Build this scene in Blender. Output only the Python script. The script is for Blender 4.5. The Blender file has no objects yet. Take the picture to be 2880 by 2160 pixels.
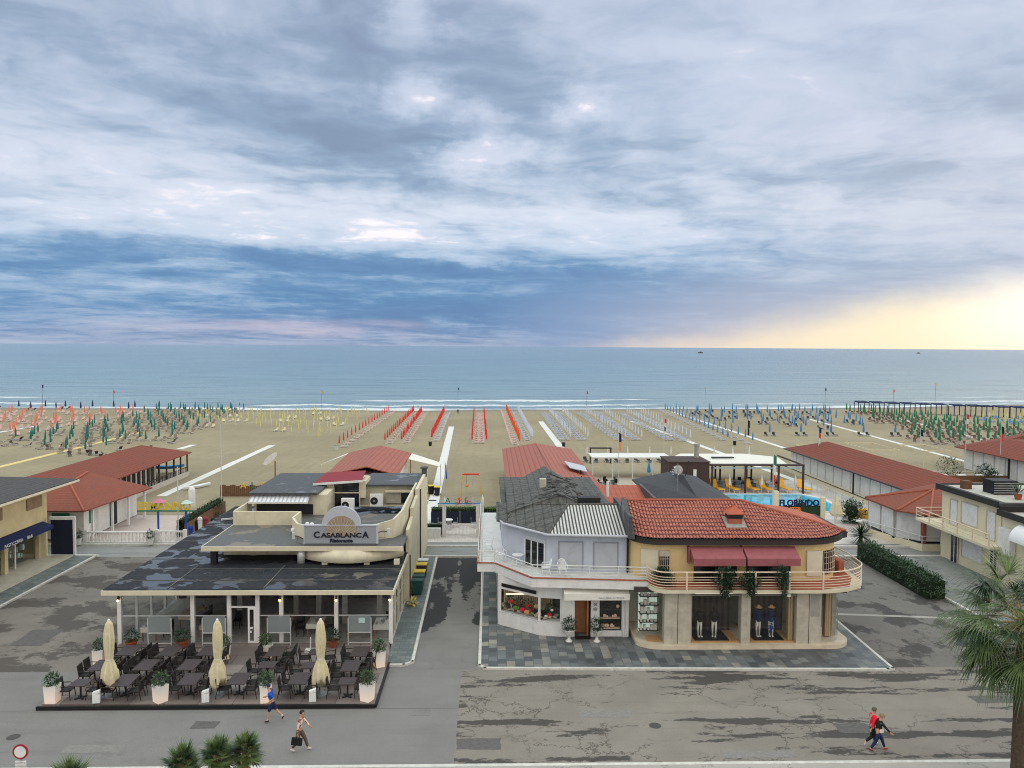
import bpy, math, random
from mathutils import Vector, Matrix
random.seed(7)
R = math.radians
SC = bpy.context.scene
COL = SC.collection
# ------------------------------------------------------------------ camera
F = 2200.; PW = 2880.; PH = 2160.; CZ = 17.0
YAW = math.atan(62/F); PIT = math.atan(105.5/F); ROLL = R(0.36)
fw = Vector((math.sin(YAW)*math.cos(PIT), math.cos(YAW)*math.cos(PIT), -math.sin(PIT)))
rt = fw.cross(Vector((0, 0, 1))).normalized(); up = rt.cross(fw)
rt2 = math.cos(ROLL)*rt+math.sin(ROLL)*up; up2 = -math.sin(ROLL)*rt+math.cos(ROLL)*up
cam = bpy.data.cameras.new('Camera'); camo = bpy.data.objects.new('Camera', cam); COL.objects.link(camo)
cam.sensor_width = 36; cam.lens = F/PW*36; cam.clip_start = .5; cam.clip_end = 200000
camo.matrix_world = Matrix(((rt2.x, up2.x, -fw.x, 0), (rt2.y, up2.y, -fw.y, 0), (rt2.z, up2.z, -fw.z, CZ), (0, 0, 0, 1)))
SC.camera = camo
SC.view_settings.view_transform = 'Standard'; SC.view_settings.look = 'None'
SC.view_settings.exposure = 0.2; SC.view_settings.gamma = 1.0
SC.cycles.filter_width = 1.05; SC.cycles.max_bounces = 6; SC.cycles.transparent_max_bounces = 12
SC.cycles.caustics_reflective = False; SC.cycles.caustics_refractive = False

def ray(px, py): return fw+rt2*((px-PW/2)/F)-up2*((py-PH/2)/F)
def G(px, py, z=0.):
    d = ray(px, py); t = (z-CZ)/d.z; return Vector((d.x*t, d.y*t, z))
def at(px, py, Y):
    d = ray(px, py); t = Y/d.y; return Vector((d.x*t, Y, CZ+d.z*t))

# ------------------------------------------------------------------ node helper
class N:
    def __init__(s, nt): s.nt = nt; s.n = nt.nodes; s.l = nt.links
    def _in(s, sock, v):
        if v is None: return
        if hasattr(v, 'is_linked') or isinstance(v, bpy.types.NodeSocket): s.l.new(v, sock)
        else:
            if sock.type == 'RGBA' and len(v) == 3: v = (*v, 1)
            sock.default_value = v
    def m(s, op, a, b=None, c=None, clamp=False):
        n = s.n.new('ShaderNodeMath'); n.operation = op; n.use_clamp = clamp
        s._in(n.inputs[0], a); s._in(n.inputs[1], b)
        if c is not None: s._in(n.inputs[2], c)
        return n.outputs[0]
    def v(s, op, a, b=None):
        n = s.n.new('ShaderNodeVectorMath'); n.operation = op
        s._in(n.inputs[0], a)
        if op == 'SCALE': s._in(n.inputs[3], b)
        else: s._in(n.inputs[1], b)
        return n.outputs[0]
    def comb(s, x, y, z=0.):
        n = s.n.new('ShaderNodeCombineXYZ'); s._in(n.inputs[0], x); s._in(n.inputs[1], y); s._in(n.inputs[2], z); return n.outputs[0]
    def sep(s, v):
        n = s.n.new('ShaderNodeSeparateXYZ'); s._in(n.inputs[0], v); return n.outputs
    def mix(s, f, a, b, mode='MIX'):
        n = s.n.new('ShaderNodeMix'); n.data_type = 'RGBA'; n.blend_type = mode
        s._in(n.inputs[0], f); s._in(n.inputs[6], a); s._in(n.inputs[7], b); return n.outputs[2]
    def noise(s, vec, scale, det=3., rough=.5, dist=0., col=False):
        n = s.n.new('ShaderNodeTexNoise'); s._in(n.inputs['Vector'], vec)
        n.inputs['Scale'].default_value = scale; n.inputs['Detail'].default_value = det
        n.inputs['Roughness'].default_value = rough; n.inputs['Distortion'].default_value = dist
        return n.outputs[1] if col else n.outputs[0]
    def ramp(s, f, stops, interp='LINEAR'):
        n = s.n.new('ShaderNodeValToRGB'); s._in(n.inputs[0], f); cr = n.color_ramp; cr.interpolation = interp
        while len(cr.elements) < len(stops): cr.elements.new(.5)
        for e, (p, c) in zip(cr.elements, stops):
            e.position = p; e.color = (*c, 1) if not isinstance(c, (int, float)) else (c, c, c, 1)
        return n.outputs[0]
    def sm(s, x, lo, hi):
        n = s.n.new('ShaderNodeMapRange'); n.interpolation_type = 'SMOOTHSTEP'
        s._in(n.inputs[0], x); n.inputs[1].default_value = lo; n.inputs[2].default_value = hi; return n.outputs[0]
    def pos(s, sx=1, sy=1, sz=1, rot=0):
        g = s.n.new('ShaderNodeNewGeometry'); mp = s.n.new('ShaderNodeMapping')
        mp.inputs['Scale'].default_value = (sx, sy, sz); mp.inputs['Rotation'].default_value = (0, 0, rot)
        s.l.new(g.outputs['Position'], mp.inputs[0]); return mp.outputs[0]

# ------------------------------------------------------------------ world: sky and clouds
SUN_EL, SUN_AZ = 14., 62.       # degrees above the horizon / east of the view axis (seaward)
w = bpy.data.worlds.new('World'); SC.world = w; w.use_nodes = True
nt = w.node_tree; nt.nodes.clear(); k = N(nt)
tc = nt.nodes.new('ShaderNodeTexCoord').outputs['Generated']
X, Y, Z = k.sep(tc)
zc = k.m('MAXIMUM', Z, 0.)
az = k.m('MULTIPLY', k.m('ARCTAN2', X, Y), 57.2958)
el = k.m('MULTIPLY', k.m('ARCSINE', k.m('MINIMUM', zc, .9999)), 57.2958)
zz = k.m('ADD', zc, .085)
pv = k.comb(k.m('DIVIDE', X, zz), k.m('DIVIDE', Y, zz), 0.)
pv = k.v('ADD', pv, (3.3, 1.7, 0))
warp = k.noise(pv, 1.1, 4, .55, 0, True)
pw = k.v('ADD', pv, k.v('SCALE', k.v('SUBTRACT', warp, (.5, .5, .5)), 1.0))
n1 = k.noise(pw, .75, 6, .55)
n2 = k.noise(k.v('ADD', pw, (9, 4, 0)), 2.6, 8, .62)
n3 = k.noise(k.v('ADD', pw, (2, 8, 0)), .32, 3, .5)
uv = k.comb(az, k.m('MULTIPLY', el, 1.7), 0.)
wn = k.v('SUBTRACT', k.noise(uv, .16, 6, .65, 0, True), (.5, .5, .5))
wx, wy, _ = k.sep(wn)
uw = k.m('ADD', az, k.m('MULTIPLY', wx, 9.)); vw = k.m('ADD', el, k.m('MULTIPLY', wy, 4.5))
b = k.m('MULTIPLY_ADD', k.m('SUBTRACT', n1, .5), 1.25, .42)
b = k.m('MULTIPLY_ADD', k.m('SUBTRACT', n2, .5), .9, b)
b = k.m('MULTIPLY_ADD', k.m('SUBTRACT', k.noise(k.v('ADD', pw, (5, 1, 0)), 1.5, 7, .6), .5), .8, b)
b = k.m('MULTIPLY_ADD', k.m('SUBTRACT', n3, .5), .4, b)
st = k.noise(k.comb(k.m('MULTIPLY', az, .045), k.m('MULTIPLY', el, .42), 3.), 1., 7, .62, .4)
low = k.m('SUBTRACT', 1., k.sm(el, 5., 12.))
b = k.m('ADD', b, k.m('MULTIPLY', k.m('MULTIPLY', k.m('SUBTRACT', st, .5), 1.9), k.m('MULTIPLY_ADD', low, .75, .25)))
prof = k.ramp(k.m('DIVIDE', k.m('ADD', k.m('MULTIPLY_ADD', wy, 9., el), k.m('MULTIPLY', wx, 6.)), 26.), [(0, .42), (.05, .30), (.12, .20), (.2, .22), (.27, .30), (.34, .50), (.42, .54), (.52, .42), (.7, .38), (1, .42)])
b = k.m('ADD', b, k.m('SUBTRACT', prof, .5))
for px, py, rx, ry, a in [(1160, 285, 95, 42, 1.3), (1360, 450, 130, 32, 1.4), (1625, 310, 60, 34, 1.1), (1350, 345, 60, 30, .9),
        (1150, 70, 60, 90, .8), (1540, 90, 70, 60, .3), (280, 400, 420, 110, .3), (450, 640, 620, 80, .38), (1330, 625, 380, 60, .38),
        (2500, 640, 380, 45, .3), (1800, 490, 110, 40, .25), (2550, 20, 250, 60, .35), (2350, 300, 320, 130, .15), (1500, 740, 260, 25, .2),
        (300, 830, 420, 22, .3), (1230, 170, 360, 250, -.5), (850, 400, 520, 110, -.45), (2350, 540, 420, 60, -.35), (2750, 390, 260, 60, -.4), (600, 150, 500, 110, -.2),
        (650, 770, 420, 40, -.35), (1250, 775, 300, 25, -.4), (1800, 790, 420, 38, -.35), (150, 240, 330, 80, -.25), (1500, 880, 520, 45, -.7), (900, 870, 500, 25, -.35),
        (2650, 760, 320, 22, -.2), (560, 60, 420, 70, -.15)]:
    u0 = math.degrees(math.atan((px-1378)/F)); v0 = math.degrees(math.atan((975-py)/F))
    ru = math.degrees(rx/F)*1.1; rv = math.degrees(ry/F)*1.1
    dx = k.m('DIVIDE', k.m('SUBTRACT', uw, u0), ru); dy = k.m('DIVIDE', k.m('SUBTRACT', vw, v0), rv)
    q = k.m('ADD', k.m('MULTIPLY', dx, dx), k.m('MULTIPLY', dy, dy))
    b = k.m('MULTIPLY_ADD', k.m('POWER', 2.718, k.m('MULTIPLY', q, -.8)), a, b)
e1 = k.m('DIVIDE', el, 26.)
def lump(off, scl, s):
    q_ = k.v('ADD', pw, off); a1_ = k.noise(q_, scl, 6, .5); a2_ = k.noise(k.v('ADD', q_, (s*.55, -s, 0)), scl, 6, .5)
    return k.m('SUBTRACT', a1_, a2_)
lm = k.m('ADD', k.m('MULTIPLY', lump((1, 5, 0), .8, .22), 1.6), k.m('MULTIPLY', lump((7, 2, 0), 2.4, .07), 1.0))
b = k.m('MULTIPLY_ADD', lm, k.m('MULTIPLY_ADD', low, -.5, 1.7), b)
dark = k.ramp(e1, [(0, (.28, .38, .52)), (.05, (.18, .33, .53)), (.12, (.12, .29, .50)), (.26, (.18, .35, .54)), (.4, (.30, .44, .57)), (1, (.33, .43, .55))])
lite = k.ramp(e1, [(0, (.42, .51, .63)), (.1, (.38, .52, .67)), (.25, (.52, .65, .77)), (.36, (.68, .77, .84)), (.6, (.58, .67, .77)), (1, (.56, .65, .75))])
c = k.mix(k.sm(b, -.35, .95), dark, lite)
c = k.mix(k.m('MULTIPLY', k.sm(b, .25, -.85), .75), c, k.mix(low, (.20, .27, .38), (.085, .20, .40)))
c = k.mix(k.sm(b, .88, 1.3), c, (.98, .95, .95))
# rosy tint towards the right, rain veil and the yellow break over the sea
c = k.mix(k.m('MULTIPLY', k.sm(az, 6., 34.), k.m('MULTIPLY', k.m('SUBTRACT', 1., k.sm(el, 6., 26.)), .5)), c, (.54, .58, .64))
veil = k.m('MULTIPLY', k.m('MULTIPLY', k.sm(az, -2., 6.), k.m('SUBTRACT', 1., k.sm(k.m('MULTIPLY_ADD', wy, 2., el), 1.5, 6.5))), .75)
c = k.mix(veil, c, k.mix(k.sm(az, 3., 20.), (.21, .34, .54), (.46, .51, .60)))
edge = k.m('MULTIPLY', k.m('SUBTRACT', az, 9.5), .180)
g = k.m('SUBTRACT', edge, k.m('MULTIPLY_ADD', wy, 2.2, el))
yel = k.sm(g, -1.2, 1.9)
ycol = k.mix(k.sm(az, 12., 30.), (.84, .74, .57), (.93, .86, .60))
ycol = k.mix(k.m('MULTIPLY', k.sm(az, 27., 37.), k.m('SUBTRACT', 1., k.sm(k.m('ABSOLUTE', k.m('SUBTRACT', el, 3.)), 1.2, 4.5))), ycol, (1.1, 1.05, .9))
c = k.mix(yel, c, ycol)
pk = k.m('MULTIPLY', k.m('SUBTRACT', 1., k.sm(k.m('ABSOLUTE', k.m('SUBTRACT', el, k.m('MULTIPLY_ADD', az, .01, 1.25))), .3, .9)),
         k.m('MULTIPLY', k.sm(az, -33., -12.), k.m('SUBTRACT', 1., k.sm(az, -8., -3.))))
c = k.mix(k.m('MULTIPLY', k.m('MULTIPLY', pk, .6), k.sm(st, .35, .6)), c, (.62, .55, .62))
# the unseen sky overhead and inland is brightened and warmed, as added fill light
gain = k.m('MULTIPLY_ADD', k.sm(el, 27., 50.), 2.3, 1.)
c = k.mix(1., c, k.comb(k.m('MULTIPLY', gain, 1.0), k.m('MULTIPLY', gain, .95), k.m('MULTIPLY_ADD', k.m('SUBTRACT', gain, 1.), .70, 1.)), 'MULTIPLY')
back = k.m('MULTIPLY', k.sm(k.m('MULTIPLY', Y, -1.), -.1, .5), k.sm(el, 2., 12.))
c = k.mix(back, c, (1.5, 1.42, 1.33))
bg1 = nt.nodes.new('ShaderNodeBackground'); k._in(bg1.inputs[0], c); bg1.inputs[1].default_value = 1.0
sky = nt.nodes.new('ShaderNodeTexSky'); sky.sky_type = 'NISHITA'; sky.sun_disc = False
sky.sun_elevation = R(SUN_EL); sky.sun_rotation = R(SUN_AZ)
bg2 = nt.nodes.new('ShaderNodeBackground'); nt.links.new(sky.outputs[0], bg2.inputs[0]); bg2.inputs[1].default_value = .08
ms = nt.nodes.new('ShaderNodeMixShader'); ms.inputs[0].default_value = .9
nt.links.new(bg2.outputs[0], ms.inputs[1]); nt.links.new(bg1.outputs[0], ms.inputs[2])
out = nt.nodes.new('ShaderNodeOutputWorld'); nt.links.new(ms.outputs[0], out.inputs[0])
sl = bpy.data.lights.new('Sun', 'SUN'); sl.energy = .7; sl.angle = R(22); sl.color = (1, .93, .82)
so = bpy.data.objects.new('Sun', sl); COL.objects.link(so)
sd = Vector((math.sin(R(SUN_AZ))*math.cos(R(SUN_EL)), math.cos(R(SUN_AZ))*math.cos(R(SUN_EL)), math.sin(R(SUN_EL))))
so.rotation_euler = sd.to_track_quat('Z', 'Y').to_euler()

# ------------------------------------------------------------------ materials
MT = {}
def newmat(name):
    m = bpy.data.materials.new(name); m.use_nodes = True; MT[name] = m
    return m, N(m.node_tree), m.node_tree.nodes['Principled BSDF']
def setp(k, bs, col=None, rough=.8, spec=.3, metal=0., bump=None, bs_=.3, bd=.02):
    if col is not None: k._in(bs.inputs['Base Color'], col)
    k._in(bs.inputs['Roughness'], rough); bs.inputs['Metallic'].default_value = metal
    k._in(bs.inputs['Specular IOR Level'], spec)
    if bump is not None:
        bn = k.n.new('ShaderNodeBump'); bn.inputs['Strength'].default_value = bs_; bn.inputs['Distance'].default_value = bd
        k._in(bn.inputs['Height'], bump); k.l.new(bn.outputs[0], bs.inputs['Normal'])
def sc(c, f): return tuple(min(1, x*f) for x in c)
def M(name, col, rough=.8, var=.12, scale=3., metal=0., spec=.3, streak=0., emit=0.):
    if name in MT: return MT[name]
    m, k, bs = newmat(name)
    p = k.pos(1, 1, 1)
    n = k.noise(p, scale, 5, .6)
    c = k.mix(k.sm(n, .25, .75), sc(col, 1-var), sc(col, 1+var))
    if streak:
        s2 = k.noise(k.pos(2.2, 2.2, .25), 1.5, 5, .65)
        c = k.mix(k.m('MULTIPLY', k.sm(s2, .52, .75), streak), c, sc(col, .45))
    setp(k, bs, c, rough, spec, metal, n, .15, .01)
    if emit:
        k._in(bs.inputs['Emission Color'], col); bs.inputs['Emission Strength'].default_value = emit
    return m
def Mroof(name, c1, c2, ang=0., pitch=.33, row=0., rough=.75, stain=.3, dirt=(.08, .06, .055), deep=.55):
    m, k, bs = newmat(name)
    p = k.pos(1, 1, 1, ang); x, y, z = k.sep(p)
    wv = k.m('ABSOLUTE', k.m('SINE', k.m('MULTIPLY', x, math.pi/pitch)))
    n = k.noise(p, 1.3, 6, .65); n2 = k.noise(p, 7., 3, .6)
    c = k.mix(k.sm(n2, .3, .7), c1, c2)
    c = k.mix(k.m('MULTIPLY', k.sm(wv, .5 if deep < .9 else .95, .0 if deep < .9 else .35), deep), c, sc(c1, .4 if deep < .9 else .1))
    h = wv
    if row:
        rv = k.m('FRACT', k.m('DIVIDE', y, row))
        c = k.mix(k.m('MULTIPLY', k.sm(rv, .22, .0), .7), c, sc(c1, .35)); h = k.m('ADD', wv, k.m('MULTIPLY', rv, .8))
    c = k.mix(k.m('MULTIPLY', k.sm(n, .5, .72), stain), c, dirt)
    setp(k, bs, c, rough, .3, 0, h, .6, .05)
    return m
def ramp_mask(k, n, lo, hi): return k.sm(n, lo, hi)
def Masphalt(name, base, patch, sx, sy, lo=.53, rot=0, cracks=.6, amount=.85, var=.1, bias=None):
    m, k, bs = newmat(name)
    p = k.pos(1, 1, 1); n0 = k.noise(p, .35, 6, .6); fine = k.noise(p, 18., 3, .7)
    c = k.mix(k.sm(n0, .3, .7), sc(base, 1-var), sc(base, 1+var))
    c = k.mix(k.m('MULTIPLY', k.sm(fine, .4, .62), .30), c, sc(base, .62)); c = k.mix(k.m('MULTIPLY', k.sm(k.noise(k.pos(.12, 1.6, 1), 1., 6, .7), .5, .7), .35), c, sc(base, .68))
    pp = k.pos(sx, sy, 1, rot)
    n = k.noise(k.v('ADD', pp, k.v('SCALE', k.noise(p, 1.7, 4, .6, 0, True), .35)), 1., 7, .62)
    n = k.m('MULTIPLY_ADD', k.m('SUBTRACT', k.noise(p, 6., 4, .7), .5), .10, n)
    if bias == 'road':
        X_, Y_, _z = k.sep(p); Yj = k.m('MULTIPLY_ADD', k.m('SUBTRACT', k.noise(p, .35, 4, .6), .5), 1.2, Y_)
        for y0_, w0_, a_ in ((39.3, .55, .11), (34.5, .28, .09), (33.2, .35, .10), (31.5, .3, .06)):
            dq = k.m('DIVIDE', k.m('SUBTRACT', Yj, y0_), w0_); n = k.m('MULTIPLY_ADD', k.m('POWER', 2.718, k.m('MULTIPLY', k.m('MULTIPLY', dq, dq), -1.)), a_, n)
    if bias == 'lane':      # old wet asphalt on both wheel sides, dry strip in the middle that widens towards the front
        X_, Y_, _z = k.sep(p); dc = k.m('ABSOLUTE', k.m('SUBTRACT', X_, k.m('MULTIPLY_ADD', k.sm(Y_, 44., 56.), -.3, -2.0)))
        wd = k.m('ADD', k.m('MULTIPLY', k.sm(Y_, 49., 41.5), 3.3), k.m('MULTIPLY', k.sm(Y_, 60., 47.), .55))
        n = k.m('MULTIPLY_ADD', k.sm(k.m('SUBTRACT', dc, k.m('ADD', wd, k.m('MULTIPLY', k.m('SUBTRACT', k.noise(p, .9, 5, .65), .5), 1.6))), .25, -.25), -.35, n)
    wet = k.m('MULTIPLY', k.sm(n, lo, lo+.045), amount)
    c = k.mix(wet, c, patch)
    if cracks:
        v = k.n.new('ShaderNodeTexVoronoi'); v.feature = 'DISTANCE_TO_EDGE'; v.inputs['Scale'].default_value = .42
        k._in(v.inputs['Vector'], k.v('ADD', p, k.v('SCALE', k.noise(p, .9, 5, .7, 0, True), 2.2)))
        ck = k.m('MULTIPLY', k.sm(v.outputs[0], .022, .006), k.m('MULTIPLY', k.sm(k.noise(p, .18, 2), .42, .55), cracks))
        c = k.mix(ck, c, sc(base, .25))
    setp(k, bs, c, k.m('MULTIPLY_ADD', wet, -.12, .88), .25, 0, fine, .25, .01)
    return m
def Mpave(name, cols, bw, bh, mortar, rot=0, rough=.6, gap=.02):
    m, k, bs = newmat(name)
    br = k.n.new('ShaderNodeTexBrick'); k._in(br.inputs['Vector'], k.pos(1, 1, 1, rot))
    br.inputs['Scale'].default_value = 1; br.inputs['Mortar Size'].default_value = gap; br.inputs['Mortar Smooth'].default_value = .3
    br.inputs['Brick Width'].default_value = bw; br.inputs['Row Height'].default_value = bh; br.inputs['Bias'].default_value = 0
    k._in(br.inputs['Color1'], (0, 0, 0)); k._in(br.inputs['Color2'], (1, 1, 1)); k._in(br.inputs['Mortar'], (.5, .5, .5))
    c = k.ramp(br.outputs[0], [(i/(len(cols)-1), cc) for i, cc in enumerate(cols)])
    n = k.noise(k.pos(), .5, 6, .65)
    c = k.mix(k.m('MULTIPLY', k.sm(n, .45, .7), .55), c, sc(cols[0], .6))
    c = k.mix(br.outputs[1], c, mortar)
    setp(k, bs, c, k.m('MULTIPLY_ADD', k.sm(n, .45, .7), -.2, rough), .4, 0, k.m('SUBTRACT', 1., br.outputs[1]), .3, .01)
    return m
M('white', (.64, .64, .62), .6, .08, 2., streak=.28)
M('white_plastic', (.72, .72, .72), .35, .03)
M('cream', (.57, .52, .385), .75, .12, 1.5, streak=.45)
M('cream_trim', (.60, .545, .41), .7, .08, 1.5, streak=.2)
M('lavender', (.43, .465, .54), .75, .07, 1.5, streak=.25)
M('yellow_wall', (.62, .47, .235), .8, .07, 1.5, streak=.15)
M('pale_wall', (.62, .57, .41), .8, .05, 1.5, streak=.2)
M('stone', (.42, .39, .32), .75, .16, 2.5, streak=.3)
M('kerb', (.52, .51, .47), .8, .15, 4.)
M('bronze', (.035, .026, .024), .5, .1)
M('black', (.012, .012, .014), .5, .1)
M('black_metal', (.02, .02, .022), .4, .1)
M('grey_metal', (.32, .33, .34), .4, .08, metal=.6)
M('navy', (.008, .012, .03), .7, .1)
M('navy_cloth', (.007, .015, .065), .8, .15)
M('maroon', (.22, .03, .045), .75, .1)
M('awning_red', (.27, .085, .095), .8, .1)
M('terracotta', (.38, .10, .05), .8, .2)
M('brick_red', (.33, .10, .06), .85, .2, 6)
M('wood', (.30, .13, .05), .5, .2, 4)
M('light_wood', (.55, .30, .12), .5, .15, 4)
M('brown_fence', (.13, .065, .035), .8, .25, 6)
M('dark_brown', (.055, .032, .028), .7, .15, 5)
M('wicker', (.022, .018, .018), .55, .3, 30)
M('table_top', (.050, .036, .038), .45, .2, 8)
M('canvas', (.56, .50, .33), .85, .12, 6)
M('cloth_white', (.66, .64, .58), .85, .05)
M('cloth_tan', (.48, .40, .28), .85, .08)
M('shutter', (.44, .46, .50), .5, .04)
M('shutter_cream', (.60, .56, .44), .5, .04)
M('marble', (.58, .50, .38), .45, .12, 2)
M('pot', (.30, .08, .035), .8, .15)
M('green_bin', (.01, .06, .05), .4, .1)
M('yellow', (.60, .44, .05), .5, .08)
M('yellow_lounger', (.80, .42, .05), .7, .1)
M('red', (.62, .03, .03), .7, .1)
M('green', (.02, .16, .09), .6, .15)
M('pink', (.50, .16, .24), .6, .1)
M('blue', (.01, .06, .35), .7, .15)
M('blue_cloth', (.02, .22, .45), .8, .12)
M('pastel', (.40, .55, .52), .6, .1)
M('orange', (.75, .22, .04), .6, .1)
M('skin', (.50, .27, .17), .6, .05)
M('hair_dark', (.02, .014, .01), .6, .2)
M('hair_grey', (.09, .08, .06), .7, .2)
M('frame_shade', (.25, .27, .34), .7, .1); M('hair_blond', (.22, .15, .08), .7, .2)
M('cloth_pink', (.72, .50, .38), .85, .12, 12)
M('cloth_brown', (.10, .07, .05), .85, .1)
M('cloth_black', (.01, .01, .012), .8, .1)
M('cloth_blue', (.005, .07, .42), .8, .12)
M('cloth_navy', (.01, .02, .07), .8, .12)
M('cloth_red', (.75, .005, .03), .8, .1)
M('shoe_white', (.6, .6, .6), .6, .05)
M('shoe_red', (.25, .01, .02), .6, .05)
M('lamp_glow', (1, .75, .3), .5, 0, emit=6.)
M('shop_glow', (1, .88, .68), .5, 0, emit=1.3)
M('pole_metal', (.55, .56, .55), .4, .05, metal=.3)
M('stucco_base', (.30, .29, .27), .8, .15, streak=.3)
M('stucco_dark', (.06, .06, .058), .9, .35, 5); M('case_glow', (.70, .82, .72), .6, .1, emit=.35); M('soil', (.05, .035, .02), .9, .2)
M('sand_concrete', (.42, .40, .35), .85, .12, 2., streak=.0)
M('pink_patio', (.50, .42, .38), .8, .08, 2.)
M('tan_patio', (.42, .38, .30), .8, .12, 2.)
M('white_path', (.62, .62, .60), .7, .1, 3.)
M('yellow_path', (.62, .50, .20), .8, .1, 3.)
M('leaf', (.026, .058, .022), .5, .45, 9)
M('leaf_dark', (.014, .040, .018), .55, .4, 7)
M('leaf_bright', (.10, .19, .03), .6, .35, 9)
M('palm_leaf', (.095, .14, .045), .5, .45, 5)
M('palm_leaf_dark', (.03, .06, .025), .5, .4, 5)
M('palm_dry', (.30, .24, .11), .8, .3, 5)
M('trunk', (.07, .05, .035), .9, .35, 10)
M('flower_red', (.5, .02, .03), .7, .2)
Masphalt('asphalt_new', (.198, .190, .182), (.135, .132, .130), .12, .3, .62, cracks=0, amount=.5, var=.07)
Masphalt('asphalt_old', (.222, .199, .172), (.036, .034, .033), .20, 1.1, .575, cracks=.75, bias='road')
Masphalt('asphalt_lane', (.19, .182, .174), (.021, .021, .023), .55, .16, .40, cracks=.2, amount=.93, bias='lane')
Masphalt('asphalt_left', (.19, .172, .152), (.062, .052, .046), .35, .45, .50, rot=.5, cracks=.5, amount=.8)
Masphalt('asphalt_right', (.165, .153, .140), (.040, .038, .036), .45, .35, .52, rot=-.6, cracks=.6, amount=.8)
Masphalt('back_street', (.26, .26, .25), (.16, .155, .15), .15, .9, .56, cracks=.1, amount=.7)
Masphalt('stone_yard', (.23, .235, .22), (.15, .15, .145), .35, .35, .53, cracks=.3, amount=.8)
Masphalt('walk_light', (.36, .34, .31), (.16, .15, .14), .25, .8, .60, cracks=.5, amount=.7)
Mpave('paving', [(.055, .062, .068), (.075, .085, .09), (.09, .10, .105), (.105, .12, .125), (.12, .135, .14), (.14, .155, .155), (.16, .17, .165), (.28, .26, .22)], .62, .48, (.07, .07, .07), rot=math.pi/2, gap=.015)
Mpave('paving_green', [(.10, .125, .125), (.14, .165, .16), (.18, .20, .19)], .5, .35, (.09, .09, .09))
Mpave('terrace_tile', [(.13, .105, .095), (.20, .165, .15), (.28, .235, .21)], 1.6, 1.2, (.07, .06, .055))
Mpave('pool_tile', [(.52, .46, .42), (.56, .50, .46), (.60, .55, .50)], .6, .6, (.40, .36, .33))
Mroof('roof_bath', (.235, .055, .030), (.165, .042, .025), 0, .40, .45, stain=.5)
Mroof('roof_bath_x', (.25, .064, .034), (.18, .048, .027), math.pi/2, .33, 0, stain=.4)
Mroof('roof_metal', (.38, .10, .058), (.33, .08, .048), math.pi/2, .40, 0, rough=.5, stain=.3)
Mroof('roof_metal_y', (.36, .10, .052), (.30, .078, .042), 0, .55, 0, rough=.5, stain=.3, deep=.8)
Mroof('roof_orange', (.42, .11, .06), (.34, .085, .05), math.pi/2, .30, .42, rough=.7, stain=.15)
Mroof('roof_rust', (.36, .10, .06), (.42, .12, .075), 0, .42, 0, stain=.55, dirt=(.10, .045, .035))
Mroof('roof_grey_stone', (.055, .055, .053), (.125, .122, .11), math.pi/2, .75, .55, stain=.6, dirt=(.03, .03, .03))
Mroof('roof_corrugated', (.46, .46, .44), (.58, .58, .56), 0, .20, 0, stain=.25, dirt=(.06, .06, .06), deep=1.)
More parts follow.
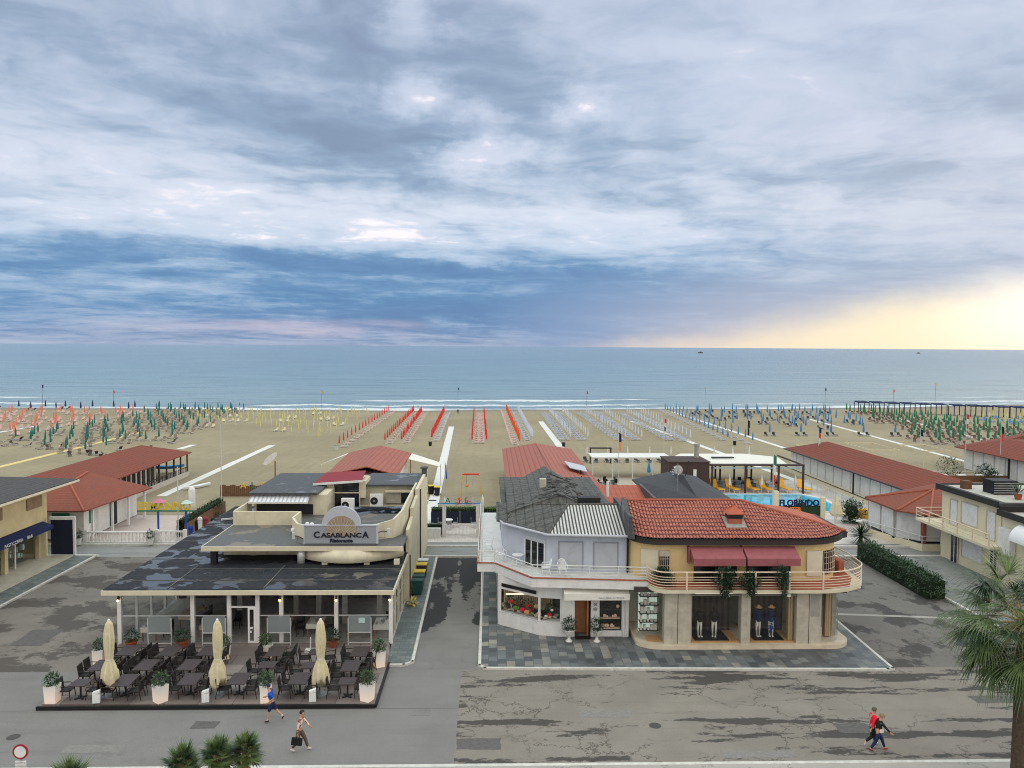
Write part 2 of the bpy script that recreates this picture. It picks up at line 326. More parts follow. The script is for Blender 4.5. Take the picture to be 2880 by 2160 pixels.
def _m():
    m, k, bs = newmat('bitumen')     # dark felt with rain puddles lying on it
    p = k.pos(); n = k.noise(p, .55, 6, .55, .3); f = k.noise(p, 6., 5, .6)
    pud = k.m('MULTIPLY', k.sm(n, .53, .55), 1.)
    sd = k.m('FRACT', k.m('DIVIDE', k.sep(p)[1], 1.0))
    c = k.mix(k.sm(f, .3, .7), (.008, .010, .014), (.026, .026, .032))
    c = k.mix(k.m('MULTIPLY', k.sm(sd, .05, .0), .6), c, (.09, .09, .09))
    c = k.mix(pud, c, (.030, .034, .042))
    setp(k, bs, c, k.m('MULTIPLY_ADD', pud, -.55, .68), k.m('MULTIPLY_ADD', pud, .5, .2), 0, k.m('MULTIPLY', f, k.m('SUBTRACT', 1., pud)), .35, .01)
    m, k, bs = newmat('felt_grey')
    p = k.pos(); n = k.noise(p, .4, 6, .6, .4); f = k.noise(p, 6., 4, .6)
    c = k.mix(k.sm(f, .3, .7), (.075, .078, .08), (.11, .112, .11))
    pud = k.sm(n, .56, .6)
    c = k.mix(pud, c, (.17, .15, .12))
    setp(k, bs, c, k.m('MULTIPLY_ADD', pud, -.25, .6), .4, 0, f, .2, .01)
    m, k, bs = newmat('felt_dark')
    p = k.pos(); n = k.noise(p, .5, 6, .6); f = k.noise(p, 7., 4, .6)
    c = k.mix(k.sm(f, .3, .7), (.035, .037, .042), (.065, .066, .07))
    pud = k.sm(n, .56, .62)
    setp(k, bs, c, k.m('MULTIPLY_ADD', pud, -.4, .55), .5, 0, f, .2, .01)
    # glass
    m, k, bs = newmat('glass'); k.n.remove(bs)
    tr = k.n.new('ShaderNodeBsdfTransparent'); tr.inputs[0].default_value = (.97, .98, .98, 1)
    gl = k.n.new('ShaderNodeBsdfGlossy'); gl.inputs[1].default_value = .04; gl.inputs[0].default_value = (.9, .92, .95, 1)
    lw = k.n.new('ShaderNodeLayerWeight'); lw.inputs[0].default_value = .5; fr_ = k.m('MULTIPLY_ADD', k.m('POWER', lw.outputs[1], 4.), .7, .028)
    mx = k.n.new('ShaderNodeMixShader'); k.l.new(fr_, mx.inputs[0]); k.l.new(tr.outputs[0], mx.inputs[1]); k.l.new(gl.outputs[0], mx.inputs[2])
    k.l.new(mx.outputs[0], k.n['Material Output'].inputs[0])
    m, k, bs = newmat('frosted'); k.n.remove(bs)
    tr = k.n.new('ShaderNodeBsdfTransparent'); tr.inputs[0].default_value = (.75, .80, .80, 1)
    gl = k.n.new('ShaderNodeBsdfDiffuse'); gl.inputs[0].default_value = (.30, .34, .35, 1)
    mx = k.n.new('ShaderNodeMixShader'); mx.inputs[0].default_value = .5; k.l.new(tr.outputs[0], mx.inputs[1]); k.l.new(gl.outputs[0], mx.inputs[2])
    k.l.new(mx.outputs[0], k.n['Material Output'].inputs[0])
    m, k, bs = newmat('dark_glass'); setp(k, bs, (.012, .014, .018), .08, .6)
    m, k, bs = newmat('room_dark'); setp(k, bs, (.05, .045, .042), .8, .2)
    # sand
    m, k, bs = newmat('sand')
    p = k.pos(); x, y, z = k.sep(p)
    n = k.noise(p, .05, 6, .6); f = k.noise(p, 1.2, 6, .7); tr_ = k.noise(k.pos(1.2, .06, 1), 1., 5, .6)
    c = k.mix(k.sm(n, .35, .65), (.255, .215, .138), (.305, .26, .168))
    c = k.mix(k.m('MULTIPLY', k.sm(f, .4, .7), .35), c, (.18, .15, .10))
    c = k.mix(k.m('MULTIPLY', k.sm(tr_, .5, .7), .35), c, (.19, .165, .112)); c = k.mix(k.m('MULTIPLY', k.sm(k.noise(k.pos(.35, .35, 1), 1., 7, .75), .5, .62), .25), c, (.20, .17, .115))
    wet = k.sm(z, -.05, -.30)
    c = k.mix(k.m('MULTIPLY', wet, .8), c, (.115, .10, .08))
    setp(k, bs, c, k.m('MULTIPLY_ADD', wet, -.55, .95), .3, 0, f, .4, .04)
    # sea
    m, k, bs = newmat('sea')
    p = k.pos(); x, y, z = k.sep(p)
    x = k.m('MAXIMUM', k.m('MINIMUM', x, 300.), -300.)
    ys = k.m('ADD', k.m('MULTIPLY_ADD', x, .07, 212.5), k.m('MULTIPLY', k.m('MULTIPLY', x, x), .0006))
    d = k.m('SUBTRACT', y, ys)
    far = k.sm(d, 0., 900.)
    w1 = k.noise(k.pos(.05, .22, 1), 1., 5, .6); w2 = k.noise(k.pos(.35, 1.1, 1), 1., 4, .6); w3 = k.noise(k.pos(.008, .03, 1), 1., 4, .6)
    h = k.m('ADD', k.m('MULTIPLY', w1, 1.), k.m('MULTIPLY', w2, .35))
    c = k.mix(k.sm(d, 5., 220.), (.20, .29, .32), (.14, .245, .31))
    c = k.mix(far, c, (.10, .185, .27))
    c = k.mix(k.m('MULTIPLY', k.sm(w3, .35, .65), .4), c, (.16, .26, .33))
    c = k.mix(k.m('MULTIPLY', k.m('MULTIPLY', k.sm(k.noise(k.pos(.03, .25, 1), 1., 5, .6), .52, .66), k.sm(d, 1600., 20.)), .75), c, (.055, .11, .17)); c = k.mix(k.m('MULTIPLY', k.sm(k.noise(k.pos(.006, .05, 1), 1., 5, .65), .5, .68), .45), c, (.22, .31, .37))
    jit = k.m('MULTIPLY', k.m('SUBTRACT', k.noise(k.pos(.05, .035, 1), 1., 7, .7), .5), 24.)
    dj = k.m('ADD', d, jit)
    act = k.noise(k.pos(.012, .03, 1), 1., 3, .5); rip = k.noise(k.pos(.25, .9, 1), 1., 6, .75)
    f1 = k.m('MULTIPLY', k.sm(dj, 7.5, 3.), k.m('MULTIPLY_ADD', k.sm(k.noise(k.pos(.02, .06, 1), 1., 4, .6), .4, .55), .55, .45))
    f2 = k.m('MULTIPLY', k.m('MULTIPLY', k.sm(dj, 13., 15.), k.sm(dj, 20., 16.)), k.sm(act, .44, .5))
    f3 = k.m('MULTIPLY', k.m('MULTIPLY', k.sm(dj, 32., 34.), k.sm(dj, 43., 36.)), k.sm(act, .54, .58))
    fo = k.m('MULTIPLY', k.m('MINIMUM', k.m('ADD', f1, k.m('ADD', f2, f3)), 1.), k.m('MULTIPLY_ADD', k.sm(rip, .3, .6), .6, .4))
    c = k.mix(fo, c, (.75, .78, .78))
    setp(k, bs, c, k.m('MULTIPLY_ADD', fo, .4, .20), k.m('MULTIPLY_ADD', fo, -.4, .5), 0, h, .95, 2.2)
    bs.inputs['IOR'].default_value = 1.33
    m, k, bs = newmat('pool_water')
    v = k.n.new('ShaderNodeTexVoronoi'); v.feature = 'SMOOTH_F1'; v.inputs['Scale'].default_value = 1.3
    c = k.mix(k.sm(v.outputs[0], .1, .6), (.05, .50, .66), (.02, .38, .60))
    setp(k, bs, c, .05, .5, 0, k.noise(k.pos(), 3., 3), .1, .02)
_m()
def Mstripe(name, c1, c2, axis, pitch, duty=.5, rough=.7):
    m, k, bs = newmat(name); x, y, z = k.sep(k.pos())
    s = k.m('FRACT', k.m('DIVIDE', (x, y, z)[axis], pitch)); n = k.noise(k.pos(), 2., 4)
    c = k.mix(k.sm(s, duty-.06, duty+.06), c1, c2); c = k.mix(k.m('MULTIPLY', k.sm(n, .45, .7), .2), c, sc(c1, .5))
    setp(k, bs, c, rough, .3, 0, s, .2, .01); return m
Mstripe('blind', (.36, .38, .42), (.43, .45, .49), 2, .06)
Mstripe('blind_white', (.55, .56, .57), (.66, .67, .68), 2, .09)
Mstripe('blind_cream', (.62, .57, .44), (.54, .50, .38), 2, .06)
Mstripe('cabin_dark', (.02, .018, .018), (.55, .52, .47), 1, 1.25, .72)
Mstripe('awning_white', (.66, .68, .72), (.40, .43, .47), 0, .30, .6)
Mstripe('curtain', (.50, .36, .20), (.30, .20, .10), 0, .13)
Mstripe('wood_panel', (.030, .022, .020), (.065, .045, .038), 0, .35)
# ------------------------------------------------------------------ mesh helpers
def root_of(o):
    while o.parent: o = o.parent
    return o
def tag(o, label=None, cat=None, group=None, kind=None):
    if label: o['label'] = label
    if cat: o['category'] = cat
    if group: o['group'] = group
    if kind: o['kind'] = kind
    return o
def thing(name, label, cat, loc=(0, 0, 0), group=None, rz=0.):
    o = bpy.data.objects.new(name, None); COL.objects.link(o); o.location = loc; o.rotation_euler = (0, 0, rz)
    o.empty_display_size = .2
    return tag(o, label, cat, group)
class MB:
    def __init__(s): s.V = []; s.Fc = []; s.mi = []; s.cur = 0
    def add(s, vs, fs):
        b = len(s.V); s.V += [tuple(v) for v in vs]
        for f in fs: s.Fc.append([b+i for i in f]); s.mi.append(s.cur)
        return s
    def box(s, x0, x1, y0, y1, z0, z1):
        return s.add([(x0, y0, z0), (x1, y0, z0), (x1, y1, z0), (x0, y1, z0), (x0, y0, z1), (x1, y0, z1), (x1, y1, z1), (x0, y1, z1)],
                     [(0, 3, 2, 1), (4, 5, 6, 7), (0, 1, 5, 4), (1, 2, 6, 5), (2, 3, 7, 6), (3, 0, 4, 7)])
    def cbox(s, c, d, rz=0., rx=0., ry=0.):
        m = Matrix.Rotation(rz, 3, 'Z') @ Matrix.Rotation(ry, 3, 'Y') @ Matrix.Rotation(rx, 3, 'X'); c = Vector(c)
        vs = [c+m @ Vector((sx*d[0]/2, sy*d[1]/2, sz*d[2]/2)) for sz in (-1, 1) for sx, sy in ((-1, -1), (1, -1), (1, 1), (-1, 1))]
        return s.add(vs, [(0, 3, 2, 1), (4, 5, 6, 7), (0, 1, 5, 4), (1, 2, 6, 5), (2, 3, 7, 6), (3, 0, 4, 7)])
    def prism(s, pts, z0, z1):
        n = len(pts)
        a = sum(pts[i][0]*pts[(i+1) % n][1]-pts[(i+1) % n][0]*pts[i][1] for i in range(n))
        if a < 0: pts = pts[::-1]
        return s.add([(p[0], p[1], z0) for p in pts]+[(p[0], p[1], z1) for p in pts],
                     [tuple(range(n-1, -1, -1)), tuple(range(n, 2*n))]+[(i, (i+1) % n, n+(i+1) % n, n+i) for i in range(n)])
    def slab(s, pts, th):        # sloping polygon given as 3-D points, thickened downwards
        n = len(pts)
        return s.add(list(pts)+[(p[0], p[1], p[2]-th) for p in pts],
                     [tuple(range(n)), tuple(range(2*n-1, n-1, -1))]+[(i, n+i, n+(i+1) % n, (i+1) % n) for i in range(n)])
    def quad(s, a, b, c, d): return s.add([a, b, c, d], [(0, 1, 2, 3)])
    def tube(s, pts, r, n=8, cap=True):
        pts = [Vector(p) for p in pts]; rs = r if isinstance(r, (list, tuple)) else [r]*len(pts); b = len(s.V); N_ = len(pts)
        for i, p in enumerate(pts):
            d = (pts[min(i+1, N_-1)]-pts[max(i-1, 0)]).normalized()
            a = Vector((0, 0, 1)) if abs(d.z) < .9 else Vector((1, 0, 0))
            u = d.cross(a).normalized(); v = d.cross(u)
            for j in range(n):
                t = 2*math.pi*j/n; s.V.append(tuple(p+(u*math.cos(t)+v*math.sin(t))*rs[i]))
        for i in range(N_-1):
            for j in range(n): s.Fc.append([b+i*n+j, b+i*n+(j+1) % n, b+(i+1)*n+(j+1) % n, b+(i+1)*n+j]); s.mi.append(s.cur)
        if cap:
            s.Fc.append([b+j for j in range(n)][::-1]); s.mi.append(s.cur)
            s.Fc.append([b+(N_-1)*n+j for j in range(n)]); s.mi.append(s.cur)
        return s
    def lathe(s, c, prof, n=14, wob=0., sq=1.):
        b = len(s.V); m = len(prof)
        for i, (r, z) in enumerate(prof):
            for j in range(n):
                t = 2*math.pi*j/n; rr = r*(1+wob*(1 if j % 2 else -1)); s.V.append((c[0]+rr*math.cos(t), c[1]+rr*math.sin(t)*sq, c[2]+z))
        for i in range(m-1):
            for j in range(n): s.Fc.append([b+i*n+j, b+i*n+(j+1) % n, b+(i+1)*n+(j+1) % n, b+(i+1)*n+j]); s.mi.append(s.cur)
        s.Fc.append([b+j for j in range(n)][::-1]); s.mi.append(s.cur)
        s.Fc.append([b+(m-1)*n+j for j in range(n)]); s.mi.append(s.cur)
        return s
    def ball(s, c, r, n=10, m=6, sz=(1, 1, 1)):
        vs = []; 
        for i in range(m+1):
            a = math.pi*i/m
            for j in range(n):
                t = 2*math.pi*j/n; vs.append((c[0]+r*sz[0]*math.sin(a)*math.cos(t), c[1]+r*sz[1]*math.sin(a)*math.sin(t), c[2]+r*sz[2]*math.cos(a)))
        return s.add(vs, [(i*n+j, (i+1)*n+j, (i+1)*n+(j+1) % n, i*n+(j+1) % n) for i in range(m) for j in range(n)])
    def leaf(s, c, d, l, w):
        d = d.normalized(); u = d.cross(Vector((0, 0, 1)));
        if u.length < .05: u = Vector((1, 0, 0))
        u = u.normalized()*w/2; c = Vector(c)
        return s.add([c, c+d*l*.5+u, c+d*l, c+d*l*.5-u], [(0, 1, 2, 3)])
    def build(s, name, mat, parent=None, loc=None, label=None, cat=None, group=None, kind=None, smooth=False):
        me = bpy.data.meshes.new(name)
        off = Vector(loc) if loc is not None else Vector((0, 0, 0))
        if parent is not None:
            r = root_of(parent); off = Vector(r.location) if not r.get('_local') else Vector((0, 0, 0))
        vs = [(v[0]-off.x, v[1]-off.y, v[2]-off.z) for v in s.V] if off.length else s.V
        me.from_pydata(vs, [], s.Fc)
        mats = mat if isinstance(mat, (list, tuple)) else [mat]
        for q in mats: me.materials.append(MT[q])
        if len(mats) > 1: me.polygons.foreach_set('material_index', s.mi)
        if smooth: me.polygons.foreach_set('use_smooth', [True]*len(me.polygons))
        me.update()
        o = bpy.data.objects.new(name, me); COL.objects.link(o)
        if parent is not None: o.parent = parent
        elif loc is not None: o.location = loc
        return tag(o, label, cat, group, kind)
def struct(name, mb, mat): return mb.build(name, mat, kind='structure')
CH = {}
def copy_tree(o, parent=None):
    kids = CH.get(o.name)
    if kids is None: kids = CH[o.name] = [c for c in bpy.data.objects if c.parent == o]
    c = o.copy(); COL.objects.link(c)
    if parent is not None: c.parent = parent
    for kd in kids: copy_tree(kd, c)
    return c
def place(proto, used, loc, rz, label, group):
    o = proto if not used else copy_tree(proto)
    o.location = loc; o.rotation_euler = (0, 0, rz); o['label'] = label
    if group: o['group'] = group
    return o
class Kind:                      # the first placement moves the prototype itself, every later one copies it
    def __init__(s, fn): s.fn = fn; s.p = None; s.used = False
    def put(s, loc, rz, label, group=None, scale=None):
        if s.p is None: s.p = s.fn()
        o = place(s.p, s.used, loc, rz, label, group) if s.used or s.p else None
        s.used = True
        if scale: o.scale = (scale,)*3 if not isinstance(scale, tuple) else scale
        return o
def text(name, body, size, mat, parent, origin, xd=(1, 0, 0), zd=(0, 0, 1), depth=.02, bold=.0, sx=1., align='CENTER', **kw):
    cu = bpy.data.curves.new(name, 'FONT'); cu.body = body; cu.size = size; cu.extrude = depth; cu.offset = bold; cu.align_x = align; cu.resolution_u = 3
    t = bpy.data.objects.new(name, cu); COL.objects.link(t)
    dg = bpy.context.evaluated_depsgraph_get(); me = bpy.data.meshes.new_from_object(t.evaluated_get(dg))
    bpy.data.objects.remove(t)
    xd = Vector(xd).normalized(); zd = Vector(zd).normalized(); nd = xd.cross(zd); o = Vector(origin)
    b = MB(); b.V = [tuple(o+xd*v.co.x*sx+zd*v.co.y+nd*v.co.z) for v in me.vertices]; b.Fc = [list(p.vertices) for p in me.polygons]; b.mi = [0]*len(b.Fc)
    return b.build(name, mat, parent, **kw)
def bush(b, c, r, n, l=.12, w=.06, sz=(1, 1, 1), seed=0, hollow=.35):
    rd = random.Random(seed)
    for i in range(n):
        d = Vector((rd.gauss(0, 1), rd.gauss(0, 1), rd.gauss(0, 1))).normalized()
        q = r*(hollow+(1-hollow)*rd.random()**.6)*(1+.22*math.sin(d.x*7+seed)*math.cos(d.z*6+d.y*5))
        p = Vector((c[0]+d.x*q*sz[0], c[1]+d.y*q*sz[1], c[2]+d.z*q*sz[2]))
        e = (d+Vector((rd.gauss(0, .6), rd.gauss(0, .6), rd.gauss(0, .6)))).normalized()
        b.leaf(p, e, l*rd.uniform(.6, 1.3), w*rd.uniform(.7, 1.3))
    return b
ORD = ['nearest', 'second', 'third', 'fourth', 'fifth', 'sixth', 'seventh', 'eighth', 'ninth', 'tenth', 'eleventh', 'twelfth', 'thirteenth', 'fourteenth', 'fifteenth', 'sixteenth', 'seventeenth', 'eighteenth', 'nineteenth', 'twentieth'] + ['%d%s' % (i, {1: 'st', 2: 'nd', 3: 'rd'}.get(i % 10, 'th')) for i in range(21, 60)]

# ------------------------------------------------------------------ people
def person(name, label, loc, rz, J, clothes, hair, skin='skin', height=1.75, extra=None):
    """J: joint dict in metres (x forward, y left, z up). body = one skinned surface; clothing and hair are children"""
    root = thing(name, label, 'person', loc, None, rz); root['_local'] = 1
    def skinobj(nm, chains, mat, parent, sub=1):
        vs = []; es = []; rs = []; idx = {}
        for ch in chains:
            prev = None
            for (p, r) in ch:
                key = tuple(round(q, 4) for q in p)
                if key not in idx: idx[key] = len(vs); vs.append(p); rs.append(r)
                i = idx[key]
                if prev is not None and prev != i: es.append((prev, i))
                prev = i
        me = bpy.data.meshes.new(nm); me.from_pydata(vs, es, []); me.materials.append(MT[mat])
        o = bpy.data.objects.new(nm, me); COL.objects.link(o)
        md = o.modifiers.new('Skin', 'SKIN'); md.use_smooth_shade = True
        if not me.skin_vertices: me.skin_vertices.new()
        for i, r in enumerate(rs):
            rr = r if isinstance(r, tuple) else (r, r)
            me.skin_vertices[0].data[i].radius = rr; me.skin_vertices[0].data[i].use_root = (i == 0)
        o.modifiers.new('Sub', 'SUBSURF').levels = sub; o.modifiers['Sub'].render_levels = sub
        dg = bpy.context.evaluated_depsgraph_get(); m2 = bpy.data.meshes.new_from_object(o.evaluated_get(dg)); m2.name = nm
        o.modifiers.clear(); o.data = m2; o.parent = parent
        for pl in m2.polygons: pl.use_smooth = True
        return o
    P = J['pelvis']; C = J['chest']; Nk = J['neck']; Hd = J['head']
    V = lambda a, b, t: tuple(a[i]*(1-t)+b[i]*t for i in range(3))
    ch = [[(P, (.13, .11)), (V(P, C, .5), (.115, .10)), (C, (.145, .11)), (Nk, .055), (V(Nk, Hd, .45), .06), (V(Nk, Hd, .8), .085), (Hd, .095), ((Hd[0]-.005, Hd[1], Hd[2]+.075), .07)]]
    for sd in 'lr':
        sh, eb, wr = J['sh'+sd], J['el'+sd], J['wr'+sd]
        hand = V(eb, wr, 1.28)
        ch.append([(C, (.145, .11)), (sh, .055), (eb, .040), (wr, .026), (hand, (.036, .018))])
        f0 = Vector(hand)-Vector(wr); fd = f0.normalized(); sdv = fd.cross(Vector((0, 1, 0)));
        if sdv.length < .1: sdv = Vector((0, 0, 1))
        sdv.normalize()
        for q, ln in ((-.026, .062), (-.009, .074), (.009, .070), (.026, .052)):
            a = Vector(hand)+sdv*q+fd*.012; b_ = a+fd*ln*.55+Vector((.006, 0, 0)); c_ = b_+fd*ln*.35+Vector((.02, 0, -.004))
            ch.append([(hand, (.036, .018)), (tuple(a), .010), (tuple(b_), .009), (tuple(c_), .008)])
        tb = Vector(wr)+fd*.03-sdv*.03; tc_ = tb-sdv*.02+fd*.04
        ch.append([(wr, .026), (tuple(tb), .012), (tuple(tc_), .010)])
        hp, kn, ak, toe = J['hp'+sd], J['kn'+sd], J['ak'+sd], J['to'+sd]
        ch.append([(P, (.13, .11)), (hp, .095), (V(hp, kn, .5), .082), (kn, .055), (V(kn, ak, .35), .056), (ak, .036), (toe, (.036, .028))])
    body = skinobj('body', ch, skin, root)
    # face: nose, ears, eyes, mouth
    fd = Vector((1, 0, -.1)).normalized(); H = Vector(Hd)
    b = MB(); b.ball(H+Vector((.098, 0, -.01)), .016, 6, 4, (1, .8, 1.5)); b.ball(H+Vector((0, .092, -.005)), .02, 6, 4, (.8, .4, 1.4)); b.ball(H+Vector((0, -.092, -.005)), .02, 6, 4, (.8, .4, 1.4))
    b.build('nose_and_ears', skin, root, smooth=True)
    b = MB(); b.ball(H+Vector((.085, .034, .015)), .011, 6, 4); b.ball(H+Vector((.085, -.034, .015)), .011, 6, 4); b.cbox(H+Vector((.088, 0, -.052)), (.012, .045, .008)); b.build('eyes_and_mouth', 'hair_dark', root)
    b = MB(); hn = 0
    cols = 16; rows = 7; top = H+Vector((-.012, 0, .012))
    vs = []; fs = []
    for i in range(rows+1):
        a = math.pi*.56*i/rows
        for j in range(cols):
            t = 2*math.pi*j/cols; rr = .116*(1+.04*math.sin(j*3.1+i*1.7)); lo = 1.0 if math.cos(t) < .35 else .62
            aa = a*lo
            vs.append((top.x+rr*math.sin(aa)*math.cos(t), top.y+rr*.9*math.sin(aa)*math.sin(t), top.z+rr*math.cos(aa)))
    fs = [(i*cols+j, (i+1)*cols+j, (i+1)*cols+(j+1) % cols, i*cols+(j+1) % cols) for i in range(rows) for j in range(cols)]
    b.add(vs, fs).build('hair', hair, root, smooth=True)
    up_, lo_, shoe, hem = clothes['top'], clothes['bottom'], clothes['shoes'], clothes.get('long', True)
    tc = [[(V(P, C, .05), (.145, .125)), (V(P, C, .5), (.135, .118)), (C, (.165, .13)), (V(C, Nk, .75), .075)]]
    for sd in 'lr':
        sh, eb, wr = J['sh'+sd], J['el'+sd], J['wr'+sd]
        c1 = [(C, (.165, .13)), (sh, .072), (V(sh, eb, .5), .062), (V(sh, eb, .95), .054)]
        if clothes.get('sleeves', True): c1 += [(V(eb, wr, .5), .046), (V(eb, wr, .9), .038)]
        tc.append(c1)
    skinobj(clothes.get('top_name', 'jacket'), tc, up_, root)
    bc = [[(V(P, C, .22), (.14, .12)), (P, (.148, .128))]]
    for sd in 'lr':
        hp, kn, ak = J['hp'+sd], J['kn'+sd], J['ak'+sd]
        c1 = [(P, (.148, .128)), (hp, .108), (V(hp, kn, .6), .096), (V(hp, kn, .98), .078)]
        if hem: c1 += [(V(kn, ak, .4), .070), (V(kn, ak, .9), .056)]
        bc.append(c1)
    skinobj(clothes.get('bottom_name', 'trousers'), bc, lo_, root)
    for sd in 'lr':
        ak, toe = Vector(J['ak'+sd]), Vector(J['to'+sd])
        d = (toe-ak); heel = ak-Vector((d.x, d.y, 0)).normalized()*.05+Vector((0, 0, -.045))
        skinobj('shoe', [[(tuple(heel), (.042, .034)), (tuple(ak+Vector((0, 0, -.02))), (.05, .05)), (tuple(V(ak, toe, .6)), (.048, .036)), (tuple(toe), (.045, .028))]], shoe, root)
        if not hem:
            kn = Vector(J['kn'+sd]); skinobj('sock', [[(tuple(ak), .046), (tuple(V(ak, kn, .25)), .05)]], 'shoe_white', root)
    return root, body
# ================================================================== THE SETTING
def shore(x): return 205.5+.07*x+.0006*x*x
def ground():
    xs = [-60000, -3000, -900, -400]+[-300+i*10 for i in range(61)]+[400, 900, 3000, 60000]
    ds = [-60000, -2000, -400, -215, -150, -80, -40, -22, -14, -8, -4, 0, 5, 12, 30]
    V = []; Fc = []
    for x in xs:
        s = shore(max(-300, min(300, x)))+7
        for d in ds:
            wv = 1.6*math.sin(x*.045)+1.1*math.sin(x*.13+1.)+.6*math.sin(x*.31)
            z = 0. if d <= -14 else -(d+14)*.021-(max(0, d)*.02)
            V.append((x, s+d+(wv if -22 < d < 12 else 0), z))
    n = len(ds)
    for i in range(len(xs)-1):
        for j in range(n-1): Fc.append((i*n+j, (i+1)*n+j, (i+1)*n+j+1, i*n+j+1))
    b = MB(); b.add(V, Fc); struct('sand', b, 'sand')
ground()
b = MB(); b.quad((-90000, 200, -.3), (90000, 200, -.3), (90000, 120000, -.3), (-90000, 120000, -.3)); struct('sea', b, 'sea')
def sheet(name, pts, z, mat):
    b = MB(); b.add([(p[0], p[1], z) for p in pts], [tuple(range(len(pts)))]); return struct(name, b, mat)
def rect(x0, y0, x1, y1): return [(x0, y0), (x1, y0), (x1, y1), (x0, y1)]
sheet('land', rect(-300, -80, 300, 68.4), .003, 'back_street')
sheet('promenade', rect(-300, 30.9, -1.4, 40.4), .012, 'asphalt_new')
sheet('road', rect(-1.4, 30.9, 300, 40.4), .012, 'asphalt_old')
sheet('lane', rect(-5.6, 40.4, -.5, 62.2), .009, 'asphalt_lane')
sheet('side_street', rect(-31.5, 40.4, -21., 62.6), .009, 'asphalt_left')
sheet('east_street', rect(21.3, 40.4, 60, 62.3), .009, 'asphalt_right')
sheet('repair_strip', [(22.0, 48.6), (31, 47.6), (31, 47.9), (22, 48.95)], .0135, 'walk_light')
M('patch_dark', (.105, .10, .096), .85, .18, 6.); M('patch_light', (.20, .19, .178), .88, .14, 6.); M('iron', (.06, .055, .05), .5, .25, 20.)
for (x0, y0, x1, y1, m_) in ((-1.35, 32.25, .55, 33.15, 'patch_dark'), (4.2, 35.0, 6.6, 35.7, 'patch_light'), (15.6, 33.4, 17.1, 34.3, 'patch_dark'), (9.8, 31.4, 12.9, 31.9, 'patch_light'), (23.5, 36.2, 26.4, 37.0, 'patch_dark'), (-17.8, 32.2, -15.4, 32.9, 'patch_light'), (-13.2, 34.2, -12.1, 34.9, 'patch_dark'), (-27, 44, -25.2, 46.5, 'patch_dark')):
    rd_ = random.Random(int(x0*10)); pts_ = []
    for (ax, ay), (bx, by) in zip(rect(x0, y0, x1, y1), rect(x0, y0, x1, y1)[1:]+[(x0, y0)]):
        for q_ in range(5): t_ = q_/5; pts_.append((ax+(bx-ax)*t_+rd_.uniform(-.04, .04), ay+(by-ay)*t_+rd_.uniform(-.04, .04)))
    sheet('road_patch', pts_, .0165, m_)
for x_, y_, l_ in ((18.2, 39.6, 'iron drain grate in the road beside the pavement kerb, right of the clothes shop'), (7.5, 34.2, 'round iron cover in the middle of the cracked road'), (-20.5, 33.6, 'iron cover in the smooth asphalt at the left, near the round sign')):
    b_ = MB(); b_.lathe((x_, y_, .014), [(.27, 0), (.27, .008)], 18) if y_ < 39 else b_.box(x_-.55, x_+.55, y_-.2, y_+.2, .014, .024); b_.build('manhole_cover', 'iron', loc=(x_, y_, .014), label=l_, cat='manhole cover')
strip_ = MB(); strip_.box(-60, -1.45, 36.02, 36.05, .0125, .0165); strip_.build('asphalt_seam', 'patch_dark', kind='structure')
b = MB(); b.box(-300, 300, -80, 30.72, .0, .11); struct('pavement', b, 'walk_light')
b = MB(); b.box(-300, 300, 30.72, 30.92, .0, .125); struct('kerb', b, 'kerb')
# pavement of the central block
b = MB(); b.prism([(-.42, 40.5), (21.3, 40.05), (21.55, 48), (21.6, 62), (-.42, 62)], 0, .12); struct('pavement', b, 'paving')
def kerbline(pts, w=.16, h=.13, name='kerb'):
    b = MB()
    for p, q in zip(pts, pts[1:]):
        p = Vector((*p, 0)); q = Vector((*q, 0)); d = (q-p).normalized(); n_ = Vector((-d.y, d.x, 0))*w/2; e = d*w*.5
        b.prism([(p-e+n_).to_2d(), (q+e+n_).to_2d(), (q+e-n_).to_2d(), (p-e-n_).to_2d()], 0, h)
    return struct(name, b, 'kerb')
kerbline([(-.48, 62), (-.48, 40.75), (-.2, 40.42), (21.1, 39.98), (21.4, 40.1), (21.64, 48), (21.68, 60)])
b = MB(); b.prism([(-5.5, 41.0), (-4.35, 41.0), (-4.1, 41.4), (-4.2, 62.1), (-5.6, 62.1)], 0, .12); struct('pavement', b, 'paving_green')
kerbline([(-5.45, 40.9), (-4.5, 40.9), (-4.08, 41.3), (-4.2, 62.1)])
b = MB(); b.box(-60, -31.5, 33., 62.6, 0, .12); struct('pavement', b, 'paving_green')
b = MB(); b.box(-36, -33.1, 33., 62.55, .1, .16); struct('pavement', b, 'tan_patio')
kerbline([(-31.45, 33.), (-31.45, 62.6)])
b = MB(); b.box(31.2, 37.2, 30.9, 61.9, 0, .11); struct('pavement', b, 'stone_yard')
kerbline([(31.1, 30.9), (31.1, 61.9)])
kerbline([(-60, 62.75), (-31.4, 62.75)], .3, .14); kerbline([(-21.5, 62.5), (-.3, 62.4)], .25, .13); kerbline([(22, 62.3), (36.8, 62.3)], .3, .13)
kerbline([(-60, 66.4), (-24., 66.4)], .35, .12); kerbline([(-6, 65.8), (37, 65.4)], .3, .12)
sheet('patio', rect(-45, 66.9, -25.6, 78), .008, 'pink_patio')
sheet('patio', [(24.5, 66.5), (40.5, 66.5), (42.5, 100), (24.5, 96)], .008, 'pool_tile')
sheet('patio', rect(-1., 66.5, 24.4, 78), .007, 'tan_patio')
sheet('patio', rect(-6.6, 67.3, -.9, 74.6), .011, 'pool_tile')
sheet('patio', rect(11.8, 88, 24.4, 101), .009, 'tan_patio')
sheet('patio', rect(46.5, 72, 76, 97), .009, 'terrace_tile')
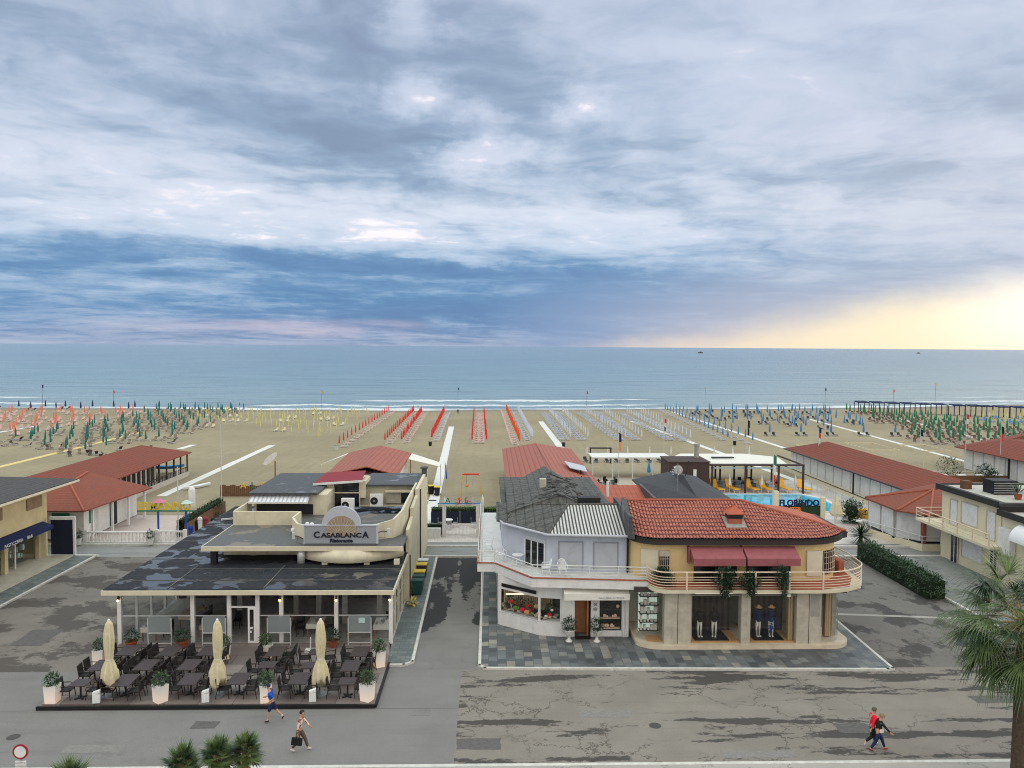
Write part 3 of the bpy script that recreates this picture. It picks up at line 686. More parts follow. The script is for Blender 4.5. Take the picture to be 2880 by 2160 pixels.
def strip(name, pts, w, mat='white_path', z=.02):
    b = MB()
    for p, q in zip(pts, pts[1:]):
        p = Vector((*p, 0)); q = Vector((*q, 0)); d = (q-p).normalized(); n_ = Vector((-d.y, d.x, 0))*w/2
        nn = max(1, int((q-p).length/3)); rd = random.Random(int(p.y))
        for i in range(nn):
            a = p+(q-p)*i/nn; c = p+(q-p)*((i+1-.012)/nn); j = rd.uniform(-.03, .03)
            b.prism([(a+n_).to_2d()+Vector((j, 0)), (c+n_).to_2d()+Vector((j, 0)), (c-n_).to_2d()+Vector((j, 0)), (a-n_).to_2d()+Vector((j, 0))], -.03, z)
    return struct(name, b, mat)
strip('boardwalk', [(-5.75, 72), (-8.1, 165)], 1.15)
strip('boardwalk', [(-5.8, 85.6), (-7.8, 85.6)], .55)
strip('boardwalk', [(-36.75, 88), (-36.9, 133)], 1.1); strip('boardwalk', [(-50.5, 128), (-50.2, 133.5)], 1.1)
strip('boardwalk', [(-67.5, 60), (-67.3, 153)], 1.0, 'yellow_path'); strip('boardwalk', [(-94.5, 100), (-93.5, 164)], 1.1)
strip('boardwalk', [(12.1, 118), (11.6, 177)], 1.2)
strip('boardwalk', [(39.9, 92), (35.5, 148), (32.5, 178)], 1.0)
strip('boardwalk', [(50.3, 128), (48.2, 205)], .9); strip('boardwalk', [(71.5, 105), (76.8, 186)], .9); strip('boardwalk', [(88.8, 118), (101, 196)], .8)

# ================================================================== RESTAURANT (left of the lane)
T = thing('restaurant', 'cream flat-roofed restaurant with dark wet roof, glazed dining front and round-topped sign', 'restaurant', (-13, 55, 0))
b = MB(); b.box(-20.9, -5.5, 52., 66.2, 0, 3.1); b.build('wall', 'cream', T)
b = MB(); b.box(-21.4, -5.38, 43.35, 66., 3.17, 3.4); rf = b.build('lower_roof', 'bitumen', T)
b = MB(); b.box(-21.45, -5.3, 43.25, 43.348, 3.1, 3.35); b.box(-5.378, -5.3, 43.35, 51, 3.08, 3.36); b.box(-21.45, -21.402, 43.35, 66, 3.1, 3.35); b.build('fascia', 'cream_trim', T)
b = MB()
for i in range(9): y = 45+i*2.3; b.box(-21.35, -18.2 if y > 48 else -5.45, y, y+.05, 3.401, 3.425)
for x in (-17.9, -12.6): b.cbox((x, 45.8, 3.415), (.05, 4.6, .03), .0)
b.build('roof_seam', 'felt_grey', rf)
# interior
b = MB(); b.box(-20.6, -5.7, 44.0, 51.98, .10, .14); b.build('floor', 'stucco_base', T)
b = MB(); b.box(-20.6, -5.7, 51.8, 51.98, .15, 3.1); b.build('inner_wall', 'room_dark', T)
b = MB(); b.box(-20.74, -20.72, 44.1, 51.8, .14, 3.06); b.build('window', 'glass', T)
for y in (46, 48, 50, 51.8):
    b = MB(); b.box(-20.8, -20.66, y-.06, y+.06, .12, 3.08); b.build('post', 'white', T)
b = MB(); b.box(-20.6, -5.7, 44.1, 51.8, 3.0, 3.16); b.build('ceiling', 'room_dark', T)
for x, y in ((-18.6, 48), (-15.6, 48.2), (-12.2, 48.5), (-10.6, 47.6), (-8.9, 47), (-6.8, 47)):
    b = MB(); b.box(x, x+.3, y, y+.3, .14, 3.0); b.build('column', 'stucco_base', T)
posts = [-20.72, -16.66, -14.63, -13.04, -11.71, -8.63, -5.55]
for x in posts:
    b = MB(); b.box(x-.11, x+.11, 43.78, 43.98, .12, 3.08); b.build('post', 'white', T)
for y in (45.6, 47.4, 49.2, 50.9):
    b = MB(); b.box(-5.62, -5.48, y-.06, y+.06, .12, 3.08); b.build('post', 'cream_trim', T)
for x0, x1 in ((-20.6, -16.78), (-16.55, -14.75), (-12.92, -11.83), (-11.6, -8.75), (-8.5, -5.68)):
    b = MB(); b.box(x0, x1, 43.86, 43.88, .14, 3.06); p = b.build('window', 'glass', T)
    b = MB(); b.box(x0, x1, 43.84, 43.9, 1.72, 1.77); b.build('window_rail', 'pole_metal', p)
    b = MB(); b.box(x0, x1, 43.82, 43.92, .1, .17); b.build('window_sill', 'pole_metal', p)
b = MB(); b.box(-5.56, -5.54, 44.0, 51, .14, 3.06); p = b.build('window', 'glass', T)
b = MB(); b.box(-5.58, -5.52, 44.0, 51, 1.7, 1.75); b.build('window_rail', 'pole_metal', p)
b = MB(); b.box(-5.6, -5.5, 44., 51, .1, .2); b.build('window_sill', 'pole_metal', p)
b = MB(); b.box(-14.52, -13.15, 43.86, 43.88, 2.3, 3.06); b.build('window', 'glass', T)
b = MB(); b.box(-14.52, -13.15, 43.82, 43.92, 2.2, 2.28); b.box(-13.58, -13.15, 43.8, 43.84, 2.1, 2.2); b.box(-13.58, -13.48, 43.8, 43.84, .15, 2.1); b.box(-13.25, -13.15, 43.8, 43.84, .15, 2.1); b.box(-13.48, -13.25, 43.8, 43.84, .15, .3)
d = b.build('door', 'white_plastic', T)
b = MB(); b.box(-13.46, -13.3, 43.76, 43.8, 1.0, 1.12); b.box(-13.46, -13.36, 43.76, 43.8, .78, .9); b.build('handle', 'white', d)
# raised slab over the roof, drum below it, columns
b = MB(); b.box(-17.75, -5.4, 48.36, 58, 4.30, 4.5); b.build('upper_deck', 'felt_grey', T)
b = MB(); b.box(-17.8, -5.35, 48.3, 48.358, 4.24, 4.53); b.box(-17.8, -17.752, 48.36, 58, 4.24, 4.53); b.build('deck_fascia', 'cream_trim', T)
b = MB(); b.box(-17.2, -5.6, 50.6, 50.9, 3.41, 4.29); b.build('recessed_wall', 'cream', T)
n_ = 18; tp = []; lo = []
for i in range(n_+1):
    t = i/n_; x = -12.2+6.7*t; bow = math.sin(math.pi*t)
    tp.append((x, 49.6-1.38*bow**.8, 4.28)); lo.append((x, 49.5-1.75*bow**.8, 3.62))
b = MB(); nn = n_+1
b.add(tp+lo+[(p[0], 50.5, 4.28) for p in tp]+[(p[0], 50.5, 3.62) for p in tp],
      [(i, i+1, nn+i+1, nn+i) for i in range(n_)][::1]+[(nn+i, nn+i+1, 3*nn+i+1, 3*nn+i) for i in range(n_)]+[(2*nn+i, 2*nn+i+1, i+1, i) for i in range(n_)])
b.build('curved_soffit', 'cream', T, smooth=True)
b = MB(); b.box(-17.3, -16.95, 48.5, 48.9, 3.41, 4.29); b.build('support', 'black', T)
b = MB(); b.lathe((-11.75, 48.7, 3.41), [(.24, 0), (.24, .88)], 14); b.build('duct', 'pole_metal', T, smooth=True)
for x in (-10.2, -7.6, -5.75):
    b = MB(); b.box(x-.17, x+.17, 48.2, 48.5, 3.41, 3.72); b.build('support', 'cream_trim', T)
# upper terrace parapets
b = MB(); b.box(-17.75, -13.2, 54.2, 54.38, 4.5, 5.45); b.box(-17.75, -17.6, 54.38, 58, 4.5, 5.5); b.build('parapet', 'cream', T)
def wall_strip(pts, z0, z1s, th, name, mat, parent):
    b = MB(); n = len(pts)
    for i in range(n-1):
        p = Vector(pts[i]); q = Vector(pts[i+1]); d = (q-p).normalized(); nrm = Vector((-d.y, d.x))*th
        a, c = p+nrm, q+nrm; za, zb = z1s[i], z1s[i+1]
        b.add([(p.x, p.y, z0), (q.x, q.y, z0), (c.x, c.y, z0), (a.x, a.y, z0), (p.x, p.y, za), (q.x, q.y, zb), (c.x, c.y, zb), (a.x, a.y, za)],
              [(0, 3, 2, 1), (4, 5, 6, 7), (0, 1, 5, 4), (1, 2, 6, 5), (2, 3, 7, 6), (3, 0, 4, 7)])
    return b.build(name, mat, parent)
wall_strip([(-13.2, 54.3), (-13.3, 52.6), (-12.6, 51.0), (-11.6, 50.2)], 4.5, [5.45, 5.4, 5.35, 5.35], .14, 'parapet', 'cream_trim', T)
wall_strip([(-11.6, 50.2), (-9.4, 49.9), (-7.2, 50.2), (-6.2, 50.7), (-5.75, 51.8), (-5.6, 54), (-5.6, 60.5)], 4.5, [5.3, 5.3, 5.5, 5.7, 6.05, 6.4, 6.4], .14, 'parapet', 'cream', T)
# side wall along the lane, stepped
b = MB()
prof = [(51.2, 0), (51.2, 4.9), (54.0, 5.2), (54.0, 5.75), (57.6, 6.0), (57.6, 6.42), (66.3, 6.45), (66.3, 0)]
b.add([(-5.5, y, z) for y, z in prof]+[(-5.28, y, z) for y, z in prof], [tuple(range(7, -1, -1)), tuple(range(8, 16))]+[(i, (i+1) % 8, 8+(i+1) % 8, 8+i) for i in range(8)])
b.build('side_wall', 'cream', T)
b = MB(); b.tube([(-5.2, 58.8, .1), (-5.2, 58.8, 6.2)], .05); b.tube([(-5.22, 51.3, .1), (-5.22, 51.3, 3.2)], .04); b.build('drainpipe', 'bronze', T)
# back storey
b = MB(); b.box(-17.3, -12.0, 57.6, 66.1, 4.5, 6.0); b.box(-12.0, -5.6, 61.2, 66.1, 4.5, 6.0); b.build('upper_wall', 'cream', T)
b = MB(); b.box(-17.6, -12.6, 57.2, 66.2, 6.05, 6.2); b.box(-10., -5.5, 60.7, 66.25, 6.05, 6.2); b.build('upper_roof', 'felt_dark', T)
b = MB(); b.box(-17.1, -13.0, 57.5, 57.59, 4.55, 5.3); b.build('terrace_opening', 'black', T)
b = MB(); b.slab([(-17.5, 56.8, 5.62), (-13.2, 56.8, 5.62), (-13.2, 57.5, 5.95), (-17.5, 57.5, 5.95)], .05); aw = b.build('awning', 'awning_white', T)
b = MB(); b.box(-17.5, -13.2, 56.74, 56.8, 5.5, 5.63); b.build('valance', 'white', aw)
# stair tower with maroon roof
b = MB(); b.box(-13.35, -12.03, 60.5, 63, 4.5, 6.3); b.box(-10.05, -9.6, 60.5, 63, 5.2, 6.5); b.build('stair_wall', 'cream', T)
b = MB(); b.box(-12.02, -10.06, 60.6, 60.65, 4.5, 6.4); b.build('stair_glazing', 'dark_glass', T)
b = MB(); b.box(-12.03, -10.05, 60.5, 60.6, 5.55, 5.63); b.box(-10.1, -10.02, 60.45, 60.55, 4.5, 6.4); b.build('window_frame', 'cream_trim', T)
b = MB(); b.slab([(-13.5, 60.1, 6.42), (-9.85, 60.1, 6.68), (-9.9, 62.6, 7.0), (-13., 62.2, 6.9)], .08); b.build('stair_roof', 'maroon', T)
b = MB(); b.slab([(-13.55, 60.0, 6.40), (-9.75, 60.0, 6.66), (-9.75, 60.1, 6.66), (-13.55, 60.1, 6.40)], .16); b.build('stair_fascia', 'white', T)
b = MB(); b.box(-8.1, -5.7, 60.95, 61.19, 4.7, 5.5); b.build('panel', 'stone', T)
b = MB(); b.box(-8.1, -5.9, 60.6, 60.95, 5.6, 5.75); b.build('lintel', 'cream_trim', T)
b = MB(); b.box(-6.9, -6.0, 60.9, 60.949, 4.7, 5.5); b.build('window', 'dark_glass', T)
b = MB(); b.box(-5.6, -5.2, 64.3, 64.8, 6.2, 6.9); b.box(-5.7, -5.1, 64.2, 64.9, 6.9, 7.0); b.build('chimney', 'felt_dark', T)
# rooftop kit
def ac():
    t = thing('air_conditioner', '', 'air conditioner')
    b = MB(); b.box(-.5, .5, -.2, .2, .06, 1.0); b.build('casing', 'white_plastic', t)
    b = MB(); b.lathe((0, 0, 0), [(.29, 0), (.29, .02)], 20); b.V = [(v[0]-.17, -.2-v[2], .5+v[1]) for v in b.V]; g_ = b.build('fan_grille', 'black', t)
    b = MB(); b.lathe((0, 0, 0), [(.09, 0), (.09, .03)], 12); b.V = [(v[0]-.17, -.205-v[2], .5+v[1]) for v in b.V]; b.build('fan_hub', 'grey_metal', g_)
    b = MB(); b.box(-.45, -.35, -.2, .2, 0, .06); b.box(.35, .45, -.2, .2, 0, .06); b.build('feet', 'black', t)
    return t
K = Kind(ac)
K.put((-8.75, 60.5, 4.5), 0, 'white air conditioning unit with big fan on the roof, right of the stair tower', 'air conditioning units on the restaurant roof')
K.put((-10.7, 59.0, 4.5), 0, 'white air conditioning unit partly hidden behind the half round top of the sign', 'air conditioning units on the restaurant roof').scale = (.95, 1, .95)
# restaurant sign
S = thing('restaurant_sign', 'grey sign with half round shell emblem lettered Casablanca Ristorante', 'sign', (-9.3, 48.85, 4.5))
b = MB(); b.box(-11.55, -7.1, 48.8, 48.98, 4.6, 5.72); 
M('sign_grey', (.27, .285, .32), .6, .05); M('sign_trim', (.42, .44, .48), .5, .05); M('shell', (.30, .235, .17), .6, .1); M('shell_line', (.42, .36, .26), .6, .1); M('ink', (.012, .014, .03), .5, 0)
b = MB(); b.box(-11.55, -7.1, 48.8, 48.98, 4.6, 5.72); b.build('board', 'sign_grey', S)
def halfdisc(cx, cz, r, y0, y1, a0=0, a1=180, n=24):
    pts = [(cx+r*math.cos(R(a0+(a1-a0)*i/n)), cz+r*math.sin(R(a0+(a1-a0)*i/n))) for i in range(n+1)]
    b = MB(); m = len(pts); b.add([(x, y0, z) for x, z in pts]+[(x, y1, z) for x, z in pts], [tuple(range(m)), tuple(range(2*m-1, m-1, -1))]+[(i, m+i, m+(i+1) % m, (i+1) % m) for i in range(m)])
    return b
halfdisc(-9.27, 5.722, 1.22, 48.8, 48.98).build('arch', 'sign_trim', S)
halfdisc(-9.27, 5.40, .95, 48.77, 48.798, -20, 200).build('shell', 'shell', S)
b = MB()
for i in range(15):
    a = R(8+164*i/14); c = Vector((-9.27, 48.76, 5.05)); d = Vector((math.cos(a), 0, math.sin(a))); e = .93+.28*math.sin(a)
    b.cbox(c+d*(.35+e)/2, (e-.35, .02, .035), 0, 0, -a)
b.build('shell_ray', 'shell_line', S)
b = MB(); b.box(-11.65, -6.95, 48.76, 49.0, 5.7, 5.76); b.box(-11.62, -11.552, 48.78, 49.0, 4.58, 5.7); b.box(-7.098, -6.98, 48.78, 49., 4.58, 5.7); b.build('frame', 'sign_trim', S)
text('lettering', 'C', .55, 'ink', S, (-10.80, 48.77, 4.97), bold=.014)
text('lettering', 'ASABLANC', .40, 'ink', S, (-9.26, 48.77, 4.99), bold=.012, sx=1.26)
text('lettering', 'A', .55, 'ink', S, (-7.76, 48.77, 4.97), bold=.014)
text('lettering', 'Ristorante', .32, 'ink', S, (-9.27, 48.77, 4.68), bold=.012, sx=1.05)
def floodlight():
    t = thing('floodlight', '', 'floodlight')
    b = MB(); b.tube([(0, 0, 0), (.35, -.15, .12), (.6, -.3, .1)], .03, 6); b.tube([(.35, -.15, .12), (.45, -.2, -.3), (.05, 0, -.35)], .02, 6); b.build('arm', 'black_metal', t)
    b = MB(); b.cbox((.68, -.36, .12), (.18, .2, .42), .3); b.build('lamp_head', 'pole_metal', t)
    return t
K = Kind(floodlight)
K.put((-6.95, 48.8, 5.3), 0, 'small floodlight on an arm at the right end of the Casablanca sign', 'floodlights of the restaurant sign')
K.put((-11.65, 48.8, 4.9), math.pi, 'small floodlight on an arm at the left end of the Casablanca sign', 'floodlights of the restaurant sign')
b = MB()
for i in range(5): b.ball((-13.0+.22*i, 51.7+.4*i, 4.75+.12*(i % 2)), .16, 8, 6)
b.build('plastic_bottles', 'white_plastic', loc=(-12.6, 52.2, 4.5), label='cluster of pale rounded bottles on the upper deck left of the sign', cat='bottles')
for i, x in enumerate((-20.72, -11.75, -8.6, -5.6)):
    t = thing('wall_lamp', 'small lit wall lamp on the %s white post of the restaurant front' % ['leftmost', 'middle', 'right-hand', 'corner'][i], 'lamp', (x, 43.7, 2.75), 'wall lamps along the restaurant front')
    b = MB(); b.box(x-.05, x+.05, 43.66, 43.78, 2.7, 2.9); b.build('bracket', 'bronze', t)
    b = MB(); b.ball((x, 43.62, 2.68), .06, 8, 6); b.build('bulb', 'lamp_glow', t)
b = MB(); b.cbox((-19.7, 61, 3.5), (2.3, .12, .12), .5); b.build('roof_bar', 'white', loc=(-19.7, 61, 3.45), label='white bar lying across the dark lower roof near its back left', cat='bar')
# terrace in front
b = MB(); b.prism([(-20.85, 36.35), (-5.35, 36.15), (-5.35, 41.0), (-5.6, 43.8), (-20.7, 43.8)], .0, .2); struct('terrace', b, 'terrace_tile')
b = MB(); b.box(-20.95, -5.3, 36.05, 36.16, 0, .19); b.cbox((-5.29, 38.6, .095), (.09, 4.9, .19)); b.build('terrace_edge', 'black', kind='structure')
# ------------------------------------------------------------------ restaurant terrace furniture
def wicker_chair():
    t = thing('armchair', '', 'chair')
    b = MB(); b.box(-.27, .27, -.26, .26, .40, .45); b.build('seat', 'wicker', t)
    b = MB(); b.cbox((-.29, 0, .70), (.045, .52, .52), 0, 0, -.14); b.build('backrest', 'wicker', t)
    for s in (-1, 1):
        b = MB(); b.tube([(-.27, s*.27, .66), (.05, s*.28, .66), (.25, s*.27, .60), (.27, s*.27, .44)], .022, 6); b.build('armrest', 'wicker', t)
        for x, dx in ((-.25, -.09), (.24, .05)):
            b = MB(); b.tube([(x, s*.24, .44), (x+dx, s*.27, 0)], [.025, .018], 6); b.build('leg', 'wicker', t)
    return t
KC = Kind(wicker_chair)
def mk_table(lx, ly):
    def f():
        t = thing('restaurant_table', '', 'table')
        b = MB(); b.box(-lx/2, lx/2, -ly/2, ly/2, .72, .75); b.build('tabletop', 'table_top', t)
        b = MB(); b.tube([(0, 0, .06), (0, 0, .72)], .045, 8); b.build('pedestal', 'black_metal', t)
        b = MB(); b.cbox((0, 0, .035), (.55, .09, .05), .78); b.cbox((0, 0, .04), (.55, .09, .05), -.78); b.build('foot', 'black_metal', t)
        return t
    return f
KL = Kind(mk_table(.86, 1.35)); KS = Kind(mk_table(.8, .8))
rowd = {0: 'front row', 1: 'middle row', 2: 'back row'}
tabs = [(0, -19.35, 36.95, 0), (0, -17.35, 37.2, 1), (0, -14.3, 37.3, 1), (0, -12.0, 37.3, 1), (0, -9.1, 37.3, 1), (0, -6.75, 36.95, 0),
        (1, -19.35, 39.0, 1), (1, -17.15, 39.0, 1), (1, -15.0, 39.0, 1), (1, -11.1, 38.95, 0), (1, -8.95, 38.85, 0), (1, -6.9, 38.75, 1),
        (2, -18.9, 40.9, 1), (2, -16.7, 40.8, 1), (2, -14.7, 40.8, 1), (2, -11.15, 40.7, 1), (2, -9.0, 40.6, 0), (2, -6.75, 40.6, 1)]
pl = ['leftmost', 'second from left', 'third from left', 'third from right', 'second from right', 'rightmost']
rj = random.Random(3)
for i, (r_, x, y, big) in enumerate(tabs):
    nm = '%s in the %s' % (pl[i % 6], rowd[r_])
    (KL if big else KS).put((x, y, .2), rj.uniform(-.03, .03), 'dark brown %s table on the terrace, %s' % ('long' if big else 'square', nm), 'dark tables on the restaurant terrace')
    for s, sn in ((-1, 'left'), (1, 'right')):
        for e, en in (((-1, 'near'), (1, 'far')) if big else ((0, ''),)):
            KC.put((x+s*(.62 if big else .66)+rj.uniform(-.04, .04), y+e*.34+rj.uniform(-.03, .03), .2), (0 if s < 0 else math.pi)+rj.uniform(-.12, .12),
                   'dark wicker armchair, %s %sseat of table %s' % (sn, (en+' ') if en else '', nm), 'dark wicker armchairs on the restaurant terrace')
def closed_parasol():
    t = thing('closed_parasol', '', 'parasol')
    b = MB(); b.tube([(0, 0, 0), (0, 0, 3.6)], .035, 8); b.build('pole', 'pole_metal', t)
    b = MB(); n = 28; prof = [(.05, 3.68), (.14, 3.5), (.20, 3.1), (.21, 2.7), (.19, 2.3), (.17, 2.0), (.14, 1.8), (.21, 1.62), (.29, 1.35), (.35, 1.05), (.37, .75), (.34, .62)]
    rd = random.Random(5)
    b.lathe((0, 0, 0), prof, n, .0)
    V2 = []
    for i, v in enumerate(b.V):
        j = i % n; f = 1+.24*math.sin(j*2*math.pi/n*7+v[2]*.8)+rd.uniform(-.05, .05)
        V2.append((v[0]*f, v[1]*f, v[2]+(.22*math.sin(j*2*math.pi/n*3+1) if v[2] < 1.1 else 0)))
    b.V = V2; b.build('canopy', 'canvas', t, smooth=True)
    b = MB(); b.lathe((0, 0, 1.78), [(.16, 0), (.16, .05)], 14); b.build('strap', 'white', t)
    b = MB(); b.box(-.3, .3, -.3, .3, 0, .07); b.build('base', 'grey_metal', t)
    b = MB(); b.lathe((0, 0, 3.62), [(.07, 0), (.06, .1), (.01, .14)], 10); b.build('cap', 'white', t)
    return t
K = Kind(closed_parasol)
for i, x in enumerate((-18.05, -12.95, -8.05)):
    K.put((x, 37.1, .2), i*1.3, 'closed cream parasol on the restaurant terrace, %s of the three' % ['leftmost', 'middle', 'rightmost'][i], 'closed cream parasols on the terrace', (1, 1, 1.0))
def box_light():
    t = thing('bollard_box', '', 'bollard')
    b = MB(); b.prism([(-.16, -.1), (.16, -.1), (.16, .1), (-.16, .1)], 0, .44); b.slab([(-.16, -.1, .52), (.16, -.1, .62), (.16, .1, .62), (-.16, .1, .52)], .12); b.build('cover', 'white_plastic', t)
    b = MB(); b.box(-.18, .18, -.12, .12, 0, .03); b.build('foot', 'grey_metal', t)
    return t
K = Kind(box_light)
for i, x in enumerate((-18.35, -13.3, -8.3)):
    K.put((x, 36.42, .2), .2, 'low white box with slanted top at the foot of the %s terrace parasol' % ['left', 'middle', 'right'][i], 'white boxes at the parasol feet')
def planter_light():
    t = thing('lit_planter', '', 'planter')
    b = MB(); v = [(-.24, -.24, 0), (.24, -.24, 0), (.24, .24, 0), (-.24, .24, 0), (-.28, -.28, .78), (.28, -.28, .78), (.28, .28, .78), (-.28, .28, .78)]
    b.add(v, [(0, 3, 2, 1), (4, 5, 6, 7), (0, 1, 5, 4), (1, 2, 6, 5), (2, 3, 7, 6), (3, 0, 4, 7)]); b.build('pot', 'planter_glow', t)
    b = MB(); bush(b, (0, 0, 1.0), .33, 420, .14, .05, (1, 1, .9), 4); b.build('foliage', 'leaf', t)
    b = MB(); bush(b, (0, 0, 1.05), .32, 50, .07, .05, (1, 1, .85), 14, .8); b.build('pale_buds', 'leaf_bright', t, kind='stuff')
    return t
def _pg():
    m, k, bs = newmat('planter_glow'); g = k.n.new('ShaderNodeTexCoord'); z = k.sep(g.outputs['Object'])[2]
    setp(k, bs, (.72, .70, .66), .5, .3)          # a lamp glows inside the lower half of the translucent pot
    k._in(bs.inputs['Emission Color'], (1, .52, .28)); k._in(bs.inputs['Emission Strength'], k.m('MULTIPLY', k.sm(z, .8, .0), .22))
_pg()
K = Kind(planter_light)
pls = [(-20.45, 36.55, 'at the front left corner of the terrace'), (-15.45, 36.55, 'at the terrace front between left and middle parasols'), (-10.5, 36.5, 'at the terrace front right of the middle parasol'),
       (-5.75, 36.55, 'at the front right corner of the terrace'), (-5.75, 40.5, 'at the back right of the terrace beside the paved strip'), (-11.95, 41.6, 'right of the restaurant door'), (-14.2, 41.6, 'left of the restaurant door, behind the middle parasol'), (-20.4, 40.9, 'at the back left of the terrace')]
for i, (x, y, d_) in enumerate(pls):
    K.put((x, y, .2), i*.9, 'white glowing planter with shrub %s' % d_, 'white lit planters around the terrace', (1., 1., rj.uniform(.95, 1.08)))
def pot_plant():
    t = thing('potted_plant', '', 'plant')
    b = MB(); b.lathe((0, 0, 0), [(.2, 0), (.3, .3), (.33, .32), (.33, .36)], 14); b.build('pot', 'pot', t)
    b = MB(); bush(b, (0, 0, .62), .42, 300, .16, .06, (1, 1, .8), 8); b.build('foliage', 'leaf_dark', t)
    return t
K = Kind(pot_plant)
for x, d_ in ((-19.8, 'behind the left parasol'), (-17.0, 'beside the second glass screen'), (-8.7, 'right of the rightmost parasol')):
    K.put((x, 43.2, .2), x, 'dark plant in a terracotta pot by the glass %s' % d_, 'terracotta pots along the glass front')
def screen():
    t = thing('wind_screen', '', 'screen')
    b = MB(); b.box(-.62, .62, -.01, .01, .75, 1.65); b.build('panel', 'frosted', t)
    b = MB(); 
    for s in (-1, 1): b.box(s*.64-.025, s*.64+.025, -.025, .025, -.0, 1.55)
    b.box(-.62, .62, -.02, .02, .68, .74); b.box(-.62, .62, -.02, .02, .1, .15); b.build('frame', 'pole_metal', t)
    return t
K = Kind(screen)
for x, d_ in ((-18.35, 'leftmost, behind the left parasol'), (-15.35, 'second from left'), (-11.75, 'right of the door'), (-7.25, 'rightmost, with a small pale notice')):
    K.put((x, 43.45, .2), 0, 'low frosted glass wind screen in a metal frame, %s' % d_, 'wind screens before the restaurant glass')
b = MB(); b.box(-7.3, -6.95, 43.41, 43.42, 1.45, 1.75); b.build('notice', 'pastel', loc=(-7.1, 43.42, 1.6), label='small pale green notice on the rightmost glass wind screen', cat='notice')
t = thing('menu_stand', 'white cross shaped stand on a flat base before the glass, right of the door', 'stand', (-9.8, 42.6, .2))
b = MB(); b.box(-10.1, -9.5, 42.35, 42.85, .2, .26); b.build('base', 'white', t); b = MB(); b.tube([(-9.8, 42.6, .26), (-9.8, 42.6, .95)], .035, 8); b.build('post', 'white', t)
# tables laid inside, seen through the glass
def laid(lx, ly, m):
    def f():
        t = thing('dining_table', '', 'table')
        b = MB(); b.box(-lx/2, lx/2, -ly/2, ly/2, .74, .77); b.box(-lx/2-.01, lx/2+.01, -ly/2-.01, -ly/2+.01, .5, .765); b.build('tablecloth', m, t)
        b = MB()
        for sx in (-1, 1):
            for sy in (-1, 1): b.box(sx*(lx/2-.08)-.03, sx*(lx/2-.08)+.03, sy*(ly/2-.08)-.03, sy*(ly/2-.08)+.03, 0, .74)
        b.build('legs', 'wood', t)
        b = MB(); rd = random.Random(2)
        for i in range(8): b.lathe((rd.uniform(-lx/2+.15, lx/2-.15), rd.uniform(-ly/2+.15, ly/2-.15), .771), [(.03, 0), (.05, .12)], 8)
        b.build('glasses', 'grey_metal', t)
        return t
    return f
KA = Kind(laid(.9, 1.3, 'cloth_white')); KB = Kind(laid(.9, 1.8, 'cloth_tan')); KD = Kind(laid(1.4, 1.4, 'cloth_tan'))
KA.put((-19.3, 44.9, .14), 0, 'white clothed table inside the glass at the far left corner', 'laid tables inside the restaurant')
KB.put((-17.9, 47.2, .14), -.15, 'long tan clothed table running back inside the left window', 'laid tables inside the restaurant')
KD.put((-15.9, 45.3, .14), 0, 'tan clothed table inside the glass left of the door', 'laid tables inside the restaurant')
KD.put((-12.2, 46.0, .14), 0, 'tan clothed table inside the glass just right of the door', 'laid tables inside the restaurant')
KA.put((-10.1, 45.4, .14), 0, 'white clothed table inside the glass behind the white stand', 'laid tables inside the restaurant')
KB.put((-7.6, 45.4, .14), 0, 'tan clothed table inside the glass behind the rightmost wind screen', 'laid tables inside the restaurant')
KA.put((-6.2, 45.2, .14), 0, 'white clothed table inside the glass at the right corner', 'laid tables inside the restaurant')
def dchair():
    t = thing('dining_chair', '', 'chair')
    b = MB(); b.box(-.22, .22, -.22, .22, .43, .47); b.build('seat', 'black', t)
    b = MB(); b.box(-.22, .22, .2, .24, .47, .95); b.build('backrest', 'black', t)
    for sx in (-1, 1):
        for sy in (-1, 1): b = MB(); b.box(sx*.2-.02, sx*.2+.02, sy*.2-.02, sy*.2+.02, 0, .43); b.build('leg', 'black', t)
    return t
K = Kind(dchair)
for i, (x, y, r_, d_) in enumerate([(-18.5, 45.0, -1.6, 'right of the white clothed table in the far left corner'), (-17.0, 46.6, -1.6, 'right of the long tan table'), (-17.2, 47.6, -1.6, 'right of the long tan table at its far end'), (-15.0, 46.4, 0, 'behind the tan table left of the door'),
      (-11.2, 46.0, -1.6, 'right of the table just inside the door'), (-9.3, 45.4, -1.6, 'right of the white table behind the white stand'), (-10.9, 45.0, 1.6, 'left of the white table behind the white stand'), (-5.95, 46.2, 0, 'behind the white table in the right corner')]):
    K.put((x, y, .14), r_, 'black chair inside the glass, %s' % d_, 'black chairs inside the restaurant')
# wheelie bins along the lane
def wbin(body, lid):
    def f():
        t = thing('wheelie_bin', '', 'bin')
        b = MB(); v = [(-.26, -.28, .08), (.26, -.28, .08), (.26, .28, .08), (-.26, .28, .08), (-.32, -.36, .98), (.32, -.36, .98), (.32, .36, .98), (-.32, .36, .98)]
        b.add(v, [(0, 3, 2, 1), (4, 5, 6, 7), (0, 1, 5, 4), (1, 2, 6, 5), (2, 3, 7, 6), (3, 0, 4, 7)]); b.build('body', body, t)
        b = MB(); b.box(-.34, .34, -.39, .4, .985, 1.05); b.build('lid', lid, t)
        for s in (-1, 1): b = MB(); b.tube([(s*.3, .3, .1), (s*.36, .3, .1)], .1, 12); b.build('wheel', 'black', t)
        b = MB(); b.tube([(-.26, .44, .98), (.26, .44, .98)], .02, 6); b.build('handle', 'black', t)
        return t
    return f
g = 'wheelie bins along the restaurant side wall'
K1 = Kind(wbin('green_bin', 'green_bin')); K2 = Kind(wbin('dark_brown', 'yellow')); K3 = Kind(wbin('grey_metal', 'white')); K4 = Kind(wbin('black', 'yellow'))
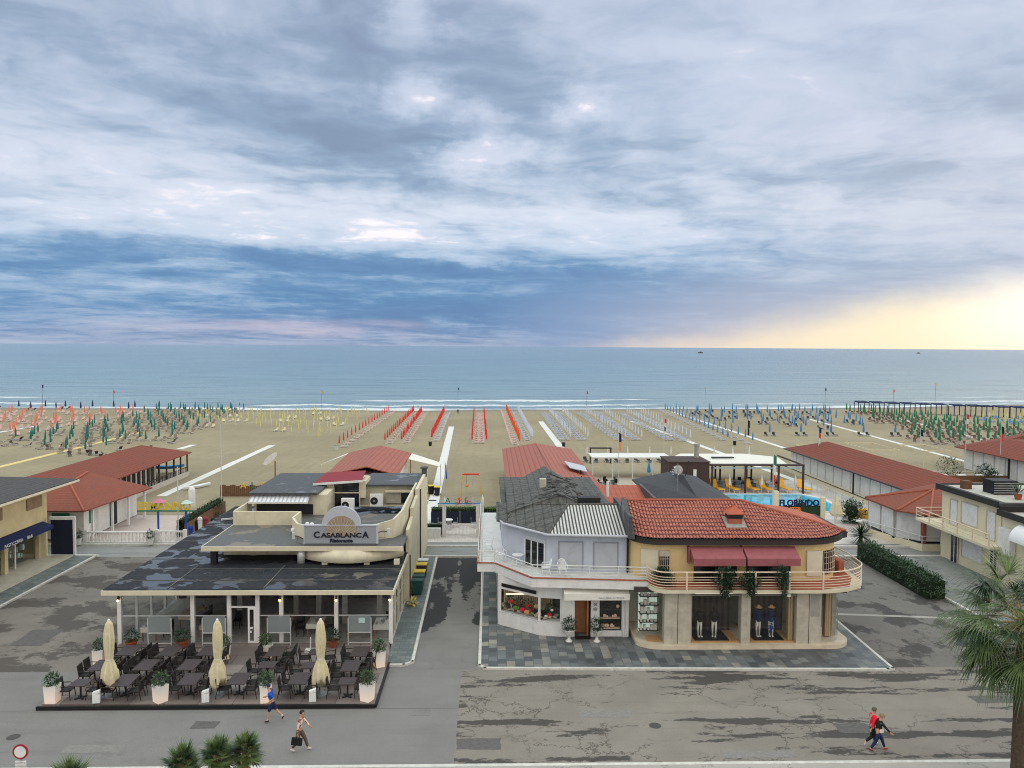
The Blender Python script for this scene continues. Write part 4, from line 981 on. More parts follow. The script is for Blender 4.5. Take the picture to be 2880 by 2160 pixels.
K1.put((-4.85, 52.6, .12), 1.57, 'dark green wheelie bin, nearest of the row against the restaurant wall', g)
K1.put((-4.85, 53.6, .12), 1.57, 'dark green wheelie bin, second of the row against the restaurant wall', g)
K2.put((-4.88, 54.7, .12), 1.57, 'dark wheelie bin with a yellow lid, third of the row by the restaurant wall', g)
K2.put((-4.9, 56.5, .12), 1.57, 'dark wheelie bin with a yellow lid, fourth of the row by the restaurant wall', g)
K3.put((-4.9, 57.6, .12), 1.57, 'grey wheelie bin with a white lid, farthest of the row by the restaurant wall', g)
K4.put((-5.95, 88.5, 0), 0, 'black bin with a yellow lid on the sand beside the white boardwalk', 'bins on the sand'); K4.put((-6.7, 89.3, 0), .3, 'black bin with a yellow lid behind the other one beside the boardwalk', 'bins on the sand')
b = MB(); bush(b, (-4.95, 50.4, .35), .28, 60, .25, .12, (1, 1, .8), 3); b.build('yellow_bags', 'yellow', loc=(-4.95, 50.4, .12), label='crumpled yellow bag on the pavement against the restaurant wall', cat='bag')
# manhole
b = MB(); b.box(-3.6, -2.7, 35.3, 35.9, .013, .02); b.build('manhole_cover', 'asphalt_lane', loc=(-3.1, 35.6, .013), label='rectangular metal cover set in the smooth grey asphalt', cat='manhole cover')

# ================================================================== BLUE AND WHITE CORNER BUILDING
T = thing('corner_building', 'lavender painted corner building with grey roofs, white wraparound balcony and shop below', 'building', (4.5, 50, 0))
gp = [(.6, 46.75), (2.95, 44.95), (3.85, 44.7), (3.85, 45.0), (3.85, 46.0), (8.15, 46.0), (8.15, 62), (.6, 62)]
b = MB(); b.prism([(1.2, 48.6), (4.3, 46.7), (8.12, 46.7), (8.12, 62), (1.2, 62)], .12, 3.2); b.build('ground_wall', 'room_dark', T)
# shop bay: base plinth, window, corner posts
def bay(z0, z1, pts, inset, name, mat, th=.1):
    b = MB()
    for p, q in zip(pts, pts[1:]):
        p = Vector((*p, 0)); q = Vector((*q, 0)); d = (q-p).normalized(); nrm = Vector((-d.y, d.x, 0))
        a = p+nrm*inset; c = q+nrm*inset
        b.prism([a.to_2d(), c.to_2d(), (c+nrm*th).to_2d(), (a+nrm*th).to_2d()], z0, z1)
    return b.build(name, mat, T)
bp = [(.62, 46.8), (2.95, 44.98), (4.25, 44.72)]
bay(.12, .95, bp, 0, 'shop_plinth', 'white'); bay(2.35, 3.2, bp, 0, 'shop_fascia', 'white'); bay(.95, .98, bp, -.03, 'sill', 'white', .6)
w_ = bay(.98, 2.35, bp, .05, 'shop_window', 'glass', .015)
for (x, y) in ((.68, 46.78), (2.95, 45.03), (4.22, 44.8)):
    b = MB(); b.box(x-.07, x+.07, y-.02, y+.12, .95, 2.4); b.build('corner_post', 'white', T)
b = MB(); b.box(.55, .72, 46.85, 62, .12, 3.2); b.build('side_wall', 'white', T)
b = MB(); b.slab([(.75, 46.55, 2.75), (2.75, 45.0, 2.75), (2.75, 45.02, 2.55), (.75, 46.57, 2.55)], .02); b.build('fascia_slot', 'black', T)
b = MB(); b.box(4.25, 5.0, 44.75, 44.9, .12, 3.2); b.box(5.0, 5.9, 44.75, 44.9, 2.45, 3.2); b.box(5.95, 6.45, 44.75, 44.9, .12, 3.2); b.box(6.45, 7.75, 44.75, 44.9, 2.4, 3.2); b.box(6.45, 7.75, 44.75, 44.9, .12, .45); b.box(7.75, 8.15, 44.7, 44.9, .12, 3.2)
b.build('shop_front', 'marble_white', T) if 'marble_white' in MT else b.build('shop_front', 'white', T)
b = MB(); b.box(5.05, 5.85, 45.4, 45.5, .13, 2.45); b.build('shop_interior', 'wood', T)
b = MB(); b.box(5.72, 5.82, 44.85, 45.7, .13, 2.4); d = b.build('door', 'wood', T); b = MB(); b.box(5.65, 5.72, 45.5, 45.56, 1.0, 1.3); b.build('handle', 'grey_metal', d)
b = MB(); b.box(5.02, 5.9, 44.3, 44.8, .125, .14); b.build('doormat', 'black', T)
b = MB(); b.box(6.5, 7.7, 44.8, 44.815, .45, 2.38); b.build('shop_window', 'glass', T)
for x in (7.85, 8.0): b = MB(); b.tube([(x, 44.65, .12), (x, 44.65, 3.1)], .04, 8); b.build('pipe', 'white', T)
# window contents: sub-part goods
rd = random.Random(11)
b = MB()
for i in range(40):
    t = rd.random(); x = .9+3.1*t; y = 46.75-1.75*min(1, t*1.35)+rd.uniform(.1, .5); s = rd.uniform(.05, .13); b.ball((x, y, 1.02+s), s, 7, 5, (1.4, 1, .8))
b.build('displayed_hats', 'shell_line', T, kind='stuff')
for m_, sd_ in (('cloth_white', 1), ('cloth_red', 2), ('leaf_bright', 3), ('hair_dark', 4), ('light_wood', 5)):
    rd = random.Random(sd_); b = MB()
    for i in range(7):
        t = rd.random(); x = .9+3.1*t; y = 46.8-1.75*min(1, t*1.35)+rd.uniform(.0, .3); s = rd.uniform(.08, .17); b.ball((x, y, rd.choice([1.05, 1.15, 1.5])+s), s, 7, 5, (1.2, .8, .9))
    b.build('displayed_goods', m_, T, kind='stuff')
b = MB(); b.box(1.0, 3.9, 45.75, 45.8, 2.3, 2.34)
b.build('display_light', 'shop_glow', T)  # glowing strip added at the window top to brighten the displayed goods
b = MB()
for i in range(14):
    x = 6.6+rd.random()*1.0; z = rd.choice([.55, 1.15, 1.7]); s = rd.uniform(.06, .12); b.ball((x, 45.05, z+s), s, 7, 5)
b.box(6.5, 7.7, 44.95, 45.2, .5, .54); b.box(6.5, 7.7, 44.95, 45.2, 1.1, 1.14); b.build('displayed_goods', 'cloth_pink', T)
b = MB()
for x, y, z in ((1.9, 46.2, 1.75), (1.3, 46.75, 1.55), (2.5, 45.8, 1.6), (3.6, 45.3, 1.5), (7.0, 45.1, 1.9)): bush(b, (x, y, z), .28, 90, .2, .08, (1, .6, 1.2), int(x*9))
b.build('displayed_plants', 'leaf_dark', T)
b = MB(); b.box(.9, 3.9, 46.9, 46.95, 1., 2.4); b.build('display_back', 'curtain', T)
# shop awning box over the door
b = MB(); b.slab([(4.3, 43.9, 2.9), (8.05, 43.9, 2.9), (8.05, 44.7, 3.12), (4.3, 44.7, 3.12)], .1); b.box(4.3, 8.05, 43.86, 43.9, 2.55, 2.92); aw = b.build('shop_awning', 'cloth_white', T)
text('lettering', 'GALLERIA di MODA', .17, 'sign_grey', aw, (7.0, 43.85, 2.63), depth=.004)
text('emblem_lettering', '00', .2, 'bronze', T, (6.2, 44.74, 1.95), depth=.005); 
b = MB(); b.lathe((0, 0, 0), [(.12, 0), (.12, .02)], 16); b.V = [(6.2+v[0], 44.74-v[2], 1.75+v[1]*.8) for v in b.V]; b.build('emblem', 'grey_metal', T)
# balcony slab
bs_ = [(-.72, 47.4), (.3, 47.35), (2.44, 44.25), (9.05, 43.65), (9.05, 45.6), (3.7, 45.6), (.9, 48.7), (.75, 62), (-.72, 62)]
b = MB(); b.prism(bs_, 3.2, 3.72); sl_ = b.build('balcony_slab', 'white', T)
b = MB(); e = [(-.76, 62), (-.76, 47.34), (.3, 47.3), (2.42, 44.2), (9.05, 43.6)]
for p, q in zip(e, e[1:]):
    p = Vector((*p, 0)); q = Vector((*q, 0)); d = (q-p).normalized(); nn_ = Vector((-d.y, d.x, 0))*.12
    b.prism([p.to_2d(), q.to_2d(), (q+nn_).to_2d(), (p+nn_).to_2d()], 3.722, 3.78)
b.build('coping', 'maroon_stone', T) if 'maroon_stone' in MT else b.build('coping', 'brick_red', T)
def railing(pts, z0, h, nb, mat, parent, rr=.02, post=1.6, name='railing', bars=None):
    b = MB(); L = [Vector((*p, 0)) for p in pts]
    for i in range(nb+1 if bars is None else len(bars)):
        z = z0+h*i/max(1, nb) if bars is None else z0+bars[i]
        if z > z0+.02: b.tube([(p.x, p.y, z) for p in L], rr*(1.4 if abs(z-z0-h) < .01 else .8), 6)
    for p, q in (zip(L, L[1:]) if post else []):
        n = max(1, round((q-p).length/post))
        for j in range(n+(1 if q == L[-1] else 0)):
            c = p+(q-p)*j/n; b.tube([(c.x, c.y, z0), (c.x, c.y, z0+h)], rr*1.3, 6)
    return b.build(name, mat, parent)
rp = [(-.68, 62), (-.68, 47.45), (.32, 47.4), (2.5, 44.33), (9.0, 43.75)]
railing(rp, 3.78, .70, 4, 'white', T, .02, 1.6)
b = MB()
for p, q in zip(rp[1:3], rp[2:4]):
    n_ = Vector((q[0]-p[0], q[1]-p[1], 0)); b.quad((*p, 3.82), (*q, 3.82), (*q, 4.35), (*p, 4.35))
b.quad((2.5, 44.36, 3.82), (8.2, 43.86, 3.82), (8.2, 43.86, 4.35), (2.5, 44.36, 4.35)); b.build('balcony_glass', 'glass', T)
# upper storey
uw = [(.85, 48.75), (3.45, 45.75), (8.1, 45.35), (8.1, 62), (.85, 62)]
b = MB(); b.prism(uw, 3.72, 6.02); b.build('upper_wall', 'lavender', T)
d1 = Vector((2.6, -3.0, 0)).normalized(); n1_ = Vector((-d1.y, d1.x, 0)); fr0 = Vector((.85, 48.75, 0))
def onang(s, off, z): p = fr0+d1*s-n1_*off; return (p.x, p.y, z)
def angbox(s0, s1, o0, o1, z0, z1, name, mat, par):
    b = MB(); b.prism([onang(s0, o0, 0)[:2], onang(s1, o0, 0)[:2], onang(s1, o1, 0)[:2], onang(s0, o1, 0)[:2]], z0, z1); return b.build(name, mat, par)
w_ = angbox(2.1, 3.75, .003, .03, 3.75, 5.45, 'window', 'dark_glass', T)
angbox(2.0, 3.85, .001, .05, 5.3, 5.55, 'shutter_box', 'shutter', w_)
for s in (2.05, 2.6, 3.15, 3.72): angbox(s, s+.07, .031, .06, 3.75, 5.3, 'window_frame', 'white_plastic', w_)
d2 = Vector((4.65, -.4, 0)).normalized()
for x0 in (4.15, 6.2):
    y = 45.75-(x0-3.45)*.086; b = MB(); b.prism([(x0, y-.02), (x0+1.35, y-.136), (x0+1.35, y+.1), (x0, y+.1)], 3.9, 5.45); w_ = b.build('shutter', 'blind', T)
    b = MB(); b.prism([(x0-.06, y-.01), (x0+1.41, y-.13), (x0+1.41, y-.02), (x0-.06, y+.1)], 3.88, 5.47); b.build('recess', 'stucco_base', w_)
    b = MB(); 
    for xx in (x0-.05, x0+1.35): b.prism([(xx, y-.06-(xx-x0)*.086), (xx+.05, y-.06-(xx-x0)*.086), (xx+.05, y+.1), (xx, y+.1)], 3.9, 5.5)
    b.prism([(x0-.05, y-.05), (x0+1.4, y-.17), (x0+1.4, y+.1), (x0-.05, y+.1)], 5.45, 5.52); b.build('shutter_frame', 'frame_shade', w_)
b = MB(); b.tube([(8.12, 45.2, 3.75), (8.12, 45.2, 6.1)], .05, 8); b.build('drainpipe', 'black', T)
# roofs
eL = (.45, 48.9, 6.05); e1_ = (.9, 48.2, 6.05); e2_ = (3.45, 45.25, 6.05); e3_ = (8.2, 44.85, 6.05); rA = (1.9, 50.5, 6.75); rB = (4.9, 48.4, 7.15); rC = (8.25, 48.5, 7.15)
b = MB(); b.slab([e2_, e3_, rC, rB], .08); b.build('front_roof', 'roof_corrugated', T)
b = MB(); b.slab([e1_, e2_, rB, rA], .08); b.slab([eL, e1_, rA, (.45, 52, 6.6)], .08); b.build('side_roof', 'roof_grey_stone', T)
b = MB(); b.tube([e2_, rB, rC], .09, 8); b.tube([e1_, rA, rB], .08, 8); b.build('ridge_tiles', 'roof_grey_stone', T)
b = MB(); b.tube([(.4, 50, 6.02), (.85, 48.1, 6.02), (3.4, 45.15, 6.02), (8.2, 44.75, 6.02)], .075, 8); b.build('gutter', 'shutter', T)
b = MB(); b.box(.8, 8.1, 50.5, 62.5, 6.02, 6.5); b.slab([(1.15, 49.2, 6.5), (1.15, 56, 6.95), (4.35, 62.3, 7.45), (4.6, 50.2, 7.45)], .1)
b.slab([(4.6, 50.2, 7.45), (4.35, 62.3, 7.45), (6.5, 56.5, 6.8), (6.9, 49.5, 6.6)], .1); b.add([(1.15, 49.2, 6.4), (6.9, 49.5, 6.5), (4.6, 50.2, 7.35)], [(0, 1, 2)]); b.build('rear_roof', 'roof_grey_stone', T)
b = MB(); rd = random.Random(9)
for i in range(170): x = 1.3+rd.random()*5; y = 50+rd.random()*9; z = 7.45-abs(x-4.5)*.32+.02; b.cbox((x, y, z), (rd.uniform(.2, .7), rd.uniform(.1, .25), .07), rd.uniform(-.3, .3), 0, -.2 if x < 4.5 else .3)
b.build('loose_slates', 'stucco_dark', T, kind='stuff')
b = MB(); b.box(3.5, 3.95, 53.9, 54.4, 7.0, 7.8); b.build('chimney', 'stone', T); b = MB(); b.box(5.6, 7.0, 48.7, 49.3, 7.1, 7.5); b.build('chimney', 'black', T)
for x in (-.45,): b = MB(); b.tube([(x, 47.6, .12), (x, 47.6, 3.2)], .05, 8); b.tube([(x, 47.6, 3.78), (x, 47.6, 5.9)], .05, 8); b.build('balcony_post', 'white', T)
# plastic chairs on the balcony
def plchair():
    t = thing('plastic_chair', '', 'chair')
    b = MB(); b.box(-.22, .22, -.22, .22, .40, .44); b.build('seat', 'white_plastic', t)
    b = MB()
    for i in range(7): x = -.18+i*.06; b.tube([(x, .22, .44), (x*1.15, .27, .66), (x*1.0, .31, .88-abs(x)*.5)], .016, 5)
    b.tube([(-.22, .22, .44), (-.24, .27, .68), (-.16, .31, .84), (0, .32, .92), (.16, .31, .84), (.24, .27, .68), (.22, .22, .44)], .025, 6); b.build('backrest', 'white_plastic', t)
    for s in (-1, 1):
        b = MB(); b.tube([(s*.25, .25, .64), (s*.27, -.15, .64), (s*.25, -.22, .42)], .022, 6); b.build('armrest', 'white_plastic', t)
        for sy in (-1, 1): b = MB(); b.tube([(s*.2, sy*.2, .42), (s*.25, sy*.25, 0)], .022, 6); b.build('leg', 'white_plastic', t)
    return t
K = Kind(plchair); g = 'white plastic chairs on the balcony'
K.put((-.05, 50.3, 3.73), -1.6, 'white plastic armchair on the side arm of the balcony, beside the lavender wall', g)
K.put((.75, 47.9, 3.73), .3, 'white plastic armchair at the bend of the balcony, left of the white table', g)
K.put((3.3, 45.0, 3.73), -1.5, 'white plastic armchair seen from the side, right of the dark balcony window', g)
K.put((4.25, 44.75, 3.73), .1, 'white plastic armchair facing the street before the left shutter', g)
t = thing('balcony_table', 'white plastic table on the balcony before the dark window', 'table', (1.9, 46.7, 3.73))
b = MB(); b.lathe((1.75, 46.9, 4.36), [(.36, 0), (.37, .04)], 16); b.build('tabletop', 'white_plastic', t)
for a in range(3): b = MB(); b.tube([(1.75, 46.9, 4.36), (1.75+.28*math.cos(a*2.1), 46.9+.28*math.sin(a*2.1), 3.73)], .02, 6); b.build('leg', 'white_plastic', t)
def urn():
    t = thing('urn_planter', '', 'planter')
    b = MB(); b.lathe((0, 0, 0), [(.2, 0), (.2, .06), (.09, .12), (.08, .28), (.2, .38), (.3, .55), (.34, .66), (.36, .68)], 16); b.build('urn', 'white', t, smooth=True)
    b = MB(); bush(b, (0, 0, .98), .40, 520, .2, .035, (1, 1, .9), 6); b.build('foliage', 'leaf_dark', t)
    return t
K = Kind(urn); K.put((4.6, 44.0, .12), 0, 'white urn with a dense dark plant left of the shop door', 'urns flanking the shop door'); K.put((6.2, 43.95, .12), 1, 'white urn with a dense dark plant right of the shop door', 'urns flanking the shop door')
# ================================================================== CREAM BUILDING WITH THE RED TILED ROOF
T = thing('shop_house', 'yellow two storey house with curved red tiled roof, maroon awnings and clothes shop windows', 'building', (15, 47, 0))
arc = lambda cx, cy, rx, ry, a0, a1, n=8: [(cx+rx*math.cos(R(a0+(a1-a0)*i/n)), cy+ry*math.sin(R(a0+(a1-a0)*i/n))) for i in range(n+1)]
# stepped base following the shop windows
bse = arc(9.9, 43.9, 1.65, 1.2, 200, 270)+[(19.2, 42.7)]+arc(19.3, 44.1, 1.35, 1.4, 280, 370)+[(20.5, 52), (8.3, 52)]
b = MB(); b.prism(bse, .1, .34); b.build('base_step', 'marble', T)
b = MB(); b.prism([(8.25, 46.6), (20.2, 46.6), (20.2, 54), (8.25, 54)], .12, 3.3); b.build('rear_wall', 'stone', T)
b = MB(); b.prism([(8.25, 43.5), (20.3, 43.2), (20.2, 46.6), (8.25, 46.6)], 3.15, 3.4); b.build('shop_ceiling', 'room_dark', T)
for x0, x1 in ((9.85, 11.35), (14.2, 14.72), (17.35, 18.75)):
    b = MB(); b.box(x0, x1, 42.95, 43.5, .34, 3.35); p = b.build('stone_pier', 'stone', T)
    if x1-x0 > 1: b = MB(); b.box((x0+x1)/2-.012, (x0+x1)/2+.012, 42.935, 42.95, .34, 3.35); b.build('pier_joint', 'soil', p)
b = MB(); b.box(18.15, 18.65, 42.93, 42.949, 1.9, 3.1); b.build('wall_plaque', 'stucco_base', T)
for x0, x1 in ((11.4, 14.15), (14.77, 17.3)):
    b = MB(); b.box(x0, x1, 43.1, 43.12, .36, 3.1); b.build('shop_window', 'glass', T)
    b = MB(); b.box(x0, x1, 44.95, 45.05, .41, 3.1); b.build('window_backdrop', 'wood_panel', T)
    b = MB(); b.box(x0+.3, x1-.3, 43.3, 43.42, 3.06, 3.08); b.build('display_light', 'shop_glow', T)
    b = MB(); b.box(x0, x1, 43.14, 46, .345, .40); b.build('display_floor', 'light_wood', T)
    b = MB(); b.box(x0+.3, x1-.5, 43.3, 44.9, .402, .43); b.build('display_rug', 'black', T)
    b = MB(); b.box(x0-.05, x1+.05, 43.0, 43.15, 3.08, 3.14); b.build('window_head', 'stucco_base', T)
b = MB(); b.box(17.0, 17.28, 43.3, 43.6, .41, 3.1); b.box(11.4, 11.5, 43.3, 43.8, .41, 3.1); b.build('curtain', 'curtain', T)
# curved corner windows
def curvewall(pts, z0, z1, name, mat, th=.02):
    b = MB(); n = len(pts); c = Vector((sum(p[0] for p in pts)/n, sum(p[1] for p in pts)/n+2)); V_ = []
    q = [((Vector(p)-c).normalized()*th+Vector(p)) for p in pts]
    for L in (pts, [(v.x, v.y) for v in q]):
        for z in (z0, z1): V_ += [(p[0], p[1], z) for p in L]
    b.add(V_, [(i, i+1, n+i+1, n+i) for i in range(n-1)]+[(2*n+i+1, 2*n+i, 3*n+i, 3*n+i+1) for i in range(n-1)]+[(n+i, n+i+1, 3*n+i+1, 3*n+i) for i in range(n-1)]+[(i+1, i, 2*n+i, 2*n+i+1) for i in range(n-1)])
    return b.build(name, mat, T)
cl = arc(10.1, 44.6, 1.7, 1.5, 195, 262); cr = arc(18.9, 44.3, 1.3, 1.2, 278, 365)
curvewall(cl, .36, 3.2, 'curved_window', 'glass'); curvewall(cr, .36, 3.2, 'curved_window', 'glass')
b = MB(); b.box(8.75, 9.85, 44.9, 45.0, .4, 3.0); b.build('shelf_back', 'case_glow', T)
rd = random.Random(21); b = MB()
for zi, z in enumerate((.55, 1.05, 1.55, 2.05, 2.55)):
    b.box(8.75, 9.85, 44.4, 44.88, z, z+.03)
b.build('display_shelves', 'black', T)
b = MB()
for zi, z in enumerate((.58, 1.08, 1.58, 2.08, 2.58)):
    for j in range(5): s = rd.uniform(.10, .19); b.box(8.8+j*.2, 8.8+j*.2+s, 44.5, 44.7, z, z+rd.choice([.1, .28, .38]))
b.build('shoe_boxes', 'cloth_white', T)
b = MB(); b.box(9.0, 9.85, 43.3, 44.3, .345, .37); b.build('display_floor', 'light_wood', T)
b = MB(); b.box(18.8, 20.0, 45.2, 45.3, .36, 3.1); b.build('window_backdrop', 'cloth_white', T); b = MB(); b.box(19.4, 19.75, 43.9, 44.2, .4, 3.1); b.build('curtain', 'curtain', T)
b = MB(); b.box(20.0, 20.25, 44.4, 52, .34, 3.35); b.build('side_wall', 'stone', T)
# mannequins in the windows
def mannequin(top, leg, hat):
    def f():
        t = thing('mannequin', '', 'mannequin')
        b = MB(); 
        for s in (-1, 1): b.tube([(s*.08, 0, .06), (s*.10, .02, .5), (s*.07, 0, .92)], [.045, .06, .09], 8); b.cbox((s*.08, -.06, .03), (.09, .24, .06))
        b.build('legs', leg, t, smooth=True)
        b = MB(); b.tube([(0, 0, .88), (0, 0, 1.1), (0, 0, 1.38), (0, 0, 1.48)], [.15, .14, .2, .06], 10)
        for s in (-1, 1): b.tube([(s*.18, 0, 1.38), (s*.27, .02, 1.1), (s*.24, -.12, .85)], [.06, .05, .035], 7)
        b.build('torso', top, t, smooth=True)
        b = MB(); b.ball((0, 0, 1.62), .1, 10, 8, (.85, 1, 1.2)); b.build('head', top, t, smooth=True)
        if hat: b = MB(); b.lathe((0, 0, 1.68), [(.22, 0), (.2, .03), (.11, .04), (.1, .13), (.04, .15)], 14); b.build('hat', 'light_wood', t, smooth=True)
        return t
    return f
MA = Kind(mannequin('cloth_black', 'cloth_white', False)); MC = Kind(mannequin('cloth_navy', 'cloth_white', True))
MA.put((12.1, 43.9, .43), .2, 'mannequin in a dark jacket, left one in the left shop window', 'mannequins in the clothes shop windows'); MA.put((12.95, 43.9, .43), -.3, 'mannequin in a dark coat, right one in the left shop window', 'mannequins in the clothes shop windows')
MC.put((15.5, 43.9, .43), .2, 'mannequin in a dark top and straw hat, left one in the right shop window', 'mannequins in the clothes shop windows'); MC.put((16.25, 43.9, .43), -.2, 'mannequin with a straw hat holding blue cloth, right one in the right shop window', 'mannequins in the clothes shop windows')
b = MB(); bush(b, (16.3, 43.72, 1.15), .16, 30, .3, .15, (1, .5, 1.6), 3); b.build('blue_scarf', 'cloth_blue', loc=(16.3, 43.72, 1.1), label='blue cloth hanging on the hatted mannequin at the right', cat='scarf')
b = MB(); b.box(19.0, 19.25, 44.0, 44.25, .37, .9); b.ball((19.12, 44.1, 1.02), .13, 8, 6); b.build('shop_goods', 'cloth_white', loc=(19.1, 44.1, .37), label='small white display of goods behind the curved glass at the right corner', cat='display')
# balcony
bal = arc(9.85, 43.65, .85, 1.2, 180, 270)+[(18.4, 42.42)]+arc(18.5, 44.9, 3.25, 2.48, 275, 345)+[(21.85, 47.2), (20.6, 47.2), (20.6, 52), (9.05, 52)]
b = MB(); b.prism(bal, 3.38, 3.56); b.build('balcony_slab', 'cream_trim', T)
bi = [p for p in bal[:-4]]
railp = [(9.0, 44.4)]+bi+[(21.85, 46.4), (21.5, 49.6)]
railing([(p[0], p[1]+.05) for p in railp], 3.56, 1.0, 1, 'rail_cream', T, .026, 0, bars=[.12, .27, .42, .57, .72, 1.0]) if 'rail_cream' in MT else None
M('rail_cream', (.62, .50, .38), .5, .08)
railing([(p[0], p[1]+.06) for p in railp], 3.56, 1.0, 1, 'rail_cream', T, .028, 0, bars=[.12, .27, .42, .57, .72, 1.0])
for x in (10.95, 12.9, 14.8, 16.7, 18.6): b = MB(); b.cbox((x, 42.46, 4.06), (.09, .07, 1.0)); b.build('railing_post', 'rail_cream', T)
b = MB(); b.prism([(20.9, 45.6), (21.3, 45.8), (20.9, 49), (20.7, 49)], 3.57, 4.3); b.build('brick_edging', 'brick_red', T)
b = MB(); b.prism([(9.15, 43.3), (9.9, 42.62), (18.5, 42.5), (20.4, 43.1), (21.3, 44.8), (21.5, 46.8), (20.7, 46.8), (9.15, 46)], 3.562, 3.575); b.build('balcony_floor', 'pot', T)
# upper storey
up_pl = arc(10.0, 45.6, 1.75, 1.5, 185, 270)+[(18.6, 44.1)]+arc(18.6, 46.1, 2.0, 2.0, 275, 360)+[(20.55, 51), (8.25, 51)]
b = MB(); b.prism(up_pl, 3.56, 5.78); b.build('upper_wall', 'yellow_wall', T)
for x0, x1 in ((11.75, 14.25), (14.8, 17.35)):
    b = MB(); b.box(x0, x1, 44.03, 44.09, 3.58, 5.5); w_ = b.build('french_window', 'dark_glass', T)
    b = MB(); 
    for x in (x0, (x0+x1)/2-.03, x1-.06): b.box(x, x+.06, 43.99, 44.03, 3.58, 5.5)
    b.build('window_frame', 'bronze', w_)
    b = MB(); b.slab([(x0-.3, 42.95, 5.2), (x1+.15, 42.95, 5.2), (x1+.15, 43.85, 5.66), (x0-.3, 43.85, 5.66)], .03); b.box(x0-.3, x1+.15, 42.93, 42.95, 4.78, 5.2)
    for x in (x0-.3, x1+.13): b.add([(x, 42.95, 4.8), (x, 42.95, 5.18), (x, 43.85, 5.62), (x, 43.85, 5.3)], [(0, 1, 2, 3)])
    b.build('awning', 'awning_red', T)
    b = MB(); b.box(x0-.4, x0-.32, 43.7, 44.1, 4.7, 5.66); b.build('awning_arm', 'awning_red', T)
b = MB(); b.add([(8.75, 44.38, 3.9), (9.7, 44.08, 3.9), (9.7, 44.08, 5.4), (8.75, 44.38, 5.4)], [(0, 1, 2, 3)]); b.add([(8.75, 44.42, 3.9), (9.7, 44.12, 3.9), (9.7, 44.12, 5.4), (8.75, 44.42, 5.4)], [(3, 2, 1, 0)]); b.build('shutter', 'blind_cream', T)
b = MB(); b.box(9.75, 10.35, 44.05, 44.1, 3.9, 5.3); w_ = b.build('window', 'dark_glass', T)
b = MB(); b.box(9.75, 10.35, 44.0, 44.049, 5.05, 5.38); b.build('shutter_box', 'stone', w_)
b = MB()
for i in range(6): b.box(9.77+i*.11, 9.79+i*.11, 43.98, 44.0, 3.9, 5.05)
for z in (4.1, 4.5, 4.9): b.box(9.75, 10.35, 43.975, 43.998, z, z+.02)
b.build('window_grille', 'rail_cream', w_)
b = MB(); b.box(18.3, 19.2, 44.0, 44.13, 3.9, 5.35); b.build('shutter', 'shutter_cream', T)
cw = arc(18.6, 46.1, 2.03, 2.03, 290, 325, 6)
curvewall(cw, 3.9, 5.3, 'window', 'dark_glass', .02)
b = MB()
for p in cw: b.tube([(p[0]+.04, p[1]-.04, 3.9), (p[0]+.04, p[1]-.04, 5.3)], .012, 4)
for z in (4.2, 4.55, 4.9, 5.2): b.tube([(p[0]+.04, p[1]-.04, z) for p in cw], .012, 4)
b.build('window_grille', 'rail_cream', T)
# roof
EV = arc(9.8, 45.3, 1.65, 1.65, 185, 268, 7)+[(17.6, 43.6)]+arc(17.9, 47.1, 3.45, 3.5, 275, 335, 8)
EV[-1] = (21.2, 45.45)
def eaveY(x):
    for p, q in zip(EV, EV[1:]):
        if p[0] <= x <= q[0]: return p[1]+(q[1]-p[1])*(x-p[0])/max(1e-6, q[0]-p[0])
    return EV[0][1] if x < EV[0][0] else EV[-1][1]
def top(x): 
    if x < 15.3: return (47.0, 7.65)
    t = (x-15.3)/(21.2-15.3); return (47.0+(45.45-47.0)*t, 7.65+(6.12-7.65)*t)
b = MB(); P_ = .19; NX = int(13.0/P_)*5; NV = 104; rows_ = 13
V_ = []; Fc = []
for i in range(NX+1):
    x = 8.2+13.0*i/NX; ey = eaveY(x); ty, tz = top(x); wv = abs(math.sin(math.pi*(x-8.2)/P_))
    L = math.hypot(ty-ey, tz-6.1)
    for j in range(NV+1):
        v = j/NV; s = v*4.3/rows_*3.02; rr = (v*L/.36) % 1.
        V_.append((x, ey+(ty-ey)*v, 6.1+(tz-6.1)*v+.06*wv+.05*(1-rr)+(.02 if int(x*5+int(v*L/.36)*7) % 5 == 0 else 0)))
for i in range(NX):
    for j in range(NV): Fc.append((i*(NV+1)+j, (i+1)*(NV+1)+j, (i+1)*(NV+1)+j+1, i*(NV+1)+j+1))
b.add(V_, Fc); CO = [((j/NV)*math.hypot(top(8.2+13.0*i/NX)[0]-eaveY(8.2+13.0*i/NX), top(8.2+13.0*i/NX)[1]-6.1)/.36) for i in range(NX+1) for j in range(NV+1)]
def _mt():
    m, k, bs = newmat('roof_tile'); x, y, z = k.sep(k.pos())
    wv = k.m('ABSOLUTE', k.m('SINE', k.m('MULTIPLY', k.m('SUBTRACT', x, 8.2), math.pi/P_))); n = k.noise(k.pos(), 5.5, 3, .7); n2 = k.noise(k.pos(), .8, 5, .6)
    c = k.mix(k.sm(n, .3, .7), (.31, .078, .045), (.46, .175, .115)); c = k.mix(k.sm(wv, .75, .15), c, (.10, .015, .015)); at_ = k.n.new('ShaderNodeAttribute'); at_.attribute_name = 'course'; fr_ = k.m('FRACT', at_.outputs[2]); c = k.mix(k.sm(fr_, .22, .04), c, (.08, .012, .012)); c = k.mix(k.m('MULTIPLY', k.sm(n2, .55, .75), .3), c, (.25, .09, .06))  # valleys and course gaps coloured darker, painting in the shade between tiles
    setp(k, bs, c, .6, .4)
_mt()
tr_ = b.build('tiled_roof', 'roof_tile', T); tr_.data.attributes.new('course', 'FLOAT', 'POINT').data.foreach_set('value', CO)
